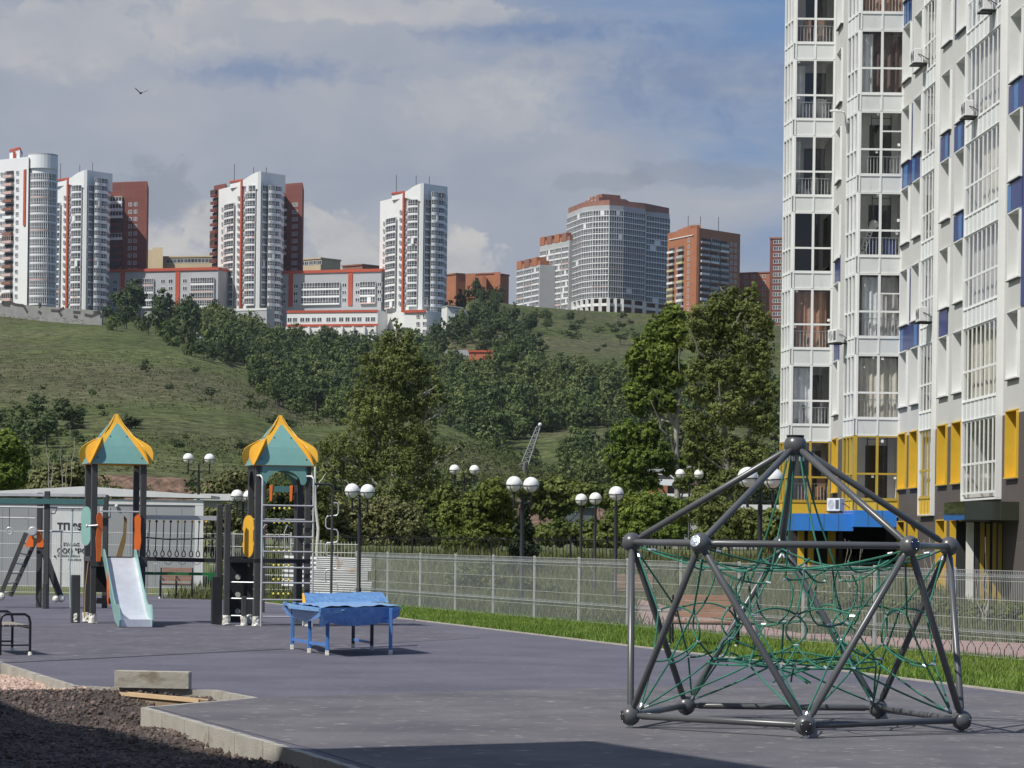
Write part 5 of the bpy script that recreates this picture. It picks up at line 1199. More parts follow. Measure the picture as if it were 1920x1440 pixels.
# ================================================================ buildings on the hill
F_w = mat('tower_white', (.70,.71,.70), .7, var=.04, vs=.05); F_ws = mat('tower_band', (.74,.75,.75), .5, var=.04, vs=.1); F_g = mat('tower_glass', (.018,.022,.03), .3, col2=(.13,.14,.15), vs=.5, spec=.4)
F_r = mat('tower_red', (.44,.075,.035), .6, var=.08, vs=.2); F_b = brickmat('dark_red_brick', (.185,.060,.044), (.155,.050,.038), (.21,.085,.065), 6, 2.9, msize=.05); F_bo = mat('orange_brick', (.37,.15,.07), .8, col2=(.33,.125,.06), vs=.12, two=((.28,.1,.05), .5,.5,.65,.5))
F_rb = mat('roof_brick', (.25,.115,.08), .8, var=.15, vs=.2); F_c = mat('cream_wall', (.50,.40,.26), .8, var=.06, vs=.1); F_gy = mat('tower_grey', (.40,.41,.42), .7, var=.05, vs=.1); F_y = mat('yellow_balcony', (.50,.46,.27), .7); F_d = mat('tower_dark', (.05,.045,.045), .8)
F_pk = mat('tower_pink', (.55,.40,.37), .6)
FH = 2.9
rf = random.Random(11)
class Tower:
    def __init__(s, name, lab, cat, px, D, zb, grp=None):
        o = at(px, 560, D); s.o = Vector((o.x, o.y, zb)); s.t = thing(name, lab, cat, s.o, 0, grp); s.D = D; s.zb = zb; s.T = Matrix.Translation(-s.o); s.n = {}; s.over = {}
    def cnt(s, k): s.n[k] = s.n.get(k, 0)+1; return s.n[k]
    def fr(s, p, q):
        t = Vector((q[0]-p[0], q[1]-p[1], 0)); Ln = t.length; t.normalize(); n = Vector((-t.y, t.x, 0))
        return s.T @ Matrix(((t.x, n.x, 0, p[0]), (t.y, n.y, 0, p[1]), (0,0,1,0), (0,0,0,1))), Ln
    def xy(s, px, dD): p = at(px, 600, s.D+dD); return (p.x, p.y)
    def zpy(s, py, px, dD=0): return at(px, py, s.D+dD).z
    def put(s, name, mb, m, lim=99):
        if s.cnt(name) <= lim: return mb.build(name, m, s.t)
        key = (name, tuple(x.name for x in m) if isinstance(m, list) else m.name)
        if key not in s.over: s.over[key] = (MB(), m)
        b = s.over[key][0]; o = len(b.v); b.v += mb.v; b.f += [tuple(i+o for i in f) for f in mb.f]; b.m += mb.m
    def finish(s):
        for (name, _), (b, m) in s.over.items(): tag(b.build(name, m, s.t), kind='stuff')
    def wall(s, a, b, z0, za, zb2, m, name='wall'):
        M_, Ln = s.fr(a, b); mb = MB(M_); mb.prism([(0,0,z0),(Ln,0,z0),(Ln,0,zb2),(0,0,za)], (0,1,0), .5); return mb.build(name, m, s.t)
    def glazed(s, a, b, z0, z1, cols, band=.62, out_=0.35, arc=0.0, name='glazed_balcony', mats=None, pink=.1, first=0, mw=.11):
        M_, Ln = s.fr(a, b); nf = int((z1-z0)/FH); n = 5 if arc else 1
        for f in range(first, nf):
            zz = z0+f*FH; mb = MB(M_)
            for q in range(n):
                s0, s1 = Ln*q/n, Ln*(q+1)/n
                def yy(x): return -out_-arc*(1-((2*x/Ln)-1)**2)
                ya, yb = yy(s0), yy(s1)
                mb.k = 0; open_ = rf.random() < .04
                mb.quad((s0,ya,zz+band),(s1,yb,zz+band),(s1,yb,zz+FH-.12),(s0,ya,zz+FH-.12))
                mb.k = 2 if rf.random() < pink else 1
                mb.prism([(s0,ya-.06,zz),(s1,yb-.06,zz),(s1,yb-.06,zz+band),(s0,ya-.06,zz+band)], (0,1,0), .3)
                mb.k = 1; mb.prism([(s0,ya-.06,zz+FH-.14),(s1,yb-.06,zz+FH-.14),(s1,yb-.06,zz+FH-.02),(s0,ya-.06,zz+FH-.02)], (0,1,0), .3)
                m = max(1, round(cols/n))
                for i in range(m+(q == n-1)):
                    x = s0+(s1-s0)*i/m; y = yy(x); w = mw; mb.box(x-w/2, x+w/2, y-.05, y+.05, zz+band, zz+FH-.14)
                mb.prism([(s0,ya-.05,zz+band+.72),(s1,yb-.05,zz+band+.72),(s1,yb-.05,zz+band+.80),(s0,ya-.05,zz+band+.80)], (0,1,0), .1)
                if not arc or q in (0, n-1):
                    for x, y in ((0, yy(0)), (Ln, yy(Ln))): mb.quad((x,y,zz),(x,.1,zz),(x,.1,zz+FH-.02),(x,y,zz+FH-.02))
            if rf.random() < .12: mb.k = 1; x = Ln*rf.random()*.7; mb.box(x, x+Ln*.25, yy(x)-.1-arc*.3, yy(x)+.02, zz+.4, zz+FH-.3)
            s.put(name, mb, mats or [F_g, F_ws, F_pk])
    def windows(s, a, b, z0, z1, pos, w=1.3, h=1.5, mf=None, first=0, sill=1.0):
        M_, Ln = s.fr(a, b); nf = int((z1-z0)/FH)
        for f in range(first, nf):
            for p in pos:
                x = Ln*p; zz = z0+f*FH+sill; mb = MB(M_); mb.k = 0; mb.quad((x-w/2,-.03,zz),(x+w/2,-.03,zz),(x+w/2,-.03,zz+h),(x-w/2,-.03,zz+h))
                mb.k = 1; t = .13
                mb.box(x-w/2-t,x-w/2,-.10,0,zz-t,zz+h); mb.box(x+w/2,x+w/2+t,-.10,0,zz-t,zz+h); mb.box(x-w/2,x+w/2,-.10,0,zz-t,zz-.001); mb.box(x-.07,x+.07,-.09,-.031,zz,zz+h); mb.box(x-w/2,x+w/2,-.10,0,zz+h-.1,zz+h)
                s.put('window', mb, [F_g, mf or F_ws])
    def balconies(s, a, b, z0, z1, pos, w, mp, first=0, glaz=.4):
        M_, Ln = s.fr(a, b); nf = int((z1-z0)/FH)
        for f in range(first, nf):
            for p in pos:
                x = Ln*p; zz = z0+f*FH; mb = MB(M_); mb.k = 0; mb.box(x-w/2,x+w/2,-1.1,-.02,zz,zz+.14); mb.box(x-w/2,x+w/2,-1.12,-1.04,zz,zz+1.0); mb.box(x-w/2,x-w/2+.08,-1.04,-.02,zz+.14,zz+1.0); mb.box(x+w/2-.08,x+w/2,-1.04,-.02,zz+.14,zz+1.0)
                mb.k = 1; mb.quad((x-w/2+.1,-.03,zz+.14),(x+w/2-.1,-.03,zz+.14),(x+w/2-.1,-.03,zz+2.5),(x-w/2+.1,-.03,zz+2.5))
                if rf.random() < glaz:
                    mb.k = 1; mb.quad((x-w/2,-1.08,zz+1.0),(x+w/2,-1.08,zz+1.0),(x+w/2,-1.08,zz+2.7),(x-w/2,-1.08,zz+2.7)); mb.k = 0
                    for i in range(5): q = x-w/2+w*i/4; mb.box(q-.07,q+.07,-1.12,-1.04,zz+1.0,zz+2.7)
                    mb.box(x-w/2,x+w/2,-1.12,-.02,zz+2.62,zz+2.75)
                s.put('balcony', mb, [rf.choice(mp), F_d])
    def body(s, pts, z0, z1, m, name='wall'):
        mb = MB(s.T); mb.prism([(x,y,z0) for x,y in pts], (0,0,1), z1-z0); return mb.build(name, m, s.t)
def red_tower(px0, k, D, zb, lab, ytop, brick=True, brick_left=True, bw=158):
    """white tower with a red stripe: px offsets from its left edge, scaled by k"""
    T_ = Tower('apartment_tower', lab, 'apartment tower', px0+60*k, D, zb, 'white towers with red stripes on the ridge')
    X = lambda v, d: T_.xy(px0+v*k, d)
    zt = T_.zpy(ytop, px0+60*k)
    P = [X(0,26), X(38,8), X(41,7), X(48,4), X(76,0), X(88,1.5), X(101,6), X(123,20)]
    top = lambda v, py: T_.zpy(py, px0+v*k, 5)
    zl = top(10, ytop+18); zr = zt
    b0, b1 = T_.xy(px0+2*k, 45), T_.xy(px0+118*k, 42)
    T_.body([X(1,27), X(38,9), X(76,1), X(100,7), X(122,21), b1, b0], zb-25, zl, F_w)
    T_.body([X(40,8.2), X(76,1.0), X(100,6.5), X(121,20.5), T_.xy(px0+118*k,38), T_.xy(px0+45*k,38)], zl, zr-1.6, F_w, 'upper_wall')
    # curved roofline: the crown rises towards the round corner
    a, b = X(40,7.6), X(78,.2); M_, Ln = T_.fr(a, b); mb = MB(M_); pr = [(0,-.3,zl-.5)]+[(Ln*q/8,-.3,zl+(zr+.8-zl)*math.sin(q/8*1.45)) for q in range(9)]+[(Ln,-.3,zl-3)]; mb.prism(pr, (0,1,0), 14); mb.build('crown', F_w, T_.t)
    for q0, q1, v0, d0_, v1, d1_ in ((0,0,78,.0,101,5.5),(0,0,101,5.5,122,19)):
        T_.wall(X(v0,d0_), X(v1,d1_), zr-3.2, zr+.8, zr+.8, F_ws, 'crown_band')
    # red lift head and stripe
    c = X(32,10); rd = X(47,7); T_.body([X(22,14), X(45,7), X(50,20), X(28,26)], zl-1, top(35, ytop+13), F_ws, 'lift_head'); T_.body([X(21,13.6), X(45.4,6.6), X(50.5,20), X(27.5,26.5)], top(35, ytop+13), top(35, ytop+9.5), F_r, 'lift_head_band')
    mid = T_.wall(X(41.5,6.5), X(44.5,5.8), zb+1, top(40, ytop+14), top(40, ytop+13), F_r, 'red_stripe')
    # glazed stacks
    T_.glazed(X(13,19.6), X(31,11.0), zb+FH*1, zl-5, 5, arc=.5)
    T_.windows(X(1,27), X(13,20.2), zb+FH*2, zl-5, (.6,), 1.1)
    T_.windows(X(31,11.3), X(41,7.6), zb+FH, zl-4, (.72,), 1.1)
    T_.windows(X(45,6.8), X(51,5.4), zb+FH, zl-2, (.35,), 1.1)
    T_.glazed(X(52,4.8), X(71,1.6), zb+FH, zr-3.2, 6, arc=.9)
    T_.wall(X(74,-.8), X(80,-.9), zb-5, zr+.5, zr+.8, F_w, 'pilaster')
    T_.glazed(X(82,.2), X(93,3.0), zb+FH, zr-3.4, 4)
    T_.glazed(X(94,1.5), X(106,3.0), zb-FH*3, zr-1.6, 3, arc=.5, band=1.05)
    T_.glazed(X(106,3.0), X(117,7.5), zb-FH*3, zr-1.6, 3, arc=.9, band=1.05)
    T_.glazed(X(117,7.5), X(122,15), zb-FH*3, zr-1.6, 2, band=1.05)
    if brick:
        T_.body([X(120,40), X(bw,34), X(bw+3,60), X(122,60)], zb-8, T_.zpy(ytop+18, px0+140*k, 36), F_b, 'brick_wing')
        T_.windows(X(122,39.7), X(bw,34), zb+FH*4.3, T_.zpy(ytop+18, px0+140*k, 36)-6, (.56,.70), 1.2, 1.3)
        T_.balconies(X(122,39.7), X(bw,34), zb+FH*4, T_.zpy(ytop+18, px0+140*k, 36)-4, ((.20,) if bw > 170 else (.05,)), (5.5 if bw > 170 else 3.0), [F_b, F_ws], glaz=.7)
    if brick_left:
        T_.body([X(-8,48), X(14,40), X(20,60), X(-6,62)], zb-8, T_.zpy(ytop+21, px0+0*k, 44), F_b, 'brick_wing')
        T_.balconies(X(-9,44), X(-2,41), zb+FH*4, T_.zpy(ytop+30, px0+0*k, 44), (.5,), 4.5, [F_b], glaz=.2)
    mb = MB(T_.T)
    for v in (30, 66, 90): p = X(v, 14); mb.tube([(p[0],p[1],zr-2),(p[0],p[1],zr+3.5+rf.random()*2)], .12, 5)
    mb.build('antenna', F_d, T_.t)
    T_.finish(); return T_
zb1 = at(150,598,1130).z
red_tower(80, 1.0, 1130, at(150,600,1130).z, 'white and red striped tower with brick wing, second from the left', 322, brick=True, brick_left=False, bw=193)
red_tower(406, 1.0, 1130, at(450,586,1130).z, 'white and red striped tower in the middle with brick wings both sides', 325)
red_tower(709, 1.03, 1110, at(760,588,1110).z, 'white and red striped tower without a brick wing, rightmost of its kind', 347, brick=False, brick_left=False)
# lower stack of the third tower
T_ = Tower('annex_building', 'white lower annex at the foot of the rightmost striped tower', 'annex', 775, 1104, at(775,645,1104).z)
T_.body([T_.xy(757,0), T_.xy(800,-4), T_.xy(829,4), T_.xy(829,30), T_.xy(760,34)], T_.zb-12, T_.zpy(584,775), F_w); T_.wall(T_.xy(756.5,-.6), T_.xy(796,-4.6), T_.zpy(584,775)-.6, T_.zpy(584,775)+.4, T_.zpy(584,775)+.4, F_r, 'cornice')
T_.windows(T_.xy(757,-.2), T_.xy(800,-4.2), T_.zb, T_.zpy(587,775), (.62,.9), 1.2, 1.4); T_.finish()
# round tower at the far left
T_ = Tower('apartment_tower', 'white tower with a big round glazed corner at the left edge of the photo', 'apartment tower', 60, 1020, at(60,574,1020).z)
zb = T_.zb; zt = T_.zpy(285, 75)
c = Vector(T_.xy(75, 14)); r_ = (T_.xy(104,14)[0]-T_.xy(50,14)[0])/2; c = Vector((T_.xy(77,14)[0], c.y))
ring_ = [(c.x-r_*math.cos(math.pi*q/12), c.y-r_*1.0*math.sin(math.pi*q/12)) for q in range(13)]
T_.body([(x*.9995+.0, y+.6) for x, y in ring_]+[(c.x+r_*.2,c.y+22),(c.x-r_,c.y+22)], zb-20, zt-1, F_w)
nf = int((T_.zpy(310,75)-zb)/FH)
for f in range(nf):
    zz = zb+FH*.4+f*FH; mb = MB(T_.T)
    for q in range(11):
        (x0,y0),(x1,y1) = ring_[q+1], ring_[min(q+2,12)]
        if q == 10: continue
        mb.k = 0; mb.quad((x0,y0,zz+.55),(x1,y1,zz+.55),(x1,y1,zz+2.7),(x0,y0,zz+2.7)); mb.k = 2 if (f in (3,9,13) ) else 1
        mb.prism([(x0,y0-.1,zz),(x1,y1-.1,zz),(x1,y1-.1,zz+.55),(x0,y0-.1,zz+.55)], (0,1,0), .4)
        mb.k = 1; mb.beam((x0,y0,zz+2.76),(x1,y1,zz+2.76),.2,.12)
        for w in (0,.5): mb.beam((x0+(x1-x0)*w,y0+(y1-y0)*w,zz+.5),(x0+(x1-x0)*w,y0+(y1-y0)*w,zz+2.75),.16,.16)
        mb.beam((x0,y0-.02,zz+1.35),(x1,y1-.02,zz+1.35),.1,.1)
    T_.put('glazed_balcony', mb, [F_g, F_ws, F_pk])
mb = MB(T_.T); rim = [(c.x-r_*1.03*math.cos(math.pi*q/14), c.y-r_*1.03*math.sin(math.pi*q/14)) for q in range(15)]
mb.prism([(x,y,T_.zpy(310,75)+.3) for x,y in rim]+[(c.x+r_*.2,c.y+20,T_.zpy(310,75)+.3),(c.x-r_,c.y+20,T_.zpy(310,75)+.3)], (0,0,1), zt-T_.zpy(310,75)); mb.build('crown', F_ws, T_.t)
mb = MB(T_.T); mb.prism([(x,y,zt+.3) for x,y in rim]+[(c.x+r_*.2,c.y+20,zt+.3),(c.x-r_*1.03,c.y+20,zt+.3)], (0,0,1), .5); mb.build('roof_edge', F_gy, T_.t)
L0_, L1_ = T_.xy(-60,30), T_.xy(50,10)
T_.body([L0_, L1_, T_.xy(56,40), T_.xy(-50,60)], zb-20, T_.zpy(300,20,20), F_w, 'wing'); T_.body([T_.xy(14,22), T_.xy(33,14), T_.xy(38,30), T_.xy(20,36)], T_.zpy(302,20,20), T_.zpy(284,20,20), F_w, 'lift_head'); T_.body([T_.xy(13.4,21.4), T_.xy(33.6,13.4), T_.xy(38.6,30), T_.xy(20,36.5)], T_.zpy(284,20,20), T_.zpy(279.5,20,20), F_r, 'lift_head_band')
T_.wall(T_.xy(40.5,11.0), T_.xy(44.5,10.4), T_.zpy(417,42), T_.zpy(311,42), T_.zpy(310,42), F_r, 'red_stripe')
T_.wall(T_.xy(20,16.6), T_.xy(23,16), T_.zpy(305,20,16), T_.zpy(284,20,16), T_.zpy(284,20,16), F_r, 'red_stripe')
M_a, M_b = T_.xy(-10,20.5), T_.xy(48,10.2)
T_.balconies(M_a, M_b, zb+FH, T_.zpy(306,20,16), (.42,), 4.6, [F_pk, F_ws, F_rb], glaz=.1); T_.windows(M_a, M_b, zb+FH, T_.zpy(306,20,16), (.17,.28,.68), 1.1, 1.3); T_.finish()
# low linked blocks between the towers
def podium(px0, px1, yl, yr, yb, D, lab, stripes, glz, wins, extra=None):
    T_ = Tower('apartment_house', lab, 'apartment house', px0, D, at(px0, yb, D).z, 'low grey white houses joining the towers')
    a, b = T_.xy(px0,10), T_.xy(px1,-6); zt = (T_.zpy(yl,px0)+T_.zpy(yr,px1))/2; zb = T_.zb; M_, Ln = T_.fr(a, b)
    mb = MB(M_); mb.box(0, Ln, 0, 15, zb-22, zt); mb.build('wall', F_gy, T_.t); mb = MB(M_); mb.box(-.3, Ln+.3, -.5, 15.4, zt, zt+1.1); mb.build('red_cornice', F_r, T_.t)  # white walls made grey: their shade is put into the colour
    for s in stripes: mb = MB(M_); x = Ln*s; mb.box(x-.9, x+.9, -.3, .2, zb, zt-.01); mb.build('red_stripe', F_r, T_.t)
    def pt(s): v = Vector(a).lerp(Vector(b), s); return (v.x, v.y)
    for s0, s1, c in glz: T_.glazed(pt(s0), pt(s1), zb+.5, zt-1.6, c, out_=.8, pink=.25)
    T_.windows(a, b, zb+.5, zt-2.2, wins, 1.7, 1.5); T_.finish(); return T_
podium(203, 408, 503, 512, 578, 1140, 'grey white house with red stripes between the two left striped towers', (.13,.635), ((.22,.42,10),(.76,.97,10)), (.06,.18,.50,.57,.70))
podium(524, 714, 505, 516, 572, 1135, 'grey white house with red stripes between the middle and right striped towers', (.11,.70), ((.22,.60,14),(.80,.95,6)), (.04,.16,.64,.77,.985))
T_ = Tower('annex_building', 'low white annex with two red lines below the striped house', 'annex', 620, 1120, at(620,628,1120).z)
a, b = T_.xy(538,4), T_.xy(708,-6); M_, Ln = T_.fr(a, b); zt = T_.zpy(582,620); z1 = T_.zpy(610,620)
mb = MB(M_); mb.box(0,Ln,0,12,T_.zb-14,zt); mb.build('wall', F_w, T_.t); mb = MB(M_); mb.box(-.1,Ln+.1,-.3,-.01,zt-.9,zt); mb.box(-.1,Ln+.1,-.3,-.01,z1-.5,z1+.4); mb.build('red_line', F_r, T_.t); mb = MB(M_)
for q in range(9): mb.box(Ln*q/8.2, Ln*q/8.2+.7, -1.2, -.31, T_.zb-8, z1-.6)
mb.build('pillar', F_w, T_.t); T_.windows(a, b, z1+.2, z1+.2+FH*1.2, (.03,.09,.17,.23,.30,.36,.46,.52,.60,.67,.74,.80,.89,.95), 1.6, 1.6, first=0, sill=1.2); T_.finish()
mb = None
for (x0, x1, y0, y1, D_, lab) in ((285, 420, 575, 600, 1108, 'pale terrace wall below the left striped house'), (415, 500, 578, 603, 1104, 'grey terrace wall at the foot of the middle tower')):
    T_ = Tower('terrace_wall', lab, 'wall', x0, D_, at(x0, y1, D_).z); a, b = T_.xy(x0, 4), T_.xy(x1, -4); M_, Ln = T_.fr(a, b); mb = MB(M_); mb.box(0, Ln, 0, 6, T_.zb-14, T_.zpy(y0, x0)); mb.build('wall', F_gy, T_.t); mb = MB(M_); mb.box(0, Ln, -.2, -.01, T_.zpy(y0,x0)-.8, T_.zpy(y0,x0)); mb.build('coping', F_w, T_.t)
# round corner glass complex and its stepped wing
T_ = Tower('apartment_block', 'big rounded glass fronted block with brick penthouse on the right hill', 'apartment block', 1150, 1450, at(1150,580,1450).z)
zb = T_.zb; zc = T_.zpy(562,1150); zt = T_.zpy(388,1150)
cur = [T_.xy(1061,34), T_.xy(1074,20), T_.xy(1090,4), T_.xy(1110,-4), T_.xy(1140,-8), T_.xy(1166,-4)]
flat1 = [T_.xy(1166,-4), T_.xy(1207,8)]; flat2 = [T_.xy(1209,14), T_.xy(1253,28)]
T_.body(cur+[flat1[1], flat2[0], flat2[1], T_.xy(1245,80), T_.xy(1075,80)], zc, zt, F_gy)
for i in range(len(cur)-1): T_.glazed(cur[i], cur[i+1], zc, zt, 6, out_=.25, band=.34, mw=.24, pink=.06)
T_.glazed(*flat1, zc, zt, 10, out_=.25, band=.34, mw=.24, pink=.06); T_.glazed(*flat2, zc, zt, 9, out_=.25, band=.4, mw=.22, pink=.0)
T_.body([T_.xy(1063,36), T_.xy(1092,8), T_.xy(1140,-3), T_.xy(1207,10), T_.xy(1252,30), T_.xy(1245,78), T_.xy(1078,78)], zt, zt+3.2, F_rb, 'parapet')
T_.body([T_.xy(1094,24), T_.xy(1120,6), T_.xy(1170,14), T_.xy(1182,30), T_.xy(1170,60), T_.xy(1110,60)], zt+3.2, T_.zpy(367,1140), F_rb, 'penthouse'); T_.body([T_.xy(1103,24), T_.xy(1126,10), T_.xy(1160,16), T_.xy(1162,50), T_.xy(1112,50)], T_.zpy(367,1140), T_.zpy(359,1140), F_rb, 'penthouse')
T_.windows(T_.xy(1094,23.8), T_.xy(1120,5.8), zt+2.4, zt+2.4+FH*2, (.25,.5,.75), 1.2, 1.6); 
mb = MB(T_.T); zlow = T_.zpy(585,1150)
T_.body([T_.xy(1072,28), T_.xy(1092,12), T_.xy(1140,2), T_.xy(1207,16), T_.xy(1250,34), T_.xy(1240,70), T_.xy(1085,70)], zlow-12, zc, F_rb, 'ground_storey')
path_ = cur+flat1[1:]+flat2; 
for i in range(len(path_)-1):
    p, q = Vector(path_[i]), Vector(path_[i+1])
    for w in ((0, .5) if (q-p).length > 8 else (0,)):
        e = p.lerp(q, w); m_ = MB(T_.T); m_.box(e.x-.8, e.x+.8, e.y-.8, e.y+.8, zlow-8, zc-.02); m_.build('pillar', F_w, T_.t)
    m_ = MB(T_.T); m_.beam((p.x,p.y-.3,(zc+zlow)/2),(q.x,q.y-.3,(zc+zlow)/2), .6, 1.4); m_.build('gallery_band', F_ws, T_.t)
T_.finish()
def stepped(px0, px1, y0, yb, D, lab, n):
    T_ = Tower('apartment_house', lab, 'apartment house', px0, D, at(px0, yb, D).z, 'stepped glazed wing on the right hill'); a, b = T_.xy(px0, 30), T_.xy(px1, 0); zt = T_.zpy(y0, (px0+px1)/2); M_, Ln = T_.fr(a, b)
    mb = MB(M_); mb.box(0,Ln,0,14,T_.zb-15,zt); mb.build('wall', F_gy, T_.t)
    for i in range(n):
        p, q = Vector(a).lerp(Vector(b), i/n+.01), Vector(a).lerp(Vector(b), (i+1)/n-.01); T_.glazed(tuple(p), tuple(q), T_.zb, zt-.3, 5, out_=.3, band=.7, mw=.2, pink=.12)
        mb = MB(M_); mb.box(Ln*i/n, Ln*(i+.62)/n, -.2, 5, zt, zt+4.2); mb.box(Ln*(i+.62)/n, Ln*(i+1)/n, .2, 5, zt, zt+2.2); mb.build('brick_fin', F_rb if i % 2 else F_bo, T_.t)
    T_.finish()
stepped(968, 1011, 496, 575, 1480, 'lowest step of the glazed wing with brick fins on its roof', 3)
stepped(1011, 1066, 450, 580, 1470, 'higher step of the glazed wing joined to the rounded block', 4)
# orange brick block
T_ = Tower('apartment_block', 'orange brick block with stacked balconies right of the rounded glass block', 'apartment block', 1310, 1350, at(1310,600,1350).z)
zb = T_.zb-8; a, b, c2, d2 = T_.xy(1250,26), T_.xy(1296,2), T_.xy(1308,0), T_.xy(1386,26); zt = T_.zpy(427,1310)
T_.body([a, b, c2, d2, T_.xy(1380,60), T_.xy(1262,60)], zb-10, zt, F_bo); mb = MB(T_.T)
T_.wall(T_.xy(1304.5,-2), T_.xy(1309,-1.6), zb, zt+1, zt+1, F_bo, 'pilaster')
T_.wall(T_.xy(1252,24), T_.xy(1296,1.2), T_.zpy(441,1300), T_.zpy(439.6,1300), T_.zpy(439.6,1300), F_ws, 'white_line')
T_.balconies(a, b, zb, T_.zpy(446,1290), (.18,.56), 6.2, [F_ws, F_y, F_gy], glaz=.3); T_.windows(a, b, zb, T_.zpy(442,1290), (.86,), 1.6, 1.5)
T_.balconies(c2, d2, zb, T_.zpy(442,1340), (.14,.36,.59), 6.4, [F_gy, F_ws, F_gy], glaz=.55); T_.windows(c2, d2, zb, T_.zpy(442,1340), (.79,.89), 1.4, 1.5)
T_.body([T_.xy(1268,30), T_.xy(1292,8), T_.xy(1312,8), T_.xy(1305,40)], zt, T_.zpy(419,1300), F_bo, 'roof_house'); T_.body([T_.xy(1296,14), T_.xy(1311,14), T_.xy(1311,24), T_.xy(1296,24)], T_.zpy(419,1300), T_.zpy(413,1300), F_gy, 'lift_house')
mb = MB(T_.T)
for px in (1288, 1311, 1345): p = T_.xy(px, 20); mb.tube([(p[0],p[1],zt),(p[0],p[1],zt+rf.uniform(4,8))], .15, 5)
mb.build('antenna', F_d, T_.t); T_.finish()
def simple(name, lab, px0, px1, ytop, yb, D, m, cols=(), w=1.4, h=1.4, skew=8, roof=None, mf=None, cat='house'):
    T_ = Tower(name, lab, cat, px0, D, at(px0, yb, D).z); a, b = T_.xy(px0, skew), T_.xy(px1, 0); M_, Ln = T_.fr(a, b); zt = T_.zpy(ytop, (px0+px1)/2)
    mb = MB(M_); mb.box(0,Ln,0,12,T_.zb-14,zt); mb.build('wall', m, T_.t)
    mb = MB(M_); mb.box(-.3,Ln+.3,-.4,12.3,zt,zt+.6); mb.build('roof', roof or F_rb, T_.t)
    if cols: T_.windows(a, b, zt-FH*max(1,int((zt-T_.zb)/FH))-.3, zt-.2, cols, w, h, mf=mf)
    T_.finish(); return T_
simple('apartment_house', 'brownish brick block behind the tree tops beside the orange brick block', 1386, 1443, 511, 620, 1400, F_bo, (.2,.45,.8))
simple('apartment_house', 'reddish brick tower sliver seen just left of the near white block', 1442, 1475, 447, 622, 1300, F_b, (.35,.62), 2.2, 1.6, skew=2, roof=F_bo)
T_ = simple('apartment_house', 'cream house with roof blocks left of the middle striped tower', 273, 404, 481, 505, 1230, F_c, (.34,.44,.54,.64,.74,.84,.94), 3.0, 1.6, roof=F_c)
a = T_.xy(273, 4); T_.body([T_.xy(271,4), T_.xy(303,2), T_.xy(303,14), T_.xy(271,14)], T_.zb, T_.zpy(467,288), F_c, 'roof_house'); T_.body([T_.xy(284,3), T_.xy(304,1), T_.xy(304,14), T_.xy(284,14)], T_.zb, T_.zpy(463,290), F_c, 'roof_house')
simple('apartment_house', 'cream house just right of the middle striped tower', 560, 600, 485, 505, 1230, F_c, (.15,.35,.55,.75,.93), 2.6, 1.6, roof=F_c)
simple('apartment_house', 'small brown roof block above the long striped house', 641, 678, 497, 512, 1250, F_rb)
T_ = simple('brick_house', 'orange brick house with dark gaps above the dark trees', 873, 926, 513, 560, 1300, F_bo, ())
T_.body([T_.xy(872,-4), T_.xy(890,-6), T_.xy(890,6), T_.xy(872,6)], T_.zb, T_.zpy(516,880), F_bo, 'bay'); T_.body([T_.xy(903,-8), T_.xy(911,-8), T_.xy(911,2), T_.xy(903,2)], T_.zb, T_.zpy(519,905), F_bo, 'bay'); T_.body([T_.xy(926,-2), T_.xy(937,-4), T_.xy(937,8), T_.xy(926,8)], T_.zb, T_.zpy(511,930), F_bo, 'bay')
simple('brick_house', 'small brick house top right behind the rightmost striped tower', 834, 854, 514, 540, 1320, F_bo)
T_ = Tower('turret_house', 'little grey turret with a pointed roof above the trees', 'turret', 946, 1320, at(946,545,1320).z); p = T_.xy(946,0); z = T_.zpy(528,946); mb = MB(T_.T); mb.box(p[0]-1.5,p[0]+1.5,p[1]-1.5,p[1]+1.5,T_.zb-4,z); mb.build('wall', F_w, T_.t)
mb = MB(T_.T); mb.add([(p[0]-1.9,p[1]-1.9,z),(p[0]+1.9,p[1]-1.9,z),(p[0]+1.9,p[1]+1.9,z),(p[0]-1.9,p[1]+1.9,z),(p[0],p[1],z+2.6)], [(0,1,4),(1,2,4),(2,3,4),(3,0,4)]); mb.build('roof', F_d, T_.t)
# small white gabled house, brick shed, retaining wall
T_ = Tower('white_house', 'small white gabled house beside the dark trees right of the striped tower', 'house', 855, 1090, at(855,601,1090).z); a, b = T_.xy(838,0), T_.xy(877,2); M_, Ln = T_.fr(a, b); z0, z1, z2 = T_.zb-8, T_.zpy(586,855), T_.zpy(575,850)
mb = MB(M_); mb.prism([(0,0,z0),(Ln,0,z0),(Ln,0,z1-1.5),(Ln*.72,0,z2-.6),(0,0,z2)], (0,1,0), 9); mb.build('wall', F_w, T_.t); mb = MB(M_); mb.beam((Ln+.3,4,z1-1.6),(Ln*.72,4,z2-.3), 9.8, .3); mb.beam((Ln*.72,4,z2-.3),(-.2,4,z2+.25), 9.8, .3); mb.build('roof', F_gy, T_.t)
T_.windows(a, b, z0+8.5, z0+8.5+FH*1.1, (.45,.74), 1.1, 1.3); T_.finish()
simple('brick_shed', 'small red brick shed on the wooded slope', 880, 930, 660, 682, 960, mat('shed_brick', (.42,.12,.07), .85, var=.12, vs=.3), (), skew=2, roof=F_r, cat='shed')
T_ = Tower('retaining_wall', 'pale grey retaining wall on the slope left of the brick shed', 'wall', 836, 985, at(836,672,985).z); a, b = T_.xy(836,0), T_.xy(880,0); M_, Ln = T_.fr(a, b); mb = MB(M_); mb.box(0,Ln,0,1.2,T_.zb-6,T_.zpy(656,850)); mb.build('wall', F_gy, T_.t)
simple('white_shed', 'small white shed half hidden in bushes on the left slope', 366, 387, 627, 644, 900, F_w, (), skew=0, roof=F_gy, cat='shed')
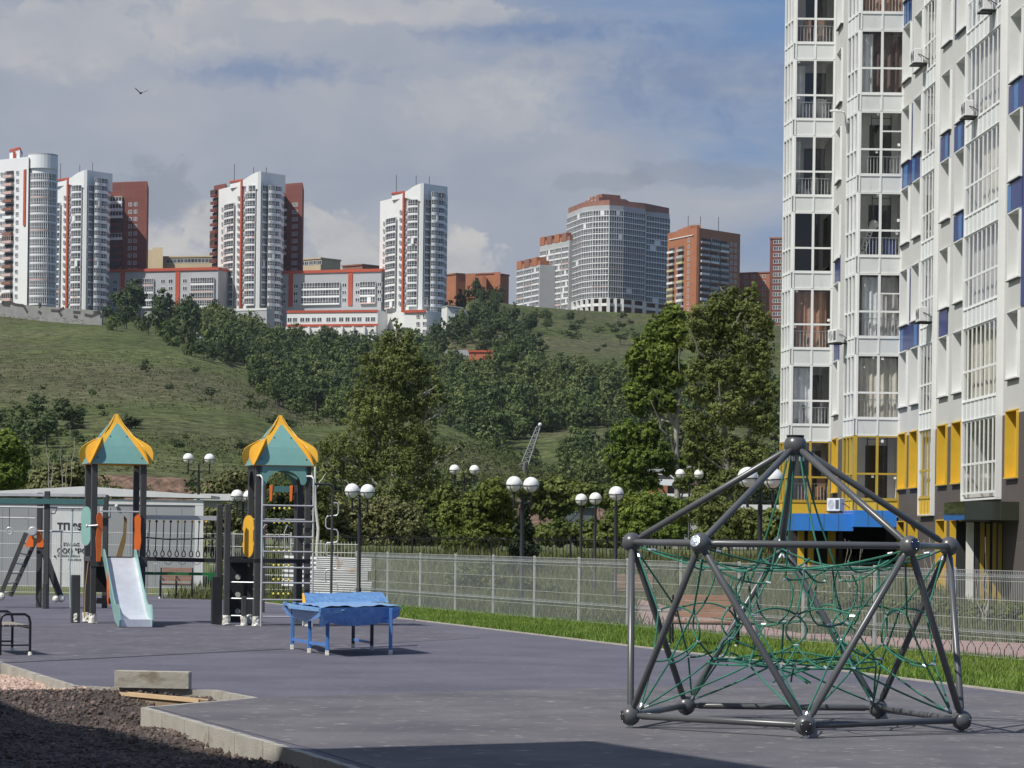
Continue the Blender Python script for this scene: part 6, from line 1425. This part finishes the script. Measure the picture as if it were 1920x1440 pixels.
# graffiti wall along the top of the left meadow
a, b = at(-30,577,925), at(191,606,890); gw = thing('graffiti_wall', 'long grey concrete wall with black graffiti lines on top of the meadow', 'wall', (a.x, a.y, a.z-4)); d = b-a; ang = math.atan2(d.y, d.x); gw.rotation_euler.z = ang; Ln = math.hypot(d.x, d.y)
gm = mat('graffiti_concrete', (.22,.22,.215), .9, var=.12, vs=.4); mb = MB(); hz = at(0,566,925).z-a.z+4; zr = at(190,583,890).z-a.z+4
mb.prism([(0,0,-3),(Ln,0,-9),(Ln,0,zr),(0,0,hz)], (0,1,0), .5); mb.build('wall', gm, gw)
def GP(px, py): t_ = (px+30)/221; return Vector((Ln*t_, -.06, (at(px, py, 925-35*t_).z-a.z+4)))
mb = MB()
for st in ([(5,566),(22,569)],[(5,566),(7,571),(20,573)],[(20,566),(30,571),(46,573),(54,586)],[(74,571),(80,571),(75,576)],[(74,584),(80,588)],[(98,582),(112,583),(122,577)],[(112,583),(118,593)],[(139,585),(152,586)],[(140,593),(147,595)],[(160,590),(172,593),(188,586),(190,596)],[(176,586),(188,584)]):
    for p, q in zip(st, st[1:]): mb.beam(GP(*p), GP(*q), .06, .85, (0,0,1))
mb.build('graffiti', F_d, gw)
# the little crane
cD = 430; p = at(983,893,cD); cr_ = thing('crane', 'thin lattice crane jib rising behind the twin globe lamp', 'crane', (p.x, p.y, p.z-6)); o0 = Vector((p.x,p.y,p.z-6))
A0 = at(985,868,cD)-o0; A9 = at(1010,800,cD)-o0; mb = MB(); d = (A9-A0); n = 16; sd = Vector((1,0,-.35)).normalized()*.5; dp = Vector((0,.9,0))
for s1 in (-1,1):
    for s2 in (0,1): mb.tube([A0+sd*s1+dp*s2, A9+sd*s1*.5+dp*s2*.5], .09, 5)
for k in range(n):
    t0, t1 = k/n, (k+1)/n; w0, w1 = 1-.5*t0, 1-.5*t1; s1 = 1 if k % 2 else -1
    mb.tube([A0+d*t0+sd*s1*w0, A0+d*t1-sd*s1*w1], .05, 4); mb.tube([A0+d*t0+sd*s1*w0+dp*w0, A0+d*t1-sd*s1*w1+dp*w1], .05, 4)
M_jib = mat('crane_grey', (.30,.31,.32), .6); mb.build('jib', M_jib, cr_)
mb = MB(); b0 = at(981,893,cD)-o0; mb.tube([b0+Vector((0,0,-6)), b0, A0], .35, 8); mb.tube([A0, at(971,873,cD)-o0], .12, 6); mb.beam(at(972,892,cD)-o0, at(990,890,cD)-o0, 1.5, 1.2); mb.build('mast', mat('crane_dark', (.12,.12,.12), .7), cr_)
mb = MB(); mb.sphere(A9+Vector((.2,0,.3)), .3, 8, 6); mb.build('jib_head', F_w, cr_)
# low sheds and wagon between the trees
def shed(name, lab, px0, px1, y0, y1, D, m, roof=None, cat='shed'):
    a, b = at(px0, y1, D), at(px1, y1, D); h = at(px0, y0, D).z; t = thing(name, lab, cat, (a.x, D, 0)); mb = MB(); mb.box(0,b.x-a.x,0,6,max(0,a.z-3),h); mb.build('wall', m, t); mb = MB(); mb.box(-.3,b.x-a.x+.3,-.3,6.3,h,h+.25); mb.build('roof', roof or F_w, t); return t
shed('brick_building', 'dark brick building with orange end wall behind the right trees', 1252, 1320, 878, 955, 300, mat('dark_brick_wall', (.11,.075,.065), .9), F_gy, 'building')
shed('brick_building', 'orange brick gable end peeking left of the dark brick building', 1218, 1252, 884, 905, 299, F_bo, F_gy, 'building')
t = shed('site_wagon', 'green roofed dark wagon with white lettering among the bushes', 1034, 1116, 951, 978, 220, mat('wagon_dark', (.10,.12,.13), .6), mat('wagon_green', (.10,.20,.16), .6), 'wagon')
r_ = random.Random(8)
for yy in (959, 964):                                  # white lettering too far off to read: separate small strokes
    p = at(1058, yy, 220); x_ = 0; mb = MB()
    while x_ < 1.25: w_ = r_.uniform(.06,.12); mb.box(p.x-t.location.x+x_, p.x-t.location.x+x_+w_, -.03, -.01, p.z-.02, p.z+r_.uniform(.07,.14)); x_ += w_+.05
    mb.build('blurred_lettering', F_w, t)
for (x0, x1, y0, y1, D, m, lab) in ((1190,1330,930,960,260,F_gy,'grey low shed behind the right trees'),(1380,1470,955,1003,150,mat('shade_grey',(.32,.33,.37),.8),'pale bluish wall behind the large twin globe lamp')):
    shed('shed', lab, x0, x1, y0, y1, D, m)
shed('site_cabin', 'second white cabin roof right of the long cabin', 379, 437, 938, 990, 112, M_cab, M_cabw, 'cabin')
for i, (px, py, D, col) in enumerate(((1195,903,270,'silver'),(1240,900,272,'white'))):
    p = at(px, py, D); t = thing('parked_car', '%s parked car half hidden by the right trees' % col, 'car', (p.x, p.y, p.z-.8)); mb = MB(); mb.prism([(-2.1,0,.3),(2.1,0,.3),(2.15,0,.75),(1.4,0,.85),(.8,0,1.35),(-1.1,0,1.4),(-1.9,0,.9),(-2.15,0,.8)], (0,1,0), 1.7); mb.build('body', F_ws if i else F_gy, t)
    mb = MB(); mb.prism([(-1.7,-.01,.9),(1.2,-.01,.88),(.72,-.01,1.28),(-1.05,-.01,1.32)], (0,1,0), .01); mb.build('window', F_d, t)
    for x in (-1.3, 1.3): mb = MB(); mb.tube([(x,-.03,.33),(x,.2,.33)], .33, 14); mb.build('wheel', F_d, t)
# ================================================================ trees and bushes
OUTN = [None]                                          # outward directions of the last scattered leaf centres
def leaf_arrays(C, size, n_up=.35, R=rng, outn=None):
    n = len(C); nrm = R.normal(0, .55 if outn is not None else 1, (n,3)); nrm[:,2] += n_up
    if outn is not None: nrm += outn
    nrm /= np.linalg.norm(nrm, axis=1)[:,None]
    a = np.cross(nrm, R.normal(0,1,(n,3))); a /= np.linalg.norm(a, axis=1)[:,None]; b = np.cross(nrm, a)
    s = (size*R.uniform(.6,1.35,n))[:,None]; V = np.empty((n,4,3))
    V[:,0] = C-a*s*.62; V[:,1] = C-b*s*.36; V[:,2] = C+a*s*.62; V[:,3] = C+b*s*.36
    return V.reshape(-1,3), np.arange(4*n).reshape(n,4)
def blob_points(blobs, n, sub=.30, hollow=.35, R=rng):
    """leaf centres: clumps scattered through each blob, more of them near its skin"""
    P = []; Q = []; vol = np.array([b[3]*b[4]*b[5] for b in blobs])**.72; cnt = np.maximum(1, (n*vol/vol.sum())).astype(int)
    for (x,y,z,rx,ry,rz), c in zip(blobs, cnt):
        k = max(3, c//16); d = R.normal(0,1,(k,3)); d /= np.linalg.norm(d,axis=1)[:,None]; rr = (hollow+(1-hollow)*R.random(k)**.6)[:,None]
        cl = d*rr*np.array([rx,ry,rz]); idx = R.integers(0,k,c); rm = (rx+ry+rz)/3*sub
        jit_ = R.normal(0,rm*.55,(c,3))*np.array([1,1,.8]); loc = cl[idx]+jit_; P.append(loc + np.array([x,y,z]))
        o_ = loc/np.array([rx,ry,rz]); o_ = o_/(np.linalg.norm(o_,axis=1)[:,None]+1e-6)*.8 + jit_/(rm+1e-6)*.7; Q.append(o_)
    OUTN[0] = np.concatenate(Q)
    return np.concatenate(P)
M_bark = mat('poplar_bark', (.20,.19,.16), .9, col2=(.42,.40,.35), vs=2.0, stretch=(1,1,.4), two=((.06,.05,.045), 4, .55,.66,.7)); M_bark2 = mat('dark_bark', (.10,.08,.065), .9, var=.3, vs=3)
M_l1 = leafmat('poplar_leaf', (.11,.14,.038), (.22,.25,.08), .28, .42); M_l2 = leafmat('maple_leaf', (.105,.165,.03), (.22,.28,.055), .25, .42); M_l3 = leafmat('willow_leaf', (.13,.14,.055), (.23,.235,.10), .4, .30)
M_l4 = leafmat('bush_leaf', (.075,.11,.026), (.17,.20,.05), .35, .30); M_l5 = leafmat('spruce_leaf', (.018,.034,.018), (.04,.062,.03), .8, .1); M_l6 = leafmat('yellow_bush_leaf', (.09,.13,.022), (.19,.215,.05), .5, .35)
def limb(mb, p, q, r0, r1, seed, wob=.05, n=6):
    r = random.Random(seed); p, q = Vector(p), Vector(q); L_ = (q-p).length; pts = []
    for i in range(n+1):
        t = i/n; v = p.lerp(q, t)
        if 0 < i < n: v += Vector((r.uniform(-1,1), r.uniform(-1,1), r.uniform(-.4,.4)))*L_*wob
        pts.append(v)
    mb.tube(pts, [r0+(r1-r0)*i/n for i in range(n+1)], 7)
    return pts
def tree_px(name, lab, base, D, blobs, n, size, leafm, trunk, cat='tree', limbs=(), depth=.8, grp=None, bark=None, r0=.16, hollow=.35, sub=.17, foliage='foliage', seedl=1, zbase=None):
    """blobs are (px, py, rx, ry) read off the photo at distance D; each gets a real depth"""
    b = at(base[0], base[1], D); zb = flat_z(D) if zbase is None else zbase; o = Vector((b.x, D, zb)); t = thing(name, lab, cat, o, 0, grp); k = D/5500
    r = random.Random(seedl); BL = []
    for (px, py, rx, ry) in blobs:
        c = at(px, py, D)-o; BL.append((c.x, r.uniform(-.5,.5)*rx*k*depth, c.z, rx*k, max(rx,ry)*k*depth, ry*k))
    P = blob_points(BL, n, sub, hollow); keep = P[:,2] > .05; V, Fc = leaf_arrays(P[keep], size, outn=OUTN[0][keep])
    mb = MB()
    tp = [at(px, py, D)-o for px, py in trunk]
    if tp:
        pts = [Vector((tp[0].x, 0, 0))]+[Vector((p.x, r.uniform(-.15,.15), p.z)) for p in tp]; mb.tube(pts, [r0*(1-.85*i/(len(pts)-1)) for i in range(len(pts))], 9)
        for i, (x,y,z,rx,ry,rz) in enumerate(BL):       # a limb into every clump of the crown
            zs = z-rz*.8; cand = min(pts, key=lambda q: abs(q.z-max(.3*z, zs-abs(x-q.x)*.8))); limb(mb, cand, (x, y, z), r0*.34, .02, i+seedl*31, .06)
            for q in range(3): e = Vector((x+r.uniform(-.8,.8)*rx, y+r.uniform(-.8,.8)*ry, z+r.uniform(-.3,.9)*rz)); limb(mb, Vector((x,y,z)).lerp(cand, .35), e, r0*.14, .008, i*7+q, .08, 4)
        for (a_, b_) in limbs: limb(mb, at(a_[0],a_[1],D)-o, at(b_[0],b_[1],D)-o+Vector((0,-.9,0)), r0*.28, .03, 5, .05)
        mb.build('trunk', bark or M_bark, t, True)
        npmesh(foliage, V, Fc, leafm, t)
    else:
        mb = MB(); 
        for i in range(9): a = r.random()*6.28; x,y,z,rx,ry,rz = BL[i % len(BL)]; limb(mb, (x*.7+r.uniform(-.2,.2), 0, 0), (x+math.cos(a)*rx*.7, y+math.sin(a)*ry*.7, z+rz*.6), .035, .008, i, .06, 5)
        mb.build('stem', bark or M_bark2, t); npmesh(foliage, V, Fc, leafm, t)
    return t
# the dark poplar in the middle
tree_px('poplar_tree', 'tall dark poplar tree in the middle behind the twin globe lamps', (742,1040), 135,
 [(744,606,9,14),(728,628,14,16),(762,628,14,14),(700,668,12,16),(806,690,16,16),(822,720,16,14),(655,752,12,16),(836,756,14,12),(600,862,12,16),(862,834,10,10),(742,640,22,22),(756,652,24,22),(725,655,32,32),(765,668,36,34),(700,690,34,32),(745,700,48,40),(790,700,30,32),(680,735,30,34),(730,755,54,44),(790,752,36,36),(826,742,20,16),(672,785,34,36),(720,815,56,46),(780,812,44,42),(640,838,36,32),(612,838,24,22),(690,865,56,42),(760,870,52,42),(812,848,34,24),(846,842,24,14),(625,885,36,34),(680,920,50,38),(745,925,48,40),(800,905,34,30),(650,960,44,32),(712,970,46,30),(770,965,38,32)],
 44000, .112, M_l1, [(742,1000),(738,930),(735,860),(732,790),(735,720),(742,650),(744,605)], r0=.20, seedl=3, hollow=.15)
tree_px('maple_tree', 'bright green tree with a white branching trunk left of the pair', (1268,1000), 128,
 [(1262,592,26,26),(1240,618,32,28),(1275,628,30,30),(1205,655,24,28),(1240,665,34,32),(1188,672,18,20),(1215,700,36,30),(1262,700,30,28),(1192,735,26,22),(1228,745,34,26),(1200,760,26,20),(1255,755,26,20),(1175,812,32,26),(1215,815,30,26),(1160,858,30,30),(1195,865,36,32),(1232,850,30,26),(1170,900,26,18),(1215,905,30,22),(1262,870,26,24),(1285,900,24,22)],
 34000, .135, M_l2, [(1271,960),(1269,880),(1268,800),(1272,720),(1272,660),(1262,600)], limbs=[((1268,860),(1218,752)),((1262,795),(1220,730)),((1268,790),(1272,655))], r0=.17, seedl=9, hollow=.25)
tree_px('poplar_tree', 'wide leafy poplar touching the near white block', (1372,1000), 120,
 [(1408,548,18,20),(1368,555,24,22),(1395,575,36,28),(1345,572,30,24),(1315,600,34,30),(1365,605,40,34),(1420,600,28,28),(1440,620,14,24),(1328,640,38,32),(1385,650,44,36),(1432,665,24,34),(1310,690,30,28),(1350,700,40,34),(1405,715,44,36),(1440,735,18,28),(1322,745,28,24),(1368,770,44,36),(1425,785,32,36),(1310,800,30,26),(1350,840,44,34),(1405,850,42,34),(1440,868,16,24),(1318,880,34,28),(1365,905,42,26),(1415,905,32,22),(1300,640,18,24),(1296,730,16,22),(1300,840,22,28),(1290,780,16,20)],
 52000, .108, M_l1, [(1366,960),(1362,880),(1358,800),(1350,740),(1348,680),(1362,600),(1372,560)], limbs=[((1358,830),(1345,720)),((1362,640),(1385,590)),((1330,700),(1290,620))], r0=.19, seedl=12, hollow=.15)
# lower growth behind the picket fence
tree_px('willow_bush', 'big pale willow bush at the foot of the dark poplar', (700,1040), 118, [(632,960,26,34),(670,985,44,44),(720,975,42,46),(762,985,36,42),(640,1010,34,30),(790,1008,30,26),(700,1020,52,26)], 24000, .12, M_l3, [], cat='bush', seedl=21)
tree_px('green_bush', 'green bush between the wide armed lamp and the spruce', (905,1040), 112, [(850,975,30,40),(890,960,32,40),(925,930,30,36),(940,960,34,40),(905,1000,44,36),(860,1015,34,26),(960,1000,26,30)], 20000, .115, M_l6, [], cat='bush', seedl=22)
tree_px('green_bush', 'dark rust tinged bush left of the wide armed lamp', (820,1040), 126, [(812,985,32,36),(845,1005,30,26),(800,950,24,28),(835,930,24,24)], 6000, .17, M_l4, [], cat='bush', seedl=23)
tree_px('green_bush', 'low round bush under the crane mast', (950,960), 170, [(1000,915,44,22),(1050,920,46,26),(1090,935,34,24),(1030,950,50,24)], 8000, .24, M_l4, [], cat='bush', seedl=24)
tree_px('green_bush', 'scrub bush with dry stems behind the three single lamps', (1080,1020), 125, [(1040,1000,44,26),(1100,1000,44,28),(1160,985,36,34),(1130,1015,50,20)], 9000, .16, M_l4, [], cat='bush', seedl=25)
tree_px('green_bush', 'leafy bush below the bright green tree', (1215,1000), 122, [(1180,960,34,34),(1225,955,38,34),(1270,965,34,30),(1200,995,46,24),(1255,1000,40,22)], 18000, .12, M_l2, [], cat='bush', seedl=26)
tree_px('green_bush', 'bush behind the large twin globe lamp', (1380,1010), 118, [(1318,950,32,40),(1355,975,40,40),(1400,985,34,34),(1438,990,26,30),(1335,1005,44,22)], 17000, .115, M_l1, [], cat='bush', seedl=27)
tree_px('green_bush', 'dark bush hugging the corner of the near block', (1455,1020), 112, [(1450,985,24,36),(1470,1005,24,26),(1440,1015,24,22)], 5000, .16, M_l4, [], cat='bush', seedl=28)
tree_px('green_tree', 'bright green round tree at the left edge above the cabin', (10,1000), 112, [(12,835,32,28),(-20,850,40,36),(30,865,26,30),(0,890,44,30),(28,900,24,18)], 20000, .11, M_l2, [(12,950),(12,880),(12,830)], seedl=29, r0=.12)
tree_px('green_bush', 'olive bush row between the left tree and the slide tower', (110,1000), 116, [(75,900,26,22),(105,895,28,24),(140,892,26,24),(160,905,24,20),(90,915,44,16),(215,925,24,14)], 9000, .15, M_l3, [], cat='bush', seedl=30)
tree_px('green_bush', 'bush in front of the second cabin roof between the two towers', (415,1040), 104, [(395,985,22,36),(425,975,24,36),(450,990,22,36),(400,1015,40,22)], 12000, .11, M_l3, [], cat='bush', seedl=61)
tree_px('green_bush', 'bush behind the second cabin roof between the two towers', (430,1000), 122, [(400,925,26,26),(430,905,22,24),(425,940,34,26),(456,900,20,18),(470,960,28,34)], 8000, .16, M_l3, [], cat='bush', seedl=31)
tree_px('green_bush', 'dark bush seen through the ladder tower arch', (530,1000), 116, [(510,930,24,30),(545,925,24,26),(580,930,26,44),(600,960,26,54),(530,975,34,40),(600,1010,30,26)], 18000, .11, M_l4, [], cat='bush', seedl=32)
tree_px('yellow_shrub', 'small yellow green shrub by the pale railings', (630,1020), 92, [(632,1014,11,9),(640,1018,10,8)], 900, .10, M_l6, [], cat='shrub', seedl=33, zbase=0.0)
# young spruce before the picket fence
D = 100; b = at(982,1040,D); sp = thing('spruce_tree', 'young dark spruce standing in front of the twin globe lamp pole', 'spruce', (b.x, D, 0)); ztop = at(985,935,D).z
C = []
for i in range(7000):
    t_ = rng.random()**.75; z = ztop*(1-t_); R_ = .06+1.08*t_*(.75+.25*math.sin(z*9)); a = rng.random()*6.28; q = rng.random()**.5; C.append((R_*q*math.cos(a), R_*q*math.sin(a), z-.12*q*R_))
V, Fc = leaf_arrays(np.array(C), .11); mb = MB(); mb.tube([(0,0,0),(0,0,ztop*.97)], [.07,.01], 8); mb.build('trunk', M_bark2, sp); npmesh('foliage', V, Fc, M_l5, sp)
tree_px('green_bush', 'dark weedy shrub behind the mesh fence left of the spruce', (880,1100), 93, [(860,1085,30,26),(905,1075,28,32),(930,1095,24,22)], 5000, .09, M_l4, [], cat='shrub', seedl=40, zbase=0.0)
tree_px('green_bush', 'dark weedy shrub behind the mesh fence right of the spruce', (1000,1100), 88, [(985,1100,24,24),(1030,1110,24,16)], 3000, .09, M_l4, [], cat='shrub', seedl=41, zbase=0.0)
for i, (px, D_, w_, h_, lab) in enumerate(((1545,78,26,30,'dark shrub under the blue canopy'),(1600,74,34,34,'dark shrub in front of the black porch'),(1655,72,28,24,'shrub below the first yellow ground window'),(1710,68,34,30,'shrub below the paired yellow ground windows'),(1770,66,34,30,'shrub left of the entrance posts'),(1835,64,38,30,'shrub in front of the entrance posts'),(1900,62,34,34,'shrub at the right edge behind the mesh fence'))):
    py = at(px,1000,D_); yb = 1013+.0128*(px-960)+5500*1.8/D_
    tree_px('green_bush', lab, (px, yb), D_, [(px-w_*.4, yb-h_*.7, w_*.7, h_*.6), (px+w_*.4, yb-h_*.8, w_*.6, h_*.7), (px, yb-h_*1.2, w_*.4, h_*.5)], 3500, .07, M_l4, [], cat='shrub', seedl=50+i, zbase=-.03)
for i, (px, D_) in enumerate(((1598,80),(1750,70),(1850,62))):      # pale dry saplings
    p = at(px, 1100, D_); t = thing('sapling', ('bare pale sapling in front of the black porch','bare pale sapling beside the entrance','bare pale sapling near the right edge')[i], 'sapling', (p.x, D_, -.03)); mb = MB()
    for q in range(4): limb(mb, (0,0,0), (rng.uniform(-.3,.3), rng.uniform(-.3,.3), rng.uniform(1.2,2.2)), .02, .006, q+i, .04)
    mb.build('stem', M_bark, t)
# dead birch stem by the ladder tower
p = at(600,1000,98); t = thing('dead_tree', 'pale broken dead stem right of the ladder tower roof', 'dead tree', (p.x, 98, 0)); mb = MB(); top = at(591,874,98); limb(mb, (0,0,0), (top.x-p.x, 0, top.z), .07, .035, 4, .01); limb(mb, (top.x-p.x, 0, top.z-.8), (top.x-p.x+.35, 0, top.z-.25), .03, .01, 5, .03); limb(mb, (top.x-p.x, 0, top.z-.6), (top.x-p.x-.2, 0, top.z+.0), .025, .01, 6, .03); mb.build('trunk', mat('birch_bark', (.55,.53,.48), .85, col2=(.68,.66,.6), vs=6), t, True)
tree_px('green_bush', 'low bush beyond the single lamps, left of the bright green tree', (1140,960), 165, [(1100,925,34,22),(1145,930,36,26),(1185,925,28,22)], 7000, .2, M_l4, [], cat='bush', seedl=66)
# tall dry weeds above the left bushes
p = at(110,915,112); t = thing('dry_weeds', 'tall bare dry weed stalks rising over the left bush row', 'weeds', (p.x, 112, 0)); mb = MB()
for px, py, pb in ((88,835,92),(112,822,118),(140,820,132),(100,860,96),(128,845,122)): a_ = at(px,py,112)-t.location; b_ = at(pb,915,112)-t.location; limb(mb, b_, a_, .022, .008, px, .02)
mb.build('stalk', M_bark, t)
# ---------------------------------------------------------------- trees on the hill
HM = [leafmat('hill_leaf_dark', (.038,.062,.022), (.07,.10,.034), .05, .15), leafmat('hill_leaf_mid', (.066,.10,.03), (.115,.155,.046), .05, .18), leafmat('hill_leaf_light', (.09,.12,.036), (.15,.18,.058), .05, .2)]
protos = []
KEEP_OUT = [(876,934,682,28),(832,884,672,28),(362,391,644,24),(836,880,601,16),(405,468,690,30)]
def blocked(px, r_):
    p = terr(px, r_); k = F/p.y; u = p.x*k; v = -(p.z-EYE)*k; x = 960+cr*u-sr*v; y = PY0+sr*u+cr*v
    return any(a-9 < x < b+9 and c-6 < y < c+d for a, b, c, d in KEEP_OUT)
def hill_proto(i, m, tall):
    R = np.random.default_rng(100+i); r = random.Random(i)
    BL = [(r.uniform(-.45,.45), r.uniform(-.45,.45), (.55+.75*r.random())*(1.5 if tall else 1), .42, .42, .40*(1.35 if tall else 1)) for _ in range(7)]
    P = blob_points(BL, 760, .34, .5, R); kp = P[:,2] > 0; return leaf_arrays(P[kp], .145, .35, R, OUTN[0][kp])
PR = [hill_proto(i, None, i % 3 == 0) for i in range(8)]
for i in range(6):
    V, Fc = PR[i]; me_o = npmesh('foliage', V, Fc, HM[i % 3]); tr = MB(); tr.tube([(0,0,-.4),(0,0,1.0)], [.06,.03], 6); trm = tr.build('trunk', M_bark2)
    protos.append((me_o.data, trm.data)); bpy.data.objects.remove(me_o); bpy.data.objects.remove(trm)
def hill_tree(px, py, rm, i, lab, grp, tall=1.0, r=None):
    r_ = r if r is not None else r_of(px, py)
    if r_ is None or blocked(px, r_): return
    p = terr(px, r_); t = thing('hillside_tree', lab, 'tree', (p.x, p.y, p.z-.3), rng.random()*6.28, grp); t.scale = (rm, rm, rm*tall)
    for nme, me in zip(('crown', 'trunk'), protos[i % 6]): o = bpy.data.objects.new(nme, me); COL.objects.link(o); o.parent = t
# trees one can tell apart
hr = random.Random(77); G1 = 'dark trees along the top of the slope below the towers'
L1_ = 'one of the dark round trees along the top of the slope below the towers'
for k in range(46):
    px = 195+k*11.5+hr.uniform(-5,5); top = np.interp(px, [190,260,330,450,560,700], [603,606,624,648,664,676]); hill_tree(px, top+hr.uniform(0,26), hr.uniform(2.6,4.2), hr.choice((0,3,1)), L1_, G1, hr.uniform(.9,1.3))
for k, (px, py, s) in enumerate(((222,604,8),(245,607,10),(262,608,8.5),(312,628,9.5),(345,640,9),(350,652,8),(298,615,7))): hill_tree(px, py, s*.62, (0,3)[k%2], L1_, G1, 1.2)
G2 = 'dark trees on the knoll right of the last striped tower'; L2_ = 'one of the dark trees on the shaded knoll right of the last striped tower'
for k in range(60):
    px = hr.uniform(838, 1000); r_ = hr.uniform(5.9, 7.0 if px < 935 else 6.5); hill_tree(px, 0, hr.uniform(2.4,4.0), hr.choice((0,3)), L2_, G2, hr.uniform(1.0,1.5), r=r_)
G3 = 'bushes along the crest of the left meadow'; L3_ = 'one of the bushes along the crest of the left meadow'
for k in range(55):
    px = hr.uniform(320, 640); yc = np.interp(px, [320,450,560,640], [640,700,765,785]); hill_tree(px, yc+hr.uniform(-2,22), hr.uniform(1.8,3.4), hr.choice((0,3,1,4)), L3_, G3, hr.uniform(.7,1.1))
G4 = 'scattered small bushes on the meadow slopes'; L4_ = 'one of the scattered low bushes dotting the open meadow slopes'
for k in range(50):
    px = hr.uniform(-20, 620); py = hr.uniform(700, 880); rr = r_of(px, py)
    if rr is None: continue
    hill_tree(px, py, hr.uniform(.9,2.2), hr.choice((0,1,3,4)), L4_, G4, .6)
for k in range(22): hill_tree(hr.uniform(-30,150), hr.uniform(790,870), hr.uniform(1.8,3.2), hr.choice((0,3,1)), L4_, G4, .7)
for k in range(26): hill_tree(hr.uniform(1010,1200), hr.uniform(590,680), hr.uniform(1.6,4.0), hr.choice((0,1,3)), L4_, G4, .6)
# the closed wood in the valley, far too many to count
def wood(name, lab, n, pick, szr, ms):
    VV = [[], [], []]; FF = [[], [], []]; off = [0,0,0]; k = 0
    while k < n:
        px, r_ = pick()
        if blocked(px, r_): continue
        p = terr(px, r_)
        i = hr.randrange(8); V, Fc = PR[i]; s = hr.uniform(*szr); a = hr.random()*6.28; ca, sa = math.cos(a)*s, math.sin(a)*s; zs = s*hr.uniform(.85,1.3)
        if s < 4: sel = np.arange(len(Fc)) % 2 == 0
        else: sel = np.ones(len(Fc), bool)
        W_ = np.stack([V[:,0]*ca-V[:,1]*sa+p.x, V[:,0]*sa+V[:,1]*ca+p.y, V[:,2]*zs+p.z-.5], 1); j = hr.choices((0,1,2), ms)[0] if dens(px*1.0, r_) < .35 or hr.random() < .4 else 2
        Fq = Fc[sel]; used = Fq.ravel(); VV[j].append(W_[used]); FF[j].append(np.arange(len(used)).reshape(-1,4)+off[j]); off[j] += len(used); k += 1
    for j in range(3):
        if VV[j]: tag(npmesh(name, np.concatenate(VV[j]), np.concatenate(FF[j]), HM[j]), lab[j], 'wood', kind='stuff')
def dens(px, r_):
    p = terr(px, r_); return math.sin(p.x*.021+1)*math.sin(p.y*.017)+.5*math.sin(p.x*.06)*math.sin(p.y*.05+2)
def pick1():
    while True:
        px = hr.uniform(330, 1520); r_ = hr.uniform(4.2, 7.0)
        hi = np.interp(px, [330,450,560,700,830,900,980,1050,1200,1520], [6.7,6.55,6.45,6.45,6.4,6.5,6.1,5.75,5.55,5.5])
        if r_ > hi: continue
        if dens(px, r_) > (-.75 if px < 1000 else -.5): return px, r_
def pick2():
    while True:
        px = hr.uniform(560, 1520); r_ = hr.uniform(1.0, 4.2)
        lo = np.interp(px, [560,700,830,1030,1100,1520], [3.8,3.9,3.95,3.8,1.6,1.2])
        if r_ > lo: return px, r_
wood('woodland', ['darkest trees of the closed wood filling the valley below the towers','mid green trees of the closed wood filling the valley','lighter bushes of the closed wood in the valley'], 1900, pick1, (2.3,4.8), (5,4,1.6))
wood('woodland', ['dark trees at the lower edge of the valley wood','mid green trees at the lower edge of the valley wood','light bushes at the lower edge of the valley wood'], 520, pick2, (1.8,3.4), (4,4,2))
def pick3():
    while True:
        px = hr.uniform(-60, 900); r_ = hr.uniform(.1, .75)
        if (190 < px < 480) and hr.random() < .85: continue
        return px, r_
wood('scrub', ['dark scrub under the cut bank at the foot of the hill','green scrub under the cut bank at the foot of the hill','pale scrub under the cut bank at the foot of the hill'], 120, pick3, (1.4,2.6), (2,4,4))
# small tufts all over the open slopes: grass texture seen from afar
def tufts(n):
    C = []
    while len(C) < n:
        px = hr.uniform(-60, 1520); r_ = hr.uniform(1.05, 4.0) if hr.random() < .72 else hr.uniform(5.6, 7)
        p = terr(px, r_); p.z += .12
        if dens(px, r_) > hr.uniform(-1.2, .8): C.append(tuple(p))
    C = np.array(C); V, Fc = leaf_arrays(np.repeat(C, 4, 0)+rng.normal(0,.5,(len(C)*4,3))*np.array([1.3,1.3,.15]), .34, .9); tag(npmesh('meadow_tufts', V, Fc, leafmat('tuft_leaf', (.065,.088,.026), (.11,.125,.042), .03, .3)), 'coarse grass tufts and weeds on the open meadow slopes', 'grass', kind='stuff')
tufts(26000)
# ---------------------------------------------------------------- air between here and the far ridge
hz = MB(); hz.box(-1500, 1500, -180, 2900, -8, 215)
hm_ = bpy.data.materials.new('haze_air'); hm_.use_nodes = True; t = hm_.node_tree; t.nodes.clear(); o_ = t.nodes.new('ShaderNodeOutputMaterial'); pv = t.nodes.new('ShaderNodeVolumePrincipled')
pv.inputs['Color'].default_value = (.78,.86,1,1); pv.inputs['Density'].default_value = .000042; pv.inputs['Anisotropy'].default_value = .2; t.links.new(pv.outputs[0], o_.inputs['Volume'])
HZ = hz.build('haze', hm_); tag(HZ, 'thin pale air between the playground and the far ridge', 'haze', kind='stuff')
SC.cycles.volume_bounces = 0; SC.cycles.volume_max_steps = 32
SC.cycles.max_bounces = 8; SC.cycles.transparent_max_bounces = 16
